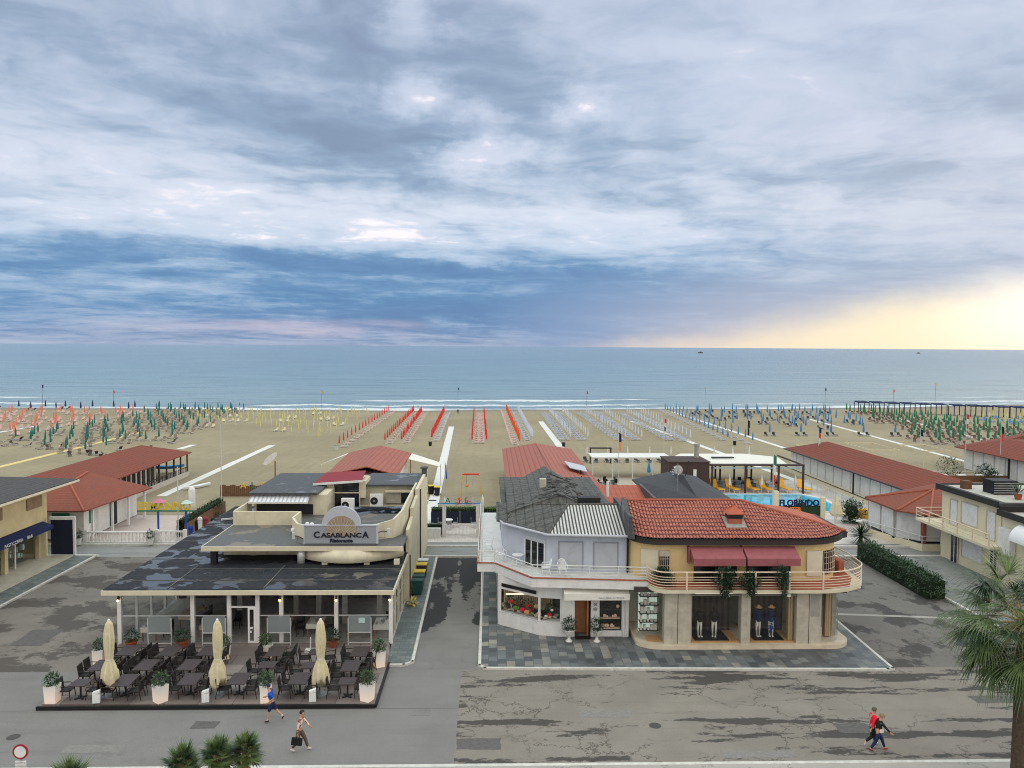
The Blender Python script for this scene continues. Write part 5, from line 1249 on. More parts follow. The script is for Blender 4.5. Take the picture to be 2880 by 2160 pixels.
b = MB(); b.slab([(15.3, 47., 7.63), (21.2, 45.45, 6.1), (21.3, 50.3, 6.1), (19.4, 50.4, 6.6)], .1); b.slab([(8.2, 47, 7.62), (15.3, 47., 7.62), (19.4, 50.4, 6.6), (19.4, 51.6, 6.1), (8.2, 51.6, 6.1)], .1); b.build('rear_roof', 'roof_rust', T)
b = MB(); n = len(EV)
ex = [(p[0]+(.06 if p[0] > 19 else 0), p[1]-.03) for p in EV]+[(21.35, 50.4)]
for zz0, zz1, off, nm, mt_ in ((5.80, 6.06, 0, 'fascia', 'bronze'), (6.06, 6.13, .04, 'gutter', 'black_metal')):
    b = MB()
    for p, q in zip(ex, ex[1:]):
        p = Vector(p); q = Vector(q); d = (q-p).normalized(); nn_ = Vector((-d.y, d.x)); b.prism([p-nn_*off, q-nn_*off, q+nn_*.14, p+nn_*.14], zz0, zz1)
    b.build(nm, mt_, T)
b = MB(); b.prism([(p[0], p[1]+.1) for p in EV]+[(21.2, 50.3), (8.25, 50.3)], 5.781, 5.86); b.build('soffit', 'bronze', T)
b = MB(); b.tube([(8.2, 47, 7.72), (15.3, 47, 7.72), (21.2, 45.45, 6.2)], .085, 8); b.build('ridge_tiles', 'brick_red', T)
b = MB(); b.box(8.02, 8.22, 44.3, 50, 6.0, 7.3); b.slab([(8.0, 44.3, 6.3), (8.35, 44.2, 6.3), (8.35, 47.1, 7.85), (8.0, 47.1, 7.85)], .3); b.build('party_wall', 'felt_dark', T)
b = MB(); b.box(13.95, 14.75, 44.8, 45.4, 6.4, 7.35); c_ = b.build('chimney', 'brick_red', T)
b = MB(); b.box(13.93, 14.77, 44.78, 45.42, 7.05, 7.3); b.build('chimney_vent', 'black', c_)
b = MB(); b.slab([(13.8, 44.65, 7.36), (14.9, 44.65, 7.36), (14.4, 45.1, 7.75), (14.35, 45.1, 7.75)], .06); b.slab([(13.8, 45.55, 7.36), (14.9, 45.55, 7.36), (14.4, 45.1, 7.75), (14.35, 45.1, 7.75)][::-1], -.06); b.add([(13.8, 44.65, 7.36), (13.8, 45.55, 7.36), (14.35, 45.1, 7.75)], [(0, 1, 2)]); b.add([(14.9, 44.65, 7.36), (14.9, 45.55, 7.36), (14.4, 45.1, 7.75)], [(0, 1, 2)]); b.build('chimney_cap', 'terracotta', c_)
b = MB(); b.slab([(13.75, 44.5, 6.62), (14.95, 44.5, 6.62), (14.95, 45.5, 7.06), (13.75, 45.5, 7.06)], .06); b.build('chimney_flashing', 'stucco_base', c_)
for x in (13.3, 16.7): b = MB(); b.cbox((x, 42.6, 3.2), (.18, .25, .14), 0, -.4); b.tube([(x, 42.8, 3.36), (x, 42.65, 3.25)], .03, 6); b.build('floodlight', 'white', T)
b = MB(); b.cbox((21.3, 44.0, 3.22), (.2, .25, .14), .6, -.4); b.build('floodlight', 'white', T)
def balplant(sz, n, drop):
    def f():
        t = thing('balcony_plant', '', 'plant')
        b = MB(); b.lathe((0, 0, .1), [(.15, 0), (.2, .25)], 10); b.build('pot', 'pot', t)
        b = MB(); bush(b, (0, 0, .65), sz, n, .2, .06, (1, .7, .8), 5); bush(b, (0, -.15, .2), sz*.6, n//2, .2, .06, (.8, .5, drop), 9); b.build('foliage', 'leaf_dark', t)
        return t
    return f
K = Kind(balplant(.66, 900, 1.7)); g = 'plants on the curved balcony'
K.put((13.1, 42.5, 3.6), 0, 'large dark trailing plant on the curved balcony, leftmost under the awnings', g)
K.put((14.5, 42.55, 3.6), .6, 'dark leafy plant on the curved balcony between the two awnings', g).scale = (1.1, 1, .8)
K.put((16.3, 42.5, 3.6), 1.3, 'dark trailing plant on the curved balcony under the right awning', g).scale = (.9, .8, 1.05)
K.put((9.9, 43.4, 3.56), 2, 'dark thorny plant at the left curved end of the balcony', g).scale = (1.2, .8, .8)

# ================================================================== LEFT BUILDING
T = thing('corner_shop', 'beige two storey building with navy shop awning and grey hipped roof at the left edge', 'building', (-40, 58, 0))
b = MB(); b.box(-50, -35.2, 62.0, 62.75, .1, 5.3); b.box(-50, -35.2, 30, 62, 2.95, 5.3); pass
M('beige', (.52, .43, .25), .8, .1, 1.2, streak=.2)
b = MB(); b.box(-50, -35.22, 62.0, 62.75, .1, 5.3); b.box(-50, -35.22, 36, 62, 3.0, 5.3); b.box(-50, -38, 36, 62, .1, 3.0); b.build('wall', 'beige', T)
for y0, y1 in ((61.5, 62.0), (57.2, 57.6), (51, 51.4)):
    b = MB(); b.box(-35.5, -35.2, y0, y1, .12, 3.0); b.build('pilaster', 'beige', T)
for y0, y1 in ((58.85, 61.4), (51.45, 57.1), (44, 50.9)):
    b = MB(); b.box(-35.42, -35.4, y0, y1, .3, 2.9); b.build('shop_window', 'glass', T)
b = MB(); b.box(-35.45, -35.36, 58.7, 58.8, .15, 2.9); b.box(-35.45, -35.36, 57.65, 57.75, .15, 2.9); b.box(-35.45, -35.36, 57.75, 58.7, 2.3, 2.4); b.build('door_frame', 'white', T)
b = MB(); b.box(-35.43, -35.41, 57.75, 58.7, .3, 2.3); b.build('door', 'glass', T)
b = MB(); b.box(-37.9, -37.8, 44, 61.4, .2, 2.9); b.build('shop_interior', 'room_dark', T)
rd = random.Random(4); b = MB()
for i in range(60): b.box(*(lambda x, y, z, s: (x, x+s, y, y+s, z, z+s*1.8))(-36.6+rd.random()*.7, 45+rd.random()*16, .3+rd.random()*1.2, rd.uniform(.08, .25)))
b.build('displayed_goods', 'pastel', T)
b = MB(); b.slab([(-35.15, 44, 3.02), (-35.15, 62.0, 3.02), (-34.3, 62.0, 2.72), (-34.3, 44, 2.72)][::-1], .03); b.box(-34.31, -34.29, 44, 62, 2.45, 2.72); aw = b.build('awning', 'navy_cloth', T)
text('awning_lettering', 'GELATERIA     PASTICCERIA     BAR', .34, 'white', aw, (-34.27, 56.2, 2.48), xd=(0, 1, 0), depth=.005, sx=1.1)
for y0, y1 in ((60.0, 62.0), (55.0, 57.0), (50, 52)):
    b = MB(); b.box(-35.2, -35.15, y0, y1, 4.25, 5.12); w_ = b.build('shutter', 'wood_shutter', T) if 'wood_shutter' in MT else None
    if not w_: M('wood_shutter', (.22, .15, .09), .7, .2); w_ = b.build('shutter', 'wood_shutter', T)
b = MB(); b.slab([(-33.3, 63.8, 5.7), (-33.3, 34, 5.7), (-41, 38, 7.4), (-41, 60, 7.4)][::-1], .14); b.slab([(-33.3, 63.8, 5.7), (-41, 60, 7.4), (-50, 60, 7.4), (-50, 63.8, 5.7)][::-1], .14); pass
Mroof('roof_dark_tile', (.045, .045, .05), (.085, .08, .08), 0, .35, .4, stain=.4)
b = MB(); b.slab([(-33.3, 63.8, 6.1), (-41, 60, 7.0), (-41, 38, 7.0), (-33.3, 34, 6.1)], .12); b.slab([(-33.3, 63.8, 6.1), (-50, 63.8, 6.1), (-50, 60, 7.0), (-41, 60, 7.0)], .12); b.build('roof', 'roof_dark_tile', T)
b = MB(); b.box(-33.32, -33.2, 34, 63.9, 5.88, 6.02); b.box(-50, -33.3, 63.8, 63.9, 5.88, 6.02); b.box(-35.2, -33.32, 34, 63.8, 5.9, 5.97); b.build('eave', 'cream_trim', T)
b = MB(); b.box(-50, -35.4, 36, 62.7, 5.3, 5.9); b.build('attic_wall', 'beige', T)
T = thing('privacy_screen', 'tall dark navy panel in a white frame at the end of the beige building', 'panel', (-34, 62.7, 0))
b = MB(); b.box(-34.9, -33.15, 62.65, 62.72, .2, 3.0); b.build('panel', 'navy', T); b = MB(); b.box(-33.15, -32.98, 62.6, 62.76, 0, 3.25); b.box(-34.95, -33.15, 62.6, 62.76, 3.0, 3.25); b.build('frame', 'white', T)

# ================================================================== BATHING ESTABLISHMENT, FAR LEFT
T = thing('bath_house', 'long low bathing house with red roof and dark cabin doors on the left beach', 'building', (-42, 88, 0))
b = MB(); b.slab([(-38.95, 102.9, 2.95), (-43.9, 99.4, 4.3), (-43.9, 75, 4.3), (-38.9, 72, 2.95)], .12); b.slab([(-48.9, 102.9, 2.95), (-48.9, 72, 2.95), (-43.9, 75, 4.3), (-43.9, 99.4, 4.3)], .12); b.slab([(-38.95, 102.9, 2.95), (-48.9, 102.9, 2.95), (-43.9, 99.4, 4.3)], .12); b.build('roof', 'roof_bath', T)
b = MB(); b.box(-48, -40.3, 73, 95.2, 0, 2.85); b.build('wall', 'cabin_dark', T)
for i in range(14): b = MB(); b.box(-39.3, -39.15, 74+i*2.15, 74.15+i*2.15, .5, 2.9); b.build('post', 'dark_brown', T)
b = MB(); b.box(-40.3, -39.1, 73, 102.4, .0, .45); b.build('porch', 'sand_concrete', T); b = MB(); b.box(-39.1, -38.95, 73, 101.5, .0, .6); b.build('porch_edge', 'sand_concrete', T)
b = MB()
for i in range(36): b.box(-39.22, -39.17, 74+i*.78, 74.08+i*.78, .45, 1.1)
b.box(-39.24, -39.15, 74, 102, 1.1, 1.18); b.build('balustrade', 'dark_brown', T)
for x, y in ((-47, 102), (-45, 102), (-43, 102), (-41, 102)): b = MB(); b.box(x, x+.15, y, y+.15, .2, 2.9); b.build('post', 'dark_brown', T)
T = thing('beach_bar', 'white walled pavilion with hipped red tile roof and green shutters behind the beige building', 'building', (-36, 70, 0))
b = MB(); b.slab([(-41, 66., 3.0), (-34.0, 66., 3.0), (-38.0, 71.4, 4.35), (-41, 71.4, 4.35)], .12); b.slab([(-34.0, 66., 3.0), (-33.0, 77.0, 3.0), (-39.5, 77.5, 4.4), (-38.0, 71.4, 4.35)], .12); b.slab([(-33.0, 77, 3.0), (-40, 82, 3.0), (-39.5, 77.5, 4.4)], .12); b.build('roof', 'roof_bath_x', T)
b = MB(); b.tube([(-34.0, 66, 3.04), (-38, 71.4, 4.4), (-39.5, 77.5, 4.45)], .1, 6); b.build('ridge_tiles', 'brick_red', T)
b = MB(); b.box(-41, -35.0, 67.9, 78, .1, 2.95); b.build('wall', 'white', T)
b = MB(); b.box(-37.7, -36.2, 67.85, 67.89, 1.3, 2.4); b.build('shutter', 'green', T); b = MB(); b.box(-34.98, -34.95, 68.8, 69.6, 1.3, 2.5); b.build('shutter', 'green', T)
b = MB(); b.box(-34.98, -34.94, 72.5, 73.8, .2, 2.4); b.build('door', 'black', T)
for x, y in ((-34.3, 67.9), (-33.9, 70.6), (-33.7, 73.3), (-33.5, 76.2)): b = MB(); b.box(x-.09, x+.09, y, y+.18, .1, 2.95); b.build('post', 'white', T)
b = MB(); b.box(-40, -35.4, 67.4, 67.45, .3, .85)
b.build('low_fence', 'shutter', T)
def balus(name, label, x0, x1, y, n, h=1.05, step=.3):
    t = thing(name, label, 'balustrade', ((x0+x1)/2, y, 0))
    b = MB(); b.box(x0, x1, y-.12, y+.12, .0, .2); b.build('plinth', 'white', t); b = MB(); b.box(x0, x1, y-.12, y+.12, h-.1, h); b.build('top_rail', 'white', t)
    k_ = int((x1-x0)/step)
    for i in range(k_): b = MB(); xx = x0+(i+.5)*(x1-x0)/k_; b.lathe((xx, y, .2), [(.05, 0), (.09, .22), (.04, .5), (.06, h-.3)], 6); b.build('baluster', 'white', t)
    for xx in (x0-.12, x1+.12): b = MB(); b.box(xx-.14, xx+.14, y-.14, y+.14, 0, h+.12); b.build('pier', 'white', t)
balus('balustrade', 'white balustrade before the pink patio, left of the blue sign pole', -34.2, -28.7, 66.85, 0)
balus('balustrade', 'short white balustrade at the right end of the pink patio', -28.2, -26.1, 66.85, 0, 1.1, .36)
def flowerpot():
    t = thing('flower_pot', '', 'plant')
    b = MB(); b.lathe((0, 0, 0), [(.2, 0), (.32, .5), (.35, .55)], 12); b.build('pot', 'white', t)
    b = MB(); bush(b, (0, 0, .85), .42, 330, .14, .06, (1, 1, .8), 8); b.build('foliage', 'leaf', t); return t
K = Kind(flowerpot); g = 'white pots before the pink patio'
K.put((-34.6, 66.1, .1), 0, 'round green plant in a white pot at the left end of the patio balustrade', g); K.put((-28.6, 66.1, .1), 1, 'round green plant in a white pot under the blue sign pole', g)
T = thing('beach_gate_sign', 'yellow letters on a blue bar between two blue poles above the pink patio', 'sign', (-28, 68, 0))
for x in (-28.35, -26.0): b = MB(); b.tube([(x, 67.2, 0), (x, 67.2, 3.0)], .09, 8); b.build('pole', 'blue', T)
b = MB(); b.box(-30.1, -25.3, 67.1, 67.3, 2.7, 2.8); b.build('bar', 'green', T)
text('lettering', 'ERMANNO', .95, 'yellow', T, (-27.8, 67.12, 2.86), depth=.03, bold=.03, sx=.98)
b = MB(); b.lathe((-28.3, 67.3, 3.5), [(.02, .35), (.55, .0), (.5, -.02)], 10, .1); b.build('pink_parasol', 'pink', T); b = MB(); b.lathe((-26.0, 67.3, 3.4), [(.02, .3), (.5, .0), (.45, -.02)], 10, .1); b.build('teal_parasol', 'pastel', T)
for x, y, h, l_ in ((-26.55, 66.9, 6.6, 'thin white pole rising before the yellow letters of the left beach gate'), (-27.0, 79, 9, 'thin grey aerial pole behind the left playground'),):
    b = MB(); b.tube([(x, y, 0), (x, y, h)], [.06, .04], 6); b.build('pole', 'pole_metal', loc=(x, y, 0), label=l_, cat='pole')
t = thing('tower_panel', 'white round topped column beside the playground fence on the left', 'column', (-29.95, 79, 0))
b = MB(); b.lathe((-29.95, 79, 0), [(.24, 0), (.33, .8), (.33, 2.4), (.22, 2.62), (.05, 2.7)], 14); b.build('shaft', 'white', t, smooth=True); b = MB(); b.lathe((-29.95, 79, 0), [(.4, 0), (.4, .15)], 12); b.build('base', 'white', t)
T = thing('board_fence', 'brown plank fence along the sand with coloured letters and figures', 'fence', (-25, 88, 0))
b = MB()
for i in range(48): x = -30.2+i*.22; b.box(x, x+.19, 87.9, 87.96, 0, 1.25+.08*math.sin(i*1.3))
b.build('planks', 'brown_fence', T)
b = MB(); b.cbox((-18.6, 93.5, .9), (.08, 15, 1.8), -.12); b.build('side_planks', 'brown_fence', T)
for i, (ch, m_) in enumerate((('A', 'yellow'), ('L', 'green'), ('F', 'yellow'), ('R', 'red'), ('E', 'green'), ('D', 'pastel'), ('O', 'green'))):
    text('letter', ch, .95, m_, T, (-27.6+i*1.1, 87.84, .95), depth=.02, bold=.02)
T = thing('hedge', 'long trimmed hedge with brown boards along the right side of the pink patio', 'hedge', (-27.2, 74, 0))
b = MB(); pass
M('hedge_core', (.012, .022, .010), .95, .3)
def hedgebox(x0, x1, y0, y1, h, T_, n, lm='leaf', seed=1, l=.12):
    b = MB(); b.box(x0+.07, x1-.07, y0+.07, y1-.07, .0, h-.08); b.build('branches', 'hedge_core', T_)
    rd = random.Random(seed); b = MB()
    for i in range(n):
        f = rd.random(); x = rd.uniform(x0, x1); y = rd.uniform(y0, y1); z = rd.uniform(.03, h)
        if f < .4: z = h-rd.random()*.1
        elif f < .75: y = y0+rd.random()*.1
        elif f < .9: x = rd.choice([x0, x1])
        z += .10*math.sin(x*2.3)*math.cos(y*1.9)
        b.leaf((x, y, z), Vector((rd.gauss(0, 1), rd.gauss(0, 1)-.4, rd.gauss(.4, 1))), l*rd.uniform(.7, 1.4), l*.55)
    return b.build('foliage', lm, T_)
hedgebox(-27.6, -26.9, 69.2, 79.5, 1.5, T, 4200)
b = MB(); b.box(-26.88, -26.8, 69.0, 79.6, 0, 1.15); b.build('fence_boards', 'brown_fence', T)
b = MB(); bush(b, (-27.0, 77, .7), .9, 260, .3, .12, (1.3, 1, .8), 3); b.build('shrub', 'leaf_dark', loc=(-27, 77, 0), label='dark reddish shrub on the pink patio beside the sign', cat='shrub')
t = thing('figure_group', 'group of dark and red painted play figures behind the patio balustrade', 'play figures', (-24.9, 69, 0))
for i, (x, y, z, m_) in enumerate([(-25.6, 68.6, 1.3, 'cloth_black'), (-25.0, 69, 1.5, 'maroon'), (-24.5, 69.4, 1.3, 'cloth_black'), (-25.3, 68.5, 1.6, 'white'), (-26.0, 68.2, .9, 'blue')]):
    b = MB(); b.tube([(x, y, 0), (x, y, z)], [.12, .2], 8); b.ball((x, y, z+.15), .22, 8, 6); b.build('figure', m_, t)
p_ = thing('surfboard_stand', 'white board leaning high on a brown post standing in the sand', 'sign board', (-27.4, 100, 0))
b = MB(); b.tube([(-27.4, 100.2, 0), (-27.4, 100.2, 2.2)], .1, 6); b.build('post', 'wood', p_)
b = MB(); n = 20; b.add([(-27.95+1.05*math.cos(2*math.pi*i/n)*.80-.32*math.sin(2*math.pi*i/n)*.35, y_, 2.5+1.05*math.cos(2*math.pi*i/n)*.66+.42*math.sin(2*math.pi*i/n)) for y_ in (99.9, 100.0) for i in range(n)], [tuple(range(n)), tuple(range(2*n-1, n-1, -1))]+[(i, n+i, n+(i+1) % n, (i+1) % n) for i in range(n)]); b.build('board', 'white', p_)
def canoe():
    b = MB(); n = 12
    for i in range(n+1):
        t = -1+2*i/n; w_ = .38*(1-t*t)**.7; y = t*2.0
        b.V += [(-w_, y, .32+.12*t*t), (-w_*.6, y, .05+.14*t*t), (w_*.6, y, .05+.14*t*t), (w_, y, .32+.12*t*t), (0, y, .30+.12*t*t)]
    for i in range(n):
        for j in range(5): b.Fc.append([i*5+j, i*5+(j+1) % 5, (i+1)*5+(j+1) % 5, (i+1)*5+j]); b.mi.append(0)
    return b
o = canoe().build('paddle_boat', 'white_plastic', label='white flat boat lying on the sand beside the left boardwalk', cat='boat'); o.location = (-34.6, 93, 0); o.rotation_euler = (0, 0, -.5)
o = canoe().build('paddle_boat', 'blue_cloth', label='pale blue boat standing under the end of the long red roof', cat='boat'); o.location = (-42.5, 104, .5); o.rotation_euler = (0, 0, -1.2); o.scale = (1.3, 1, 1.4)

# ================================================================== MIDDLE BEACH: gate, patio, playground
T = thing('beach_gate', 'white gate with pointed posts and coloured letters at the end of the lane', 'gate', (-2.4, 69, 0))
for x in (-4.05, -1.05): b = MB(); b.box(x-.13, x+.13, 69.1, 69.3, 0, 2.85); b.build('post', 'white', T)
for x, y in ((-4.0, 69.6), (-.62, 70.2)): b = MB(); b.tube([(x, y, 0), (x, y, 2.9), (x, y, 3.25), (x, y, 3.6)], [.1, .14, .11, .01], 8); b.build('spire', 'white', T)
b = MB(); b.box(-4.6, -.7, 69.1, 69.3, 2.85, 2.99); b.build('lintel', 'white', T); b = MB(); b.box(-4.6, -.7, 69.08, 69.32, 2.99, 3.04); b.build('blue_rail', 'blue_cloth', T)
b = MB(); b.box(-3.9, -1.2, 69.18, 69.22, .1, .3); b.box(-3.9, -1.2, 69.18, 69.22, 1.0, 1.08)
for i in range(22): b.box(-3.88+i*.122, -3.85+i*.122, 69.185, 69.215, .3, 1.0)
b.build('gate_leaf', 'white', T)
for x, ch, m_ in ((-3.7, 'A', 'green'), (-3.15, 'L', 'pastel'), (-2.6, 'F', 'red'), (-2.05, 'E', 'green'), (-1.45, 'A', 'pastel')): text('letter', ch, .72, m_, T, (x, 69.15, 3.05), depth=.02)
b = MB(); bush(b, (-2.7, 69.0, 3.2), .22, 26, .25, .15, (1.2, .4, .9), 3); b.build('red_ornament', 'red', T); b = MB(); bush(b, (-1.85, 69.0, 3.12), .25, 30, .2, .12, (1.6, .4, .5), 4); b.build('pink_ornament', 'pink', T)
T = thing('patio_wall', 'low grey and white wall left of the white beach gate', 'wall', (-5, 68, 0))
b = MB(); b.box(-6.1, -4.3, 68.6, 68.9, 0, .9); b.build('wall', 'white', T); b = MB(); b.box(-6.1, -4.3, 68.91, 69.6, 0, .75); b.build('bench', 'stucco_base', T)
T = thing('patio_wall', 'low grey stepped wall right of the white beach gate', 'wall', (0, 69, 0)); b = MB(); b.box(-.8, 1.0, 68.9, 69.1, 0, .5); b.box(-.8, 1.0, 69.1, 69.8, 0, .3); b.build('wall', 'stucco_base', T); b = MB(); b.box(-.8, 1., 68.85, 69.15, .5, .56); b.build('coping', 'white', T)
for nm, a in (('low dark clipped hedge in front of the patio, left of the gate', (-6.1, -4.2, 69.7, 70.4, 1.0)), ('low dark clipped hedge right of the white gate', (-.7, 1.1, 69.9, 70.5, .9)), ('bright topped clipped hedge behind the white gate', (-5.6, -1.3, 74.7, 75.7, 1.45)), ('bright topped clipped hedge behind the lavender building corner', (-.8, 1.2, 74.7, 75.7, 1.4))):
    t = thing('hedge', nm, 'hedge', ((a[0]+a[1])/2, a[2], 0), 'clipped hedges of the middle patio'); hedgebox(*a[:4], a[4], t, 1500 if a[4] > 1.2 else 700, 'leaf_bright' if a[4] > 1.2 else 'leaf', 5, .1)
    if a[4] > 1.2: b = MB(); b.box(a[0], a[1], a[2]-.06, a[2]-.02, 0, 1.12); b.build('windbreak_cloth', 'navy', t); b = MB(); b.box((a[0]+a[1])/2+.6, (a[0]+a[1])/2+.66, a[2]-.1, a[2]-.06, 0, 1.2); b.build('post', 'grey_metal', t)
def ctable():
    t = thing('cafe_table', '', 'table'); b = MB(); b.lathe((0, 0, .7), [(.5, 0), (.5, .04)], 16); b.build('tabletop', 'white_plastic', t)
    b = MB(); b.tube([(0, 0, 0), (0, 0, .7)], .05, 8); b.build('pedestal', 'white', t); b = MB(); b.lathe((0, 0, 0), [(.28, 0), (.26, .05)], 12); b.build('foot', 'white', t); return t
K = Kind(ctable); g = 'round white tables on the middle patio'
K.put((-3.9, 72.9, 0), 0, 'round white table before the hedge, seen behind the left gate post', g); K.put((-.75, 72.9, 0), 0, 'round white table before the hedge, seen behind the right gate post', g)
def gchair():
    t = thing('cafe_chair', '', 'chair'); b = MB(); b.box(-.23, .23, -.23, .23, .42, .46); b.build('seat', 'grey_metal', t); b = MB(); b.box(-.23, .23, .2, .23, .5, .88); b.build('backrest', 'grey_metal', t)
    for sx in (-1, 1):
        for sy in (-1, 1): b = MB(); b.tube([(sx*.21, sy*.21, 0), (sx*.21, sy*.21, .5)], .015, 5); b.build('leg', 'pole_metal', t)
    return t
K = Kind(gchair); g = 'grey chairs on the middle patio'
for i, (x, y, r_, l_) in enumerate([(-4.6, 72.9, 1.57, 'left of the left round table'), (-3.2, 72.9, -1.57, 'right of the left round table'), (-1.5, 72.9, 1.57, 'left of the right round table'), (0., 73.0, -1.57, 'right of the right round table'), (-3.7, 71.9, 3.1, 'in front of the left round table')]):
    K.put((x, y, 0), r_, 'grey metal chair %s behind the gate' % l_, g)
T = thing('swing_frame', 'yellow swing frame with a red top bar on the sand', 'swing', (-2, 89, 0))
for x in (-3.15, -1.15): b = MB(); b.tube([(x-.12*(1 if x < -2 else -1), 89, 0), (x+.05*(1 if x < -2 else -1), 89, 2.35)], .06, 8); b.build('leg', 'yellow', T)
b = MB(); b.tube([(-3.1, 89, 2.38), (-1.2, 89, 2.38)], .09, 8); b.build('top_bar', 'red', T)
b = MB(); b.tube([(-2.62, 89, 2.3), (-2.62, 89, 1.2)], .012, 4); b.build('rope', 'black', T); b = MB(); b.ball((-2.6, 89, 1.05), .22, 8, 6, (1, .6, .7)); b.build('seat', 'orange', T); b = MB(); b.tube([(-1.95, 89, 2.3), (-1.9, 89, 1.0), (-1.65, 89, 1.0)], .015, 4); b.build('rope', 'pole_metal', T)
t = thing('feather_flag', 'narrow dark blue flag on a thin pole beside the white boardwalk', 'flag', (-5.1, 88.3, 0)); b = MB(); b.tube([(-5.1, 88.3, 0), (-5.05, 88.3, 4.0)], .025, 6); b.build('pole', 'pole_metal', t)
b = MB(); b.add([(-5.05, 88.28, 4.0), (-4.9, 88.28, 3.1), (-4.78, 88.28, 2.0), (-4.95, 88.28, 1.9), (-5.06, 88.32, 4.0), (-4.9, 88.32, 3.1), (-4.78, 88.32, 2.0), (-4.95, 88.32, 1.9)], [(0, 3, 2, 1), (4, 5, 6, 7), (0, 1, 5, 4), (1, 2, 6, 5), (2, 3, 7, 6), (3, 0, 4, 7)]); b.build('banner', 'blue', t)
t = thing('play_pieces', 'small red and pink play animals behind the bright hedge', 'play figures', (-2.5, 80, 0))
for x, y, m_ in ((-3.1, 79, 'orange'), (-2.0, 79, 'yellow'), (-1.5, 79.3, 'green')): b = MB(); b.ball((x, y, .45), .3, 8, 6, (1.2, .7, .8)); b.tube([(x, y, 0), (x, y, .4)], .08, 6); b.build('figure', m_, t)
T = thing('canvas_shelter', 'red ribbed roof pavilion with white sail ends behind the restaurant', 'building', (-13.5, 90, 0))
b = MB(); b.slab([(-17.4, 82.8, 3.3), (-17.9, 99.6, 3.4), (-14.0, 100.5, 4.2), (-13.0, 82.8, 4.2)], .1); b.build('roof', 'roof_metal_y', T); b = MB(); b.slab([(-9.7, 82.8, 3.3), (-13.0, 82.8, 4.2), (-14.0, 100.5, 4.2), (-10.0, 99.8, 3.35)], .1); b.build('roof', 'roof_metal_y', T)
b = MB(); b.box(-17, -10.3, 83.2, 98, 0, 3.2); b.build('wall', 'white', T)
b = MB(); b.slab([(-17.8, 99.4, 3.3), (-18.0, 100.2, 3.3), (-20.3, 94, 2.7)], .04); b.slab([(-9.9, 99.6, 3.3), (-5.9, 95.5, 2.7), (-6.0, 94.0, 2.5), (-9.9, 95, 3.25)], .04); b.build('sail', 'cloth_white', T)
for x, y in ((-5.95, 94.6), (-20.2, 94)): b = MB(); b.tube([(x, y, 0), (x, y, 2.7)], .06, 6); b.build('pole', 'white', T)
b = MB(); b.tube([(-10.1, 99.5, 0), (-10.1, 99.5, 3.2)], .06, 6); b.build('pole', 'wood', T)
# ================================================================== MIDDLE: roofs behind the corner building
T = thing('ribbed_roof_pavilion', 'pavilion with bright red ribbed metal roof and skylight panel behind the grey roofs', 'building', (6, 85, 0))
e_a = G(1408, 1262, 3.1); e_b = G(1605, 1262, 3.1); pk_ = G(1505, 1246, 4.3); rf_ = (6.6, 71, 4.3)
b = MB(); b.slab([(1.7, 71, 3.1), (1.7, e_a.y, 3.1), tuple(pk_), rf_][::-1], .1); b.slab([rf_, tuple(pk_), tuple(e_b), (11.3, 71, 3.1)][::-1], .1); b.build('roof', 'roof_metal_y', T)
b = MB(); b.tube([rf_, tuple(pk_)], .08, 6); b.build('ridge_cap', 'roof_metal_y', T)
b = MB(); b.box(2.1, 10.9, 71.4, 98, 0, 3.0); b.build('wall', 'white', T)
b = MB(); b.slab([(8.4, 87.5, 4.15), (10.6, 86.5, 3.75), (10.4, 82.5, 3.75), (8.6, 83.0, 4.1)][::-1], .08); b.build('skylight', 'shutter', T); b = MB(); b.box(9.6, 9.75, 82.3, 82.45, 3.3, 3.9); b.box(9.0, 9.1, 76.3, 76.4, 3.4, 4.3); b.build('vent_pipe', 'black', T)
T = thing('tiled_annex', 'low annex with bright orange tiled roof sloping towards the street behind the grey roof', 'building', (10, 64, 0))
b = MB(); b.slab([(6.8, 59.5, 4.1), (13.0, 59.5, 4.1), (12.75, 66.3, 5.2), (6.8, 66.3, 5.2)], .1); b.build('roof', 'roof_orange', T); b = MB(); b.box(7, 12.6, 60, 66.2, 0, 4.0); b.build('wall', 'white', T); b = MB(); b.box(12.75, 12.95, 59.8, 66.3, 4.0, 5.35); b.build('verge', 'felt_dark', T)
b = MB(); b.tube([(8.7, 57, 6.0), (8.7, 57, 7.1)], .1, 8); b.build('flue', 'white', loc=(8.7, 57, 0), label='short white flue pipe between the grey roof and the red tiled roof', cat='flue')
T = thing('felt_roof_house', 'white walled house with hipped black felt roof and aerial in front of the pool', 'building', (17, 68, 0))
A_ = G(1782, 1348, 4.3); B_ = G(1910, 1327, 5.3); C_ = G(1975, 1342, 5.0)
b = MB(); b.slab([(13.7, 55.6, 4.3), (20.4, 55.6, 4.3), (20.4, 70, 4.35), (17.8, 70.5, 5.4), (15.8, 60, 5.4)], .1); b.slab([(13.7, 55.6, 4.3), (15.8, 60, 5.4), (17.8, 70.5, 5.4), tuple(B_), (14.0, A_.y, 4.3)], .1); b.slab([(20.4, 70, 4.35), (20.6, 76.5, 4.3), tuple(B_), (17.8, 70.5, 5.4)], .1); pass
M('roof_felt', (.042, .043, .048), .75, .25, 2.)
b = MB(); b.slab([(13.7, 55.6, 4.3), (20.4, 55.6, 4.3), (20.4, 76.4, 4.3), (17.6, 70, 5.4), (16.2, 60, 5.3)], .1); b.slab([(13.7, 55.6, 4.3), (16.2, 60, 5.3), (17.6, 70, 5.4), (18.3, 78.5, 4.4), (13.7, A_.y, 4.3)], .1); b.slab([(20.4, 76.4, 4.3), (18.3, 78.5, 4.4), (17.6, 70, 5.4)], .1); b.build('roof', 'roof_felt', T)
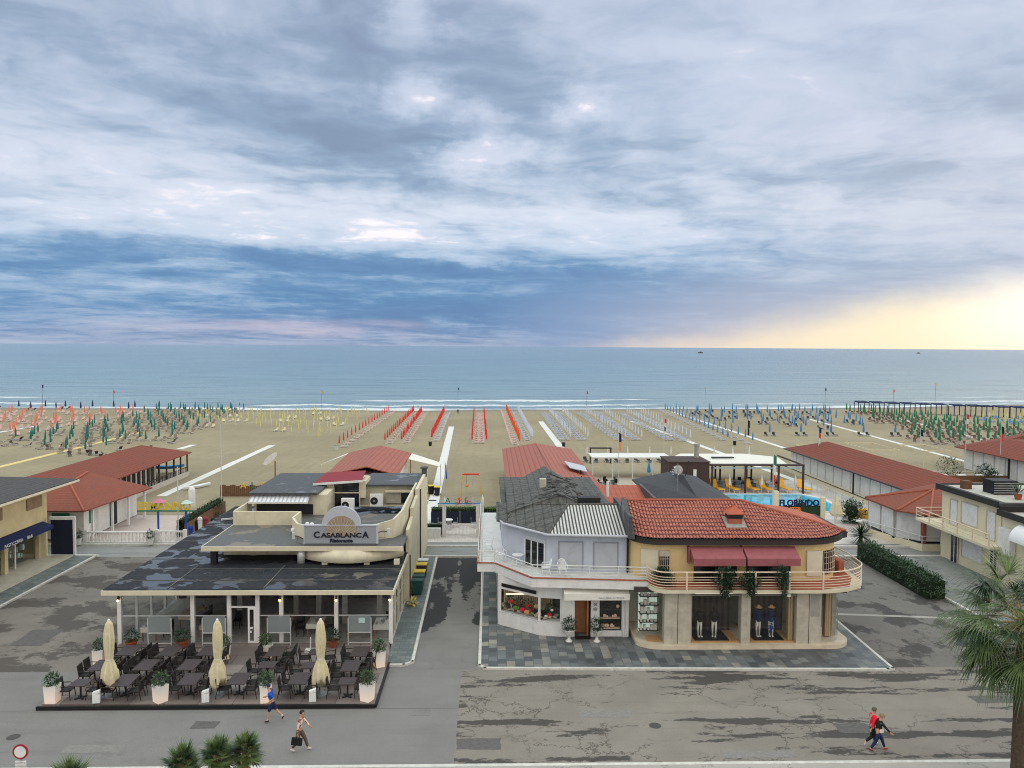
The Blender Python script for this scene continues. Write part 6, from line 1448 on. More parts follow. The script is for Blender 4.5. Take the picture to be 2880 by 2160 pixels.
b = MB(); b.box(14.0, 20.1, 56, 73, 0, 4.2); b.build('wall', 'white', T)
b = MB(); b.box(13.96, 13.999, 60.5, 61.3, 2.6, 3.5); b.build('window', 'wood_panel', T)
b = MB(); b.tube([(15.6, 64, 4.6), (15.6, 64, 7.4)], .035, 6)
for i in range(6): b.cbox((15.6+.0, 64, 6.6+i*.13), (.9-.1*i, .02, .02))
b.build('aerial', 'grey_metal', loc=(15.6, 64, 4.6), label='thin television aerial standing on the black felt roof', cat='aerial')
t = thing('roof_clutter', 'crooked satellite dish and pole on the ridge of the black felt roof', 'satellite dish', (18, 71, 5.2)); b = MB(); b.tube([(18, 71, 5.1), (18.3, 71, 6.6)], .05, 6); b.build('mast', 'black_metal', t); b = MB(); b.lathe((0, 0, 0), [(.02, 0), (.3, .08), (.42, .18)], 12); b.V = [(17.3+v[0], 71-v[2], 5.8+v[1]) for v in b.V]; b.build('dish', 'pole_metal', t); b = MB(); bush(b, (17.0, 70.6, 5.75), .35, 60, .25, .1, (1.2, 1, .8), 3); b.build('cables', 'pole_metal', t)
# brown hut and pergola by the pool
T = thing('pool_bar', 'dark brown timber hut with chimney joined to a dark pergola under a white canopy', 'building', (26, 91, 0))
b = MB(); b.box(20.8, 25.5, 89.5, 94, 0, 3.7); b.build('hut_wall', 'dark_brown', T); b = MB(); b.box(20.7, 25.6, 89.4, 94.1, 3.7, 3.8); b.build('hut_roof', 'dark_brown', T)
b = MB(); b.lathe((24.9, 93, 3.8), [(.32, 0), (.28, 1.4), (.38, 1.42), (.38, 1.65)], 12); b.build('chimney', 'stucco_base', T); b = MB(); b.box(23.6, 23.95, 89.3, 89.45, 2.0, 2.9); b.build('lamp', 'white', T)
for x in (25.9, 29.8, 33.7, 36.6): b = MB(); b.box(x-.1, x+.1, 89.6, 89.8, 0, 3.3); b.build('pergola_post', 'dark_brown', T)
for x in (26.8, 28.6, 29.2, 31, 32.6, 33.2, 35.8): b = MB(); b.box(x-.09, x+.09, 97.6, 97.8, 0, 2.9); b.build('pergola_post', 'dark_brown', T)
b = MB(); b.box(25.6, 36.7, 89.55, 89.85, 3.3, 3.48); b.box(36.5, 36.7, 89.85, 97.8, 3.3, 3.45); b.build('pergola_beam', 'dark_brown', T)
b = MB(); b.slab([(23.8, 90.2, 3.5), (34.8, 90.2, 3.5), (36.5, 97.8, 3.2), (33.5, 101.5, 3.1), (25, 101.5, 3.1), (23.5, 98, 3.3)], .12); b.build('canopy', 'cloth_white', T); b = MB(); b.box(27.2, 29.9, 94.4, 95.0, 3.5, 3.62); b.build('roof_vent', 'black', T)
b = MB(); b.slab([(25.8, 89.9, 3.1), (36.4, 89.9, 3.1), (36.4, 90.0, 2.95), (25.8, 90.0, 2.95)], .04); b.build('blind', 'cloth_white', T)
T = thing('white_pergola', 'long low white framed canopy on thin posts behind the red ribbed roof', 'canopy', (17, 101, 0))
b = MB(); b.box(13.2, 23.5, 100, 104, 2.65, 2.8); b.build('canopy', 'white', T)
for x in (13.3, 15.9, 18.5, 21.1): b = MB(); b.tube([(x, 100.1, 0), (x, 100.1, 2.65)], .08, 6); b.build('post', 'white', T)
T = thing('pool', 'turquoise swimming pool with cut corners behind the tiled roof', 'swimming pool', (31, 85, 0))
pp = [(26.5, 81), (35.6, 79.5), (37.2, 81.5), (37.4, 86.5), (36.0, 89.2), (26.5, 89.2)]
b = MB(); b.add([(x, y, .03) for x, y in pp], [tuple(range(6))]); b.build('water', 'pool_water', T)
b = MB(); c0 = Vector((32, 85))
for p, q in zip(pp, pp[1:]+pp[:1]):
    p = Vector(p); q = Vector(q); b.prism([p, q, q+(q-c0).normalized()*.5, p+(p-c0).normalized()*.5], .0, .09)
b.build('coping', 'white', T)
def lounger(m):
    def f():
        t = thing('sun_lounger', '', 'sun lounger'); b = MB(); b.box(-.33, .33, -.95, .45, .28, .36); b.build('seat', m, t); b = MB(); b.cbox((0, .72, .58), (.66, .1, .75), 0, -.55); b.build('backrest', m, t)
        for sx in (-1, 1):
            for y in (-.8, .4): b = MB(); b.box(sx*.28-.025, sx*.28+.025, y-.03, y+.03, 0, .28); b.build('leg', 'white', t)
        return t
    return f
K = Kind(lounger('yellow_lounger')); g = 'yellow sun loungers beside the pool'
for i, x in enumerate((26.9, 28.7, 31.0, 32.7, 35.0, 37.2)): K.put((x, 91.0, 0), .25, 'yellow sun lounger by the pool, %s of six from the left' % ['first', 'second', 'third', 'fourth', 'fifth', 'last'][i], g, (1.2, 1.2, 1.5))
def wpar(h=2.3, m='white', r=.13):
    def f():
        t = thing('closed_parasol', '', 'parasol'); b = MB(); b.tube([(0, 0, 0), (0, 0, h)], .03, 6); b.build('pole', 'pole_metal', t)
        b = MB(); b.lathe((0, 0, 0), [(r*.9, h*.42), (r*1.2, h*.5), (r*.8, h*.75), (.03, h)], 8, .12); b.build('canopy', m, t); return t
    return f
K = Kind(wpar(2.3)); g = 'closed white parasols around the pool terrace'
for i, x in enumerate((28.1, 31.9, 35.9)): K.put((x, 90.2, 0), 0, 'slim closed white parasol between the yellow loungers, %s of three' % ['left', 'middle', 'right'][i], g)
for i, x in enumerate((14.5, 17.6, 20.6, 23.9, 27.1, 30.6, 33.6, 36.4, 38.9)): K.put((x, 115.6, 0), 0, 'slim closed white parasol in the near single row on the sand, %s from the left' % (['first']+ORD[1:])[i], 'closed white parasols of the near single row')
K = Kind(wpar(2.4, 'blue_cloth', .22)); K.put((20.4, 99, 0), 0, 'closed bright blue parasol standing before the white framed canopy')
K = Kind(wpar(3.2, 'canvas', .5)); K.put((32.5, 71.8, 0), 0, 'closed cream and green parasol beside the round shrub at the pool entrance')
T = thing('pool_fence', 'glass fence on white posts along the pool terrace edge', 'fence', (33, 92, 0))
b = MB(); b.box(25.8, 38.5, 92.0, 92.02, .1, 1.1); b.box(38.5, 38.52, 79, 92, .1, 1.1); b.build('glass_panel', 'glass', T); b = MB(); b.box(25.8, 38.5, 91.97, 92.05, 1.1, 1.15); b.box(38.47, 38.55, 79, 92, 1.1, 1.15); b.build('top_rail', 'pole_metal', T)
for i in range(9): b = MB(); b.box(38.45, 38.55, 79+i*1.6, 79.1+i*1.6, 0, 1.15); b.build('post', 'white', T)
rd = random.Random(8)
def bchair():
    t = thing('bar_chair', '', 'chair'); b = MB(); b.box(-.24, .24, -.24, .24, .44, .49); b.build('seat', 'black', t); b = MB(); b.box(-.24, .24, .2, .25, .5, .95); b.build('backrest', 'black', t)
    b = MB(); b.box(-.22, -.18, -.22, .22, 0, .44); b.box(.18, .22, -.22, .22, 0, .44); b.build('legs', 'grey_metal', t); return t
K = Kind(bchair)
for i in range(14): K.put((26.6+(i % 7)*1.45+rd.uniform(-.2, .2), 94+(i//7)*1.8+rd.uniform(-.2, .2), 0), rd.uniform(0, 6), 'dark chair under the pool pergola', 'dark chairs under the pool pergola')
K = Kind(bchair); 
for i in range(8): K.put((12.6+(i % 4)*.9, 94.5+(i//4)*1.5, 0), rd.uniform(0, 6), 'dark chair on the deck before the white framed canopy', 'dark chairs on the deck beside the red ribbed roof')
# pool sign
T = thing('pool_sign', 'dark blue lettered sign with orange second line on stone posts by the pool', 'sign', (30.3, 75.2, 0))
for x in (28.1, 32.75): b = MB(); b.box(x-.22, x+.22, 75.2, 75.6, 0, 3.0 if x < 30 else 2.4); b.build('post', 'pale_wall', T)
b = MB(); b.box(28.35, 32.5, 75.35, 75.4, .0, 1.5); b.build('dark_screen', 'leaf_dark', T)
text('lettering', 'FLORINDO', .86, 'navy_cloth', T, (30.4, 75.3, 1.55), depth=.05, bold=.025, sx=.93); text('small_lettering', 'MASTER', .6, 'orange', T, (29.6, 75.25, 1.0), depth=.03, bold=.015, sx=.9)
b = MB(); b.box(28.3, 32.6, 75.38, 75.42, 1.5, 1.55); b.build('rail', 'navy_cloth', T)
for c_, r_, l_, n_ in (((35.4, 74.8, 1.1), 1.15, 'dense dark round shrub beside the pool entrance', 1500), ((31.2, 77.0, 1.0), .9, 'dark shrubs behind the blue sign by the pool', 700)):
    t = thing('round_shrub', l_, 'shrub', (c_[0], c_[1], 0)); b = MB(); bush(b, c_, r_, n_, .2, .12, (1.2, 1, 1), 7, .5); b.build('foliage', 'leaf', t); b = MB(); b.ball(c_, r_*.55); b.build('stems', 'hedge_core', t)
b = MB(); b.box(36.6, 38.4, 76.5, 77.2, 0, .9); b.build('bench', 'yellow_lounger', loc=(37.5, 77, 0), label='yellow wooden bench right of the round shrub', cat='bench')
t = thing('spiky_plant', 'spiky dark yucca plant on the pale patio by the side street', 'plant', (32.4, 66.6, 0)); b = MB(); rd = random.Random(2)
for i in range(150):
    d = Vector((rd.gauss(0, 1), rd.gauss(0, 1), rd.gauss(.25, .6))).normalized(); b.leaf((32.4, 66.6, .8), d, rd.uniform(1.0, 1.7), .10)
b.build('leaves', 'leaf_dark', t); b = MB(); b.tube([(32.4, 66.6, 0), (32.4, 66.6, .9)], .15, 8); b.build('trunk', 'trunk', t)

# ================================================================== RIGHT BATH HOUSES
T = thing('bath_house', 'long white cabin row with red roof running from the pool to the beach', 'building', (44, 90, 0))
b = MB(); b.slab([(41.3, 66, 3.0), (45.4, 70, 4.5), (45.4, 103.5, 4.5), (41.3, 108, 3.0)][::-1], .12); b.slab([(49.6, 66, 3.0), (49.6, 108, 3.0), (45.4, 103.5, 4.5), (45.4, 70, 4.5)][::-1], .12); b.slab([(41.3, 108, 3.0), (45.4, 103.5, 4.5), (49.6, 108, 3.0)][::-1], .12); b.build('roof', 'roof_bath', T)
b = MB(); b.tube([(41.22, 65.5, 2.95), (41.22, 108, 2.95)], .09, 6); b.build('gutter', 'black_metal', T)
b = MB(); b.box(42.1, 49, 67, 107.5, 0, 2.9); b.build('wall', 'white', T)
for i in range(17): b = MB(); y = 68.6+i*2.3; b.box(42.04, 42.1, y, y+.16, .3, 2.9); b.build('door_frame', 'shutter', T)
b = MB(); b.box(41.1, 42.09, 67, 107.5, 0, .5); b.build('plinth', 'pale_wall', T); b = MB(); b.tube([(41.08, 67, .62), (41.08, 107.5, .62)], .05, 6); b.build('rail', 'navy', T); b = MB(); b.tube([(41.4, 87.3, .5), (41.4, 87.3, 2.9)], .1, 8); b.build('drainpipe', 'black', T)
T = thing('kiosk', 'white shuttered corner kiosk with hipped red tile roof at the end of the right cabins', 'building', (37, 68, 0))
pkz = G(2625, 1378, 4.3)
b = MB(); b.slab([(35.0, 71.4, 3.15), (35.0, 65.6, 3.15), tuple(pkz)][::-1], .12); b.slab([(35.0, 65.6, 3.15), (36.8, 63.7, 3.15), tuple(pkz)][::-1], .12); b.slab([(36.8, 63.7, 3.15), (43, 63.4, 3.15), (43, 70.4, 4.35), tuple(pkz)][::-1], .12); b.slab([(35, 71.4, 3.15), tuple(pkz), (44, 74, 4.2), (42, 76, 3.1)][::-1][::-1], .12); b.build('roof', 'roof_bath_x', T)
b = MB(); b.tube([(35, 71.4, 3.2), tuple(pkz+Vector((0, 0, .05))), (35, 65.6, 3.2)], .1, 6); b.tube([tuple(pkz), (36.8, 63.7, 3.2)], .1, 6); b.build('ridge_tiles', 'brick_red', T)
kw = [(35.6, 72), (35.6, 67.0), (37.0, 65.3), (43, 65.0), (43, 72)]
b = MB(); b.prism(kw, .1, 3.05); b.build('wall', 'stucco_base', T)
for (x0, y0, x1, y1) in ((35.55, 71.6, 35.55, 69.5), (35.55, 69.2, 35.55, 67.2), (35.65, 66.85, 36.95, 65.3), (37.3, 65.2, 39.2, 65.1), (39.8, 65.08, 42.8, 64.93)):
    p = Vector((x0, y0)); q = Vector((x1, y1)); d = (q-p).normalized(); nn_ = Vector((-d.y, d.x))*.06; b = MB(); b.prism([p-nn_, q-nn_, q+nn_, p+nn_], .55, 2.85); b.build('shutter', 'blind_white', T)
b = MB(); b.tube([(35.5, 72, .5), (35.48, 67.0, .5), (37.0, 65.18, .5), (43, 64.85, .5)], .08, 6); b.build('rail', 'navy', T); b = MB(); b.box(37.0, 37.25, 65.0, 65.25, .1, 3.0); b.box(39.3, 39.7, 64.9, 65.1, .1, 3.); b.build('pilaster', 'brick_red', T)
T = thing('ramp_wall', 'low pale wall with white railing in front of the kiosk', 'wall', (36, 66, 0)); b = MB(); b.prism([(34.2, 71), (36.4, 64.1), (39.5, 63.9), (39.5, 64.1), (36.55, 64.3), (34.4, 71.1)], 0, .55); b.build('wall', 'pale_wall', T)
railing([(34.3, 71), (36.45, 64.2), (39.5, 64.0)], .55, .7, 2, 'white', T, .025, 1.3)
T = thing('bath_house', 'far right white cabin row with red hipped roof and dark posts', 'building', (75, 105, 0))
b = MB(); b.slab([(67.0, 110.5, 3.0), (67.0, 80, 3.0), (72, 84, 4.6), (72, 106, 4.6)], .12); b.slab([(67.0, 110.5, 3.0), (72, 106, 4.6), (90, 122, 4.6), (92, 124, 3.0)], .12); b.slab([(72, 106, 4.6), (72, 84, 4.6), (80, 80, 3.), (95, 118, 3.)], .12); b.build('roof', 'roof_bath', T)
b = MB(); b.box(67.9, 76, 80, 109.5, 0, 2.9); b.build('wall', 'white', T)
for i in range(12): b = MB(); y = 82+i*2.3; b.box(67.8, 67.9, y, y+.16, .3, 2.9); b.build('door_frame', 'shutter', T)
b = MB(); b.box(67.3, 67.5, 99, 99.2, 0, 2.9); b.box(67.3, 67.5, 88, 88.2, 0, 2.9); b.build('post', 'black', T)
t = thing('terrace_pool', 'narrow turquoise pool with white edge beyond the long cabin roof', 'swimming pool', (58, 90, 0)); b = MB(); b.prism([(54.5, 92), (60, 84), (61.5, 85), (56, 94)], 0, .06); b.build('water', 'pool_water', t); b = MB(); b.prism([(54.2, 92), (53.9, 92.4), (56, 94.6), (62, 85), (61.6, 84.8), (56, 94.1)], 0, .12); b.build('coping', 'white', t)
t = thing('terrace_wall', 'low dark red wall with white caps round the terrace of the far pool', 'wall', (56, 97, 0)); b = MB(); b.box(49.8, 66.5, 98, 98.3, 0, .8); b.build('wall', 'brown_fence', t)
for i in range(7): b = MB(); b.box(50.5+i*2.4, 51.5+i*2.4, 97.95, 98.35, .8, .95); b.build('cap', 'white', t)
for x, y, r_, l_ in ((61, 101.5, 1.4, 'grey green shrub beside the white post, before the far cabins'), (64.5, 99.5, 1.1, 'dark shrub at the corner of the far cabin row'), (63.5, 96.5, .9, 'low dark bush on the far terrace corner')):
    t = thing('round_shrub', l_, 'shrub', (x, y, 0)); b = MB(); bush(b, (x, y, r_*.9), r_, 500, .3, .14, (1.2, 1, 1), int(x), .4); b.build('foliage', 'leaf_dark', t)
b = MB(); n = 14
for i in range(n): a0 = 2*math.pi*i/n; b.tube([(67.2, 92+.42*math.cos(a0), 1.4+.42*math.sin(a0)), (67.2, 92+.42*math.cos(a0+.45), 1.4+.42*math.sin(a0+.45))], .11, 6, False)
b.build('lifebuoy', 'red', loc=(67.2, 92, 0), label='red lifebuoy hanging on the far white cabin row', cat='lifebuoy')

# ================================================================== RIGHT BUILDINGS
T = thing('apartment_house', 'pale cream two storey house with dark eaves, balcony and closed white shutters', 'building', (43, 58, 0))
b = MB(); b.box(37.0, 50, 55.0, 62.4, 0, 5.75); b.build('wall', 'pale_wall', T)
b = MB(); b.box(36.72, 50, 54.9, 62.7, 5.75, 5.92); b.build('roof', 'felt_dark', T); b = MB(); b.box(36.6, 36.72, 54.9, 62.75, 5.6, 6.05); b.box(36.72, 50, 62.7, 62.8, 5.6, 6.0); b.build('eave', 'black_metal', T); b = MB(); b.box(37.3, 50, 55.1, 62.2, 5.921, 5.96); b.build('roof_terrace', 'sand_concrete', T)
for y0, y1, z0, z1, nm in ((60.3, 61.1, 3.1, 5.0, 'shutter'), (57.7, 59.6, 3.5, 5.1, 'shutter'), (55.6, 56.5, 3.0, 5.05, 'shutter'), (57.0, 59.4, .9, 2.3, 'shutter')):
    b = MB(); b.box(36.93, 36.99, y0, y1, z0, z1); w_ = b.build(nm, 'blind_white', T); b = MB(); b.box(36.9, 36.998, y1, y1+.12, z0-.05, z1+.05); b.box(36.9, 36.998, y0-.05, y1, z1, z1+.08); b.build('frame', 'stone', w_)
b = MB(); b.box(36.94, 36.99, 60.0, 60.9, .1, 2.5); d_ = b.build('door', 'dark_glass', T); b = MB()
for y in (59.95, 60.42, 60.88): b.box(36.9, 36.94, y, y+.07, .1, 2.5)
b.box(36.9, 36.94, 59.95, 60.95, 2.5, 2.6); b.build('door_frame', 'white', d_)
b = MB(); b.box(36.94, 36.99, 55.2, 56.0, .9, 2.2); d_ = b.build('window', 'dark_glass', T); b = MB()
for y in (55.15, 55.58, 56.0): b.box(36.9, 36.94, y, y+.06, .9, 2.2)
b.build('window_frame', 'white', d_)
b = MB(); b.prism([(35.6, 63.8), (35.6, 54.2), (36.998, 54.2), (36.998, 62.4), (38.2, 62.8), (38.2, 63.8)], 2.75, 2.95); b.build('balcony_slab', 'pale_wall', T)
railing([(38.2, 63.75), (35.65, 63.75), (35.65, 54.25)], 2.95, .85, 3, 'rail_cream', T, .035, 2.0)
T = thing('terrace_house', 'pale cream house with roof plants and white round awning at the right edge', 'building', (44, 50, 0))
zt = 5.45
b = MB(); b.box(37.0, 52, 36, 54.88, 0, zt-.3); b.build('wall', 'pale_wall', T); b = MB(); b.box(36.7, 52, 36, 54.6, zt-.3, zt-.12); b.build('roof_terrace', 'sand_concrete', T); b = MB(); b.box(36.55, 36.7, 36, 54.88, zt-.35, zt+.08); b.box(36.7, 52, 54.6, 54.88, zt-.3, zt+.3); b.build('eave', 'black_metal', T)
b = MB(); n = 10; pr = [(36.95-1.1*math.sin(R(90*i/n)), zt-1.6+1.1*math.cos(R(90*i/n))) for i in range(n+1)]
V_ = [(x, y, z) for y in (43., 52.5) for x, z in pr]; b.add(V_, [(i, i+1, n+2+i, n+1+i) for i in range(n)]); b.add([(36.95, 52.5, zt-1.6)]+[(x, 52.5, z) for x, z in pr], [(0, i+1, i+2) for i in range(n)]); b.build('awning', 'white_plastic', T)
b = MB(); b.box(36.5, 36.95, 53.3, 54.6, 2.5, 4.3); b.build('satellite_box', 'white', T)
b = MB()
for i in range(9): b.box(37.2, 40, 52.6-i*.28, 52.8-i*.28, zt+.2+i*.0, zt+.28)
b.build('deck_slats', 'brown_fence', T)
def tubplant(sp):
    def f():
        t = thing('roof_plant', '', 'plant'); b = MB(); b.lathe((0, 0, 0), [(.2, 0), (.28, .4)], 10); b.build('pot', 'pot' if sp else 'black', t); b = MB(); rd = random.Random(3)
        if sp:
            for i in range(90): d = Vector((rd.gauss(0, 1), rd.gauss(0, 1), abs(rd.gauss(.5, .6)))).normalized(); b.leaf((0, 0, .5), d, rd.uniform(.5, 1.1), .05)
        else: bush(b, (0, 0, .9), .6, 330, .2, .07, (1, 1, 1), 5)
        b.build('leaves', 'leaf', t); return t
    return f
K = Kind(tubplant(True)); K2 = Kind(tubplant(False)); g = 'plants on the roof terraces at the right edge'
K.put((39.0, 56.2, 5.95), 0, 'spiky plant in a pot on the roof terrace, nearest the dark eave', g); K2.put((40.5, 54.0, 5.4), 0, 'bushy dark plant on the roof terrace right of the spiky plant', g); K.put((41.8, 55.2, 5.9), 1, 'spiky plant behind the bushy roof plant at the right edge', g); K2.put((38.9, 52.9, 5.4), 2, 'bushy plant at the corner of the nearer roof terrace', g); K2.put((41.3, 57.5, 5.95), 3, 'bushy plant far back on the roof terrace at the right edge', g)
t = thing('roof_unit', 'black louvred unit standing on the flat roof of the cream house', 'air unit', (39, 58.8, 5.95)); b = MB(); b.box(38.4, 40.2, 58, 59.4, 5.96, 7.0); b.build('casing', 'black', t)
for i in range(5): b = MB(); b.box(38.36, 40.2, 57.92, 58.0, 6.08+i*.18, 6.15+i*.18); b.build('louvre', 'grey_metal', t)
b = MB(); b.box(37.5, 38.1, 60.3, 60.9, 5.96, 6.6); b.build('vent_box', 'brown_fence', loc=(37.8, 60.6, 5.96), label='small rusty box near the far corner of the cream house roof', cat='box')
T = thing('hedge', 'thick dark green hedge between the side street and the paved yard', 'hedge', (30.5, 57, 0))
b = MB(); b.box(29.7, 31.0, 51.6, 61.6, 0, 1.25); b.build('branches', 'hedge_core', T)
b = MB(); rd = random.Random(6)
for i in range(26): y = 51.7+i*.39; bush(b, (30.35+.15*math.sin(i*2.1), y, .85+.12*math.sin(i*1.3)), .85+.1*math.sin(i*3.7), 330, .17, .09, (1, .8, .85), i, .6)
b.build('foliage', 'leaf', T)
# awning posts in the lane behind the hedge etc.
t = thing('street_post', 'thin grey post with sign plate on the patio left of the yucca', 'post', (32.2, 70, 0)); b = MB(); b.tube([(31.8, 70.5, 0), (31.8, 70.5, 3.6)], .04, 6); b.build('pole', 'pole_metal', t)
t = thing('patio_heater', 'small mushroom shaped grey lamp on the pale patio', 'lamp', (33.5, 70.5, 0)); b = MB(); b.tube([(33.6, 69.5, 0), (33.6, 69.5, 1.3)], .05, 6); b.build('pole', 'grey_metal', t); b = MB(); b.lathe((33.6, 69.5, 1.3), [(.3, 0), (.28, .12)], 10); b.build('hood', 'white', t)

# ================================================================== FLAGS, FRAMES, BEACH BITS
def flagpole(x, y, h, cols, label, fl=1.3, vertical=True):
    t = thing('flagpole', label, 'flagpole', (x, y, 0)); b = MB(); b.tube([(x, y, 0), (x, y, h)], [.05, .03], 6); b.build('pole', 'pole_metal', t)
    n = len(cols)
    for i, c_ in enumerate(cols):
        z1 = h-.1-fl*i/n; z0 = h-.1-fl*(i+1)/n; b = MB(); b.slab([(x+.03, y-.02, z1), (x+.30-.05*i, y-.1, z1-.12), (x+.34-.06*i, y-.02, z0-.1), (x+.03, y+.02, z0)], .0); b.V = b.V[:4]+[(v[0], v[1]+.03, v[2]) for v in b.V[:4]]; b.build('flag', c_, t)
flagpole(16.15, 97, 6.4, ('cloth_navy', 'orange'), 'tall flagpole with a limp dark and orange flag behind the red ribbed roof', 2.2)
flagpole(25.8, 114.6, 6.6, ('red', 'white', 'cloth_navy'), 'thin flagpole with a limp flag before the white parasols', 1.8)
flagpole(34.0, 102, 7.6, ('cloth_black', 'cloth_black'), 'tall thin flagpole with a black flag before the blue umbrellas', 2.0)
flagpole(30.6, 83, 5.6, ('green', 'white', 'red'), 'flagpole with limp green white and red flag beside the pool sign', 3.2)
flagpole(44.0, 103, 6.6, ('cloth_navy', 'red', 'white'), 'flagpole with striped flag at the seaward end of the long cabin roof', 2.2)
flagpole(59.5, 106, 6.0, ('cloth_black', 'pole_metal'), 'thin flagpole with black flag between the white frames', 1.8); flagpole(62.8, 101, 8.6, ('red', 'white', 'red'), 'tall white flagpole with red and white flag near the far terrace', 1.9); flagpole(67.5, 101, 7.0, ('cloth_black', 'red'), 'flagpole with dark red flag before the far cabin row', 1.9)
for i, (px, py, h) in enumerate([(120, 1160, 7), (320, 1150, 5), (905, 1150, 5), (1288, 1125, 4), (1650, 1150, 5), (1984, 1105, 2.2), (2320, 1150, 6), (2512, 1142, 5), (2630, 1128, 6)]):
    p = G(px, py); b = MB(); b.tube([(p.x, p.y, -.6), (p.x, p.y, h)], .035, 5); t = thing('shore_flag', 'thin pole with a small flag near the water line, %s from the left' % (['first']+ORD[1:])[i], 'flagpole', (p.x, p.y, 0), 'thin poles along the water line'); b.build('pole', 'black_metal', t)
    b = MB(); b.box(p.x, p.x+.32, p.y-.03, p.y+.03, h-.9, h-.2); b.build('flag', ('cloth_navy', 'red', 'yellow')[i % 3], t)
def frame(x, y, wd, dp, h, m, label, name='shade_frame', top=True):
    t = thing(name, label, 'frame', (x, y, 0))
    for sx in (0, 1):
        for sy in (0, 1): b = MB(); b.tube([(x+sx*wd, y+sy*dp, 0), (x+sx*wd, y+sy*dp, h)], .07, 5); b.build('post', m, t)
    b = MB(); b.box(x-.1, x+wd+.1, y-.05, y+.05, h, h+.13); b.box(x-.1, x+wd+.1, y+dp-.05, y+dp+.05, h, h+.13); b.box(x-.05, x+.05, y, y+dp, h, h+.1); b.box(x+wd-.05, x+wd+.05, y, y+dp, h, h+.1); b.build('top_frame', m, t)
    return t
frame(45.5, 110, 3.2, 4.5, 2.6, 'canvas', 'cream timber shade frame behind the end of the long cabin roof'); frame(53.6, 108, 4.2, 8, 2.7, 'canvas', 'cream timber frame with loungers under it, middle of three'); frame(60.6, 107, 4.0, 7, 2.7, 'canvas', 'cream timber shade frame beside the tall white flagpole')
frame(14.7, 113, 3.0, .5, 2.2, 'black_metal', 'dark goal like frame among the near row of parasols', 'goal')
t = thing('deck_rail', 'low white railing on the sand beyond the long cabin roof', 'railing', (55, 103, 0)); railing([(49, 101), (66.3, 101)], 0, .9, 2, 'white', t, .035, 2.2)
rd = random.Random(13)
def gaz(x, y, w_, d_, label):
    t = thing('blue_gazebo', label, 'gazebo', (x, y, 0), 'dark blue gazebos on the right beach')
    b = MB(); b.slab([(x, y, 2.75), (x+w_, y, 2.75), (x+w_, y+d_, 2.95), (x, y+d_, 2.95)], .22); b.build('roof', 'navy_cloth', t)
    for sx in (0, 1):
        for sy in (0, 1): b = MB(); b.box(x+sx*(w_-.15), x+sx*(w_-.15)+.15, y+sy*(d_-.15), y+sy*(d_-.15)+.15, 0, 2.6); b.build('post', 'navy_cloth', t)
gz = []
for i in range(13): gz.append((98.5+i*3.3-(0 if i < 8 else 1.5), 206-i*1.6-(0 if i < 6 else .8)))
for i, (x, y) in enumerate(gz): gaz(x, y, 3.0, 2.6, 'dark blue flat roofed gazebo, %s from the left in the far gazebo row' % (['first']+ORD[1:])[i])
for i, (px, py, l_) in enumerate([(1210, 1254, 'black litter bin near the rightmost slanted red row'), (1585, 1256, 'black and white bin at the near end of the central boardwalk'), (2066, 1252, 'dark box beside the long right boardwalk'), (946, 1266, 'pale blue box beside the long slanted red row')]):
    p = G(px, py); t = thing('beach_bin', l_, 'bin', (p.x, p.y, 0)); b = MB(); b.lathe((p.x, p.y, 0), [(.25, 0), (.3, .75)], 10); b.build('drum', 'black' if i < 3 else 'pastel', t); b = MB(); b.lathe((p.x, p.y, .75), [(.33, 0), (.33, .07)], 10); b.build('rim', 'grey_metal', t)
for (px, py, w_, l_) in ((1970, 993, 16, 'tiny dark boat far out at sea, left of the yellow horizon'), (2583, 994, 14, 'tiny dark boat far out at sea below the yellow sky')):
    p = G(px, py); t = thing('fishing_boat', l_, 'boat', (p.x, p.y, -.3)); b = MB(); b.prism([(p.x-w_/2, p.y), (p.x-w_*.3, p.y-2), (p.x+w_*.4, p.y-2), (p.x+w_/2, p.y), (p.x+w_*.4, p.y+2), (p.x-w_*.3, p.y+2)], -.3, 2.5); b.build('hull', 'bronze', t); b = MB(); b.box(p.x-2, p.x+3, p.y-1, p.y+1, 2.5, 6); b.build('cabin', 'grey_metal', t)

# ================================================================== UMBRELLAS AND LOUNGERS ON THE BEACH
UM = {}
def umb_mesh(m, h, r):
    r *= .85; b = MB(); b.cur = 0; b.tube([(0, 0, 0), (0, 0, h*.35)], .035, 5, False); b.cur = 1
    b.lathe((0, 0, 0), [(r*.75, h*.30), (r*1.1, h*.38), (r*.95, h*.6), (r*.6, h*.85), (.03, h)], 6); return b
def deck_mesh(h1=.35):
    b = MB(); b.cur = 1; b.cbox((0, .05, .28), (.5, 1.1, .06), 0, .1); b.cbox((0, .68, .50), (.5, .06, .52), 0, -.6)
    b.cur = 0
    for sx in (-1, 1): b.cbox((sx*.3, 0, .2), (.05, 1.5, .05), 0, .18); b.cbox((sx*.3, .1, .2), (.05, 1.1, .05), 0, -.35)
    return b
items = {'umb': [], 'deck': []}
def U(x, y, m, label, h=2.15, r=.13): items['umb'].append((x, y, m, label, h, r))
def D(x, y, m, label, rz=0., fm='pole_metal'): items['deck'].append((x, y, m, label, rz, fm))
rd = random.Random(17)
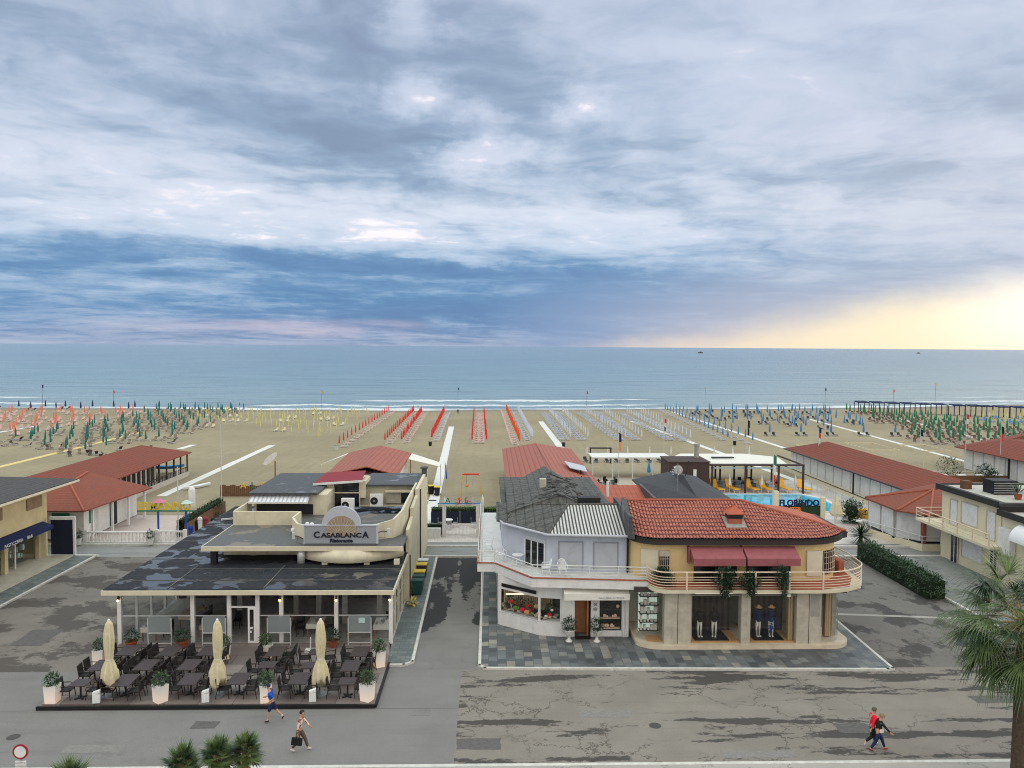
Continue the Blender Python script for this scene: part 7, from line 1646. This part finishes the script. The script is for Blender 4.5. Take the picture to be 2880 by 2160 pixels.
def row(x0, y0, x1, y1, n, m, desc, dm, dside, ddesc, h=2.15, r=.14, rows2=1, fm='white'):
    for i in range(n):
        t = i/(n-1); x = x0+(x1-x0)*t; y = y0+(y1-y0)*t
        U(x+rd.uniform(-.05, .05), y+rd.uniform(-.1, .1), m, 'closed %s beach umbrella, %s from land in %s' % (desc[0], ORD[i], desc[1]), h, r)
        for k_ in range(rows2):
            for s in ((dside,) if not isinstance(dside, tuple) else dside): D(x+s*(.8+.75*k_), y+rd.uniform(-.15, .15)-.2, dm, '%s folded lounger, %s from land in %s' % (ddesc, ORD[i], desc[1]), s*-1.3+rd.uniform(-.1, .1), fm)
row(-25.2, 131, -25.4, 197, 17, 'red', ('red', 'the long slanted row beside the yellow field'), 'pinkish', 1, 'pale pink', 2.1, .15)
row(-18.2, 136, -19.2, 197, 18, 'red', ('red', 'the left of two close slanted rows'), 'pinkish', (1,), 'pale pink', 2.15, .17)
row(-15.4, 137, -17.0, 195, 18, 'red', ('red', 'the right of two close slanted rows'), 'pinkish', 1, 'pale pink', 2.15, .17)
row(-10.4, 140, -11.4, 195, 18, 'red', ('red', 'the row left of the central boardwalk'), 'shutter', 1, 'grey', 2.15, .19)
row(-3.1, 137, -3.9, 193, 18, 'red', ('red', 'the left straight row right of the boardwalk'), 'pinkish', 1, 'pale pink', 2.15, .15, 2)
row(-.6, 137, -1.4, 193, 18, 'red', ('red', 'the right straight row right of the boardwalk'), 'pinkish', -1, 'pale pink', 2.15, .15)
row(5.2, 135, 4.3, 202, 21, 'orange_red', ('orange', 'the slanted orange row'), 'pinkish', -1, 'pale pink', 2.15, .19)
row(7.7, 141, 7.2, 200, 19, 'cloth_white2', ('white', 'the first white row'), 'lblue', -1, 'pale blue', 2.2, .17)
for i, (xa, ya, xb, yb, nm) in enumerate([(14.8, 142, 15.1, 196, 'the second white row'), (17.9, 142, 18.5, 198, 'the third white row'), (24.8, 142, 24.3, 196, 'the fourth white row'), (27.8, 142, 29.0, 198, 'the fifth white row'),
        (33.9, 142, 34.6, 196, 'the sixth white row'), (36.6, 141, 38.2, 196, 'the last white row')]):
    row(xa, ya, xb, yb, 17, 'cloth_white2', ('white', nm), 'lblue', -1, 'pale blue', 2.2, .14, 2)
row(43.7, 142, 46.6, 206, 18, 'ublue', ('blue', 'the first blue row'), 'lblue', -1, 'pale blue', 2.25, .16); row(46.6, 137, 50, 208, 16, 'ublue', ('blue', 'the second blue row'), 'lblue', -1, 'dark blue', 2.25, .17)
# fields
def field(poly, dx, dy, m, cname, fname, dm, dname, skew=0., skip=.15, h=2.15, r=.14, pd=.8, jit=.5, two=True):
    xs = [p[0] for p in poly]; ys = [p[1] for p in poly]; j = 0; y = min(ys)
    def inside(x, y):
        c_ = False
        for (x0, y0), (x1, y1) in zip(poly, poly[1:]+poly[:1]):
            if (y0 > y) != (y1 > y) and x < (x1-x0)*(y-y0)/(y1-y0)+x0: c_ = not c_
        return c_
    while y < max(ys):
        x = min(xs)+skew*(y-min(ys)) % dx; i = 0
        while x < max(xs):
            if inside(x, y) and rd.random() > skip:
                X_, Y_ = x+rd.uniform(-jit, jit), y+rd.uniform(-jit, jit)
                U(X_, Y_, m, 'closed %s beach umbrella in %s, %s row from land, %s from the left' % (cname, fname, ORD[min(j, 55)], (['first']+ORD[1:])[i]), h, r); 
                if rd.random() < pd:
                    for s in ((-1, 1) if two else (1,)): D(X_+s*.75, Y_-.3, dm, '%s lounger in %s, %s row from land, %s from the left' % (dname, fname, ORD[min(j, 55)], (['first']+ORD[1:])[i]), rd.uniform(-.5, .5))
                i += 1
            x += dx
        y += dy; j += 1
field([(-30, 136), (-28.2, 200), (-72, 198), (-62, 160), (-46, 158)], 3.1, 3.8, 'uyellow', 'yellow', 'the yellow field', 'canvas', 'pale', .3, .2, 2.0, .12, .1, .5)
field([(-63, 119), (-56.5, 134), (-58.5, 166), (-62, 206), (-84, 204), (-82, 170), (-86, 140)], 3.1, 4.0, 'uteal', 'teal', 'the teal field', 'tan_seat', 'brown', .3, .2, 2.3, .18, .75, .6)
field([(-86, 142), (-84, 168), (-84, 198), (-100, 196), (-140, 198), (-112, 160)], 3.6, 4.4, 'ucoral', 'coral', 'the coral field', 'pinkish', 'pink', .3, .3, 2.2, .2, .7, .6)
field([(-100, 196), (-84, 200), (-86, 208), (-140, 206)], 6, 5, 'cloth_navy', 'dark', 'the dark waterside row', 'dark_brown', 'dark', 0, .2, 2.4, .25, .2, .6)
field([(50.5, 166), (53, 206), (90, 205), (82, 170), (78, 158)], 3.0, 4.6, 'ublue', 'blue', 'the blue field', 'black', 'black', .3, .2, 2.5, .19, .35, .6)
field([(54, 145), (54, 151), (88, 152), (86, 142)], 6.2, 8.0, 'ublue', 'blue', 'the blue strip', 'black', 'black', 0, .1, 2.6, .22, 1., .4)
field([(78, 140), (88, 170), (94, 206), (103, 200), (112, 168), (113, 150), (100, 132), (86, 128)], 3.3, 4.3, 'ugreen', 'green', 'the green field', 'dark_red', 'dark red', .3, .12, 2.6, .26, .9, .5)
field([(113, 150), (112, 168), (117, 187), (160, 198), (150, 160), (118, 138)], 3.6, 4.6, 'uyellow', 'yellow', 'the far right field', 'ublue', 'blue', .3, .15, 2.4, .22, .7, .5)
M('tan_seat', (.20, .15, .11), .8, .3, 6); M('pinkish', (.55, .36, .32), .8, .1); M('orange_red', (.75, .09, .025), .8, .1); M('cloth_white2', (.54, .60, .71), .8, .05); M('lblue', (.30, .36, .46), .8, .2, 8); M('ublue', (.05, .20, .42), .8, .15)
M('uyellow', (.58, .55, .20), .8, .15); M('uteal', (.01, .14, .13), .8, .1); M('ucoral', (.68, .19, .13), .8, .15); M('ugreen', (.03, .17, .085), .8, .2); M('dark_red', (.13, .06, .045), .8, .2)
for x in [15.0, 18.1, 21.1, 24.4, 27.6, 31, 34.2]:
    for s in (-1, 1): D(x+s*.75, 114.6, 'black', 'black lounger beside a slim white parasol of the near single row', rd.uniform(-.2, .2))
rd = random.Random(23)
for i in range(22):
    x = rd.uniform(-86, -52); y = rd.uniform(112, 136) if x > -75 else rd.uniform(125, 142)
    if abs(x+67.5) > 1.2: D(x, y, 'dark_brown', 'dark folding chair scattered on the sand beside the yellow path', rd.uniform(0, 6.3))
def plantset(lst, maker, name, cat, lim, stuffname, stufflabel):
    lst.sort(key=lambda q: q[0]**2+q[1]**2); cache = {}; vis = [q for q in lst if -1.2 < q[0]/q[1]*1.9 < 1.35]
    for q in vis[:lim]:
        key = q[2:3]+q[4:]; key = (q[2], q[4], q[5]) if name.endswith('umbrella') else (q[2], q[5])
        if key not in cache:
            mb, mats = maker(q); o = mb.build(name, mats); cache[key] = o.data
        else: o = bpy.data.objects.new(name, cache[key]); COL.objects.link(o)
        o.location = (q[0], q[1], 0)
        if name.endswith('umbrella'): o.rotation_euler = (rd.uniform(-.03, .03), rd.uniform(-.03, .03), rd.uniform(0, 3)); gr = 'closed beach umbrellas of '+q[3].split(' in ')[-1].split(',')[0] if ' in ' in q[3] else 'closed beach umbrellas'
        else: o.rotation_euler = (0, 0, q[4]); gr = 'beach loungers of '+q[3].split(' in ')[-1].split(',')[0] if ' in ' in q[3] else 'beach loungers'
        tag(o, q[3], cat, gr)
    rest = vis[lim:]; mats = []; B = MB()
    for q in rest:
        mb, mm = maker(q)
        for m_ in mm:
            if m_ not in mats: mats.append(m_)
        base = len(B.V); c_, s_ = (math.cos(q[4]), math.sin(q[4])) if name == 'beach_lounger' else (1, 0)
        B.V += [(q[0]+v[0]*c_-v[1]*s_, q[1]+v[0]*s_+v[1]*c_, v[2]) for v in mb.V]; B.Fc += [[base+i for i in f] for f in mb.Fc]; B.mi += [mats.index(mm[k_]) for k_ in mb.mi]
    if rest: B.build(stuffname, mats, kind='stuff', label=stufflabel, cat=cat)
plantset(items['umb'], lambda q: (umb_mesh(q[2], q[4], q[5]), ['pole_metal', q[2]]), 'beach_umbrella', 'beach umbrella', 300, 'far_beach_umbrella', 'hundreds of small closed umbrellas of every colour on the far sand')
plantset(items['deck'], lambda q: (deck_mesh(), [q[5], q[2]]), 'beach_lounger', 'sun lounger', 300, 'far_beach_lounger', 'hundreds of small loungers between the far umbrellas')

# ================================================================== PALMS
def frond(b, base, az_, el_, pl_, fr_, nl, droop, rd, w_=.055):
    d = Vector((math.cos(az_)*math.cos(el_), math.sin(az_)*math.cos(el_), math.sin(el_))); p0 = Vector(base)
    pts = [p0]; dd = d.copy()
    for i in range(5): dd = (dd+Vector((0, 0, -droop*.13))).normalized(); pts.append(pts[-1]+dd*pl_/5)
    b.cur = 1; b.tube(pts, [.035, .03, .025, .022, .018, .014], 5, False); b.cur = 0
    hub = pts[-1]; side = dd.cross(Vector((0, 0, 1))).normalized(); upv = side.cross(dd)
    for i in range(nl):
        t = -1+2*i/(nl-1); a = t*2.15; ll = fr_*(1-.22*abs(t)**2)*rd.uniform(.85, 1.08)
        dv = (dd*math.cos(a)+side*math.sin(a)+upv*(.22*math.cos(a)+rd.uniform(-.08, .08))).normalized(); q = hub.copy(); wv = dv.cross(Vector((0, 0, 1)));
        if wv.length < .1: wv = side.copy()
        wv.normalize(); prev = (q-wv*.008, q+wv*.008); ws = [w_, w_*.9, w_*.4, .004]
        for s_ in range(4):
            dv = (dv+Vector((0, 0, -droop*(.06+.20*s_*s_/4)*rd.uniform(.7, 1.3)))).normalized(); q = q+dv*ll/4; cur = (q-wv*ws[s_]/2, q+wv*ws[s_]/2)
            b.add([prev[0], prev[1], cur[1], cur[0]], [(0, 1, 2, 3)]); prev = cur
def palm(loc, hz, nf, pl_, fr_, nl, droop, label, seed, tr=.2, elmin=-.7, mats=('palm_leaf', 'palm_dry'), group=None, lean=(0, 0)):
    rd = random.Random(seed); t = thing('palm_tree', label, 'tree', loc, group); x, y, z = loc
    tp_ = (x+lean[0], y+lean[1], z+hz)
    n = 12; b = MB(); b.tube([(x+lean[0]*i/n+.02*math.sin(i*3), y+lean[1]*i/n, z+hz*i/n) for i in range(n+1)], [tr*(1.25-.3*i/n)*(1+.07*(i % 2)) for i in range(n+1)], 12); b.build('trunk', 'trunk', t)
    for i in range(nf):
        b = MB(); u = (i+.5)/nf; el_ = elmin+(1.35-elmin)*u**.9; frond(b, (tp_[0], tp_[1], tp_[2]+.15*u), i*2.4+rd.uniform(-.3, .3), el_, pl_*rd.uniform(.85, 1.1), fr_*rd.uniform(.85, 1.1), nl, droop*rd.uniform(.8, 1.2), rd)
        b.build('frond', [('palm_leaf_dark' if i % 3 == 0 else mats[0]), mats[1]], t)
    b = MB(); bush(b, (tp_[0], tp_[1], tp_[2]-.15), .3, 160, .3, .06, (1, 1, 1.3), seed); b.build('fibre', 'palm_dry', t)
    return t
cp = at(2885, 1770, 29.2); palm((cp.x-.12, 29.2, .1), cp.z+.05, 58, 1.9, 1.6, 46, 1.25, 'large fan palm with drooping fronds and slim trunk at the right edge', 5, .19, -.85)
for i, (px, py, Y_, s_, l_) in enumerate([(690, 2122, 27, .85, 'small fan palm, rightmost of the four at the bottom'), (612, 2132, 26.6, .82, 'small fan palm, second from right of the four at the bottom'), (512, 2158, 26.6, .9, 'small fan palm, second from left of the four at the bottom'), (196, 2212, 26.6, 1.15, 'small fan palm at the bottom left, separate from the other three')]):
    c_ = at(px, py, Y_); palm((c_.x, Y_, .1), c_.z-.1, 24, .36*s_, .56*s_, 26, .28, l_, 11+i, .13, -.5, group='small fan palms along the bottom edge')

# ================================================================== ROAD SIGN
p = at(60, 2112, 29.5)
T = thing('no_entry_sign', 'round white sign with thick dark red rim and a small plate below', 'sign', (p.x, 29.5, .1))
b = MB(); b.tube([(p.x, 29.5, .11), (p.x, 29.5, p.z+.25)], .035, 8); b.build('post', 'grey_metal', T)
def vdisc(r, y0, y1, cz, n=28):
    b = MB(); b.lathe((0, 0, 0), [(r, 0), (r, y1-y0)], n); b.V = [(p.x+v[0], y1-v[2], cz+v[1]) for v in b.V]; return b
M('sign_red', (.28, .015, .03), .5, .05)
vdisc(.29, 29.43, 29.46, p.z).build('rim', 'sign_red', T); vdisc(.22, 29.415, 29.429, p.z).build('face', 'white', T)
b = MB(); b.box(p.x-.2, p.x+.2, 29.43, 29.46, p.z-.62, p.z-.36); pl_ = b.build('plate', 'white', T); text('plate_lettering', 'ECCETTO', .085, 'sign_grey', pl_, (p.x, 29.425, p.z-.46), depth=.002); text('plate_lettering', 'AUTORIZZATI', .065, 'sign_grey', pl_, (p.x, 29.425, p.z-.57), depth=.002)

# ================================================================== PEOPLE
def gl(px, py): q = G(px, py, .013); return (q.x, q.y, .013)
# man with briefcase walking right: forward is +x
J = dict(pelvis=(0, 0, .90), chest=(.05, 0, 1.27), neck=(.09, 0, 1.47), head=(.14, 0, 1.63),
         shl=(.06, .20, 1.38), ell=(.22, .25, 1.13), wrl=(.38, .22, .98), shr=(.05, -.20, 1.38), elr=(.0, -.25, 1.09), wrr=(.0, -.25, .84),
         hpl=(.02, .09, .84), knl=(.22, .1, .50), akl=(.34, .1, .10), tol=(.50, .10, .06), hpr=(-.02, -.09, .84), knr=(-.04, -.1, .47), akr=(-.30, -.1, .14), tor=(-.16, -.10, .03))
m_, k_, bs_ = newmat('shirt_check'); v_ = k_.n.new('ShaderNodeTexVoronoi'); v_.inputs['Scale'].default_value = 11.; k_._in(v_.inputs['Vector'], k_.pos())
setp(k_, bs_, k_.mix(k_.sm(k_.sep(v_.outputs[1])[0], .55, .6), (.68, .53, .45), (.20, .07, .06)), .85)
person('person', 'man in a pinkish patterned jacket and brown trousers walking right with a black briefcase', gl(842, 2112), 0, J, dict(top='shirt_check', bottom='cloth_brown', shoes='shoe_white'), 'hair_dark')
q = gl(842, 2112); t = thing('briefcase', 'black briefcase in the right hand of the walking man', 'briefcase', (q[0]+.0, q[1]-.25, .45)); cx_, cy_ = q[0]-.04, q[1]-.26
b = MB(); b.cbox((cx_, cy_, .55), (.44, .10, .30), 0, 0, .12); b.build('case', 'cloth_black', t); b = MB(); b.tube([(cx_-.08, cy_, .70), (cx_-.06, cy_, .755), (cx_+.06, cy_, .745), (cx_+.08, cy_, .685)], .012, 6); b.build('handle', 'black', t)
# jogger running left
J = dict(pelvis=(0, 0, .92), chest=(.07, 0, 1.28), neck=(.13, 0, 1.48), head=(.18, 0, 1.64),
         shl=(.07, .2, 1.38), ell=(-.16, .26, 1.20), wrl=(.05, .25, 1.03), shr=(.09, -.2, 1.38), elr=(.10, -.27, 1.12), wrr=(.30, -.20, 1.08),
         hpl=(0, .09, .86), knl=(.12, .1, .48), akl=(.16, .1, .10), tol=(.32, .10, .05), hpr=(0, -.09, .86), knr=(-.18, -.1, .50), akr=(-.46, -.1, .22), tor=(-.42, -.10, .07))
person('person', 'runner in bright blue top and dark blue shorts jogging left past the terrace', gl(765, 2030), math.pi, J, dict(top='cloth_blue', bottom='cloth_navy', shoes='cloth_black', long=False, bottom_name='shorts', top_name='running_top', sleeves=False), 'cloth_navy')
# two walkers
J = dict(pelvis=(0, 0, .86), chest=(.03, 0, 1.22), neck=(.06, 0, 1.42), head=(.09, 0, 1.57),
         shl=(.04, .18, 1.33), ell=(.12, .27, 1.08), wrl=(.26, .20, .92), shr=(.03, -.18, 1.33), elr=(-.14, -.24, 1.10), wrr=(-.22, -.24, .88),
         hpl=(.02, .08, .80), knl=(.18, .09, .46), akl=(.20, .09, .10), tol=(.36, .09, .06), hpr=(-.02, -.08, .80), knr=(-.08, -.09, .46), akr=(-.40, -.09, .26), tor=(-.42, -.09, .10))
person('person', 'woman in a bright red jacket and black trousers, farther of the two walkers', gl(2452, 2098), .15, J, dict(top='cloth_red', bottom='cloth_black', shoes='shoe_white'), 'hair_grey')
J = dict(pelvis=(0, 0, .84), chest=(.06, 0, 1.18), neck=(.11, 0, 1.37), head=(.16, 0, 1.51),
         shl=(.07, .17, 1.29), ell=(.02, .24, 1.02), wrl=(.10, .24, .80), shr=(.07, -.17, 1.29), elr=(.25, -.22, 1.08), wrr=(.42, -.22, .92),
         hpl=(.02, .08, .78), knl=(.20, .09, .47), akl=(.33, .09, .10), tol=(.49, .09, .07), hpr=(-.02, -.08, .78), knr=(-.12, -.09, .45), akr=(-.34, -.09, .12), tor=(-.19, -.09, .03))
pr_, bd_ = person('person', 'person in black jacket, white shirt and dark red shoes, nearer of the two walkers', gl(2468, 2112), -.1, J, dict(top='cloth_black', bottom='cloth_navy', shoes='shoe_red'), 'hair_blond')
b = MB(); b.cbox((.10, -.13, .93), (.16, .03, .16), .2); b.build('shirt_hem', 'white', pr_)
J = dict(pelvis=(0, 0, .9), chest=(0, 0, 1.26), neck=(0, 0, 1.46), head=(0, 0, 1.62), shl=(0, .2, 1.37), ell=(0, .25, 1.1), wrl=(.05, .24, .85), shr=(0, -.2, 1.37), elr=(0, -.25, 1.1), wrr=(.05, -.24, .85),
         hpl=(0, .09, .84), knl=(.02, .1, .48), akl=(0, .1, .1), tol=(.14, .1, .04), hpr=(0, -.09, .84), knr=(.02, -.1, .48), akr=(0, -.1, .1), tor=(.14, -.1, .04))
q = G(1288, 1162); person('person', 'tiny distant person in dark clothes standing at the water line, centre left', (q.x, q.y, -.1), 1.5, J, dict(top='white', bottom='cloth_navy', shoes='cloth_black'), 'hair_dark')
for o in list(bpy.data.objects):
    if '_local' in o: del o['_local']
    if o.get('label') and len(o['label'].replace(',', ' ').split()) > 16: print('LONG', len(o['label'].replace(',', ' ').split()), o['label'])
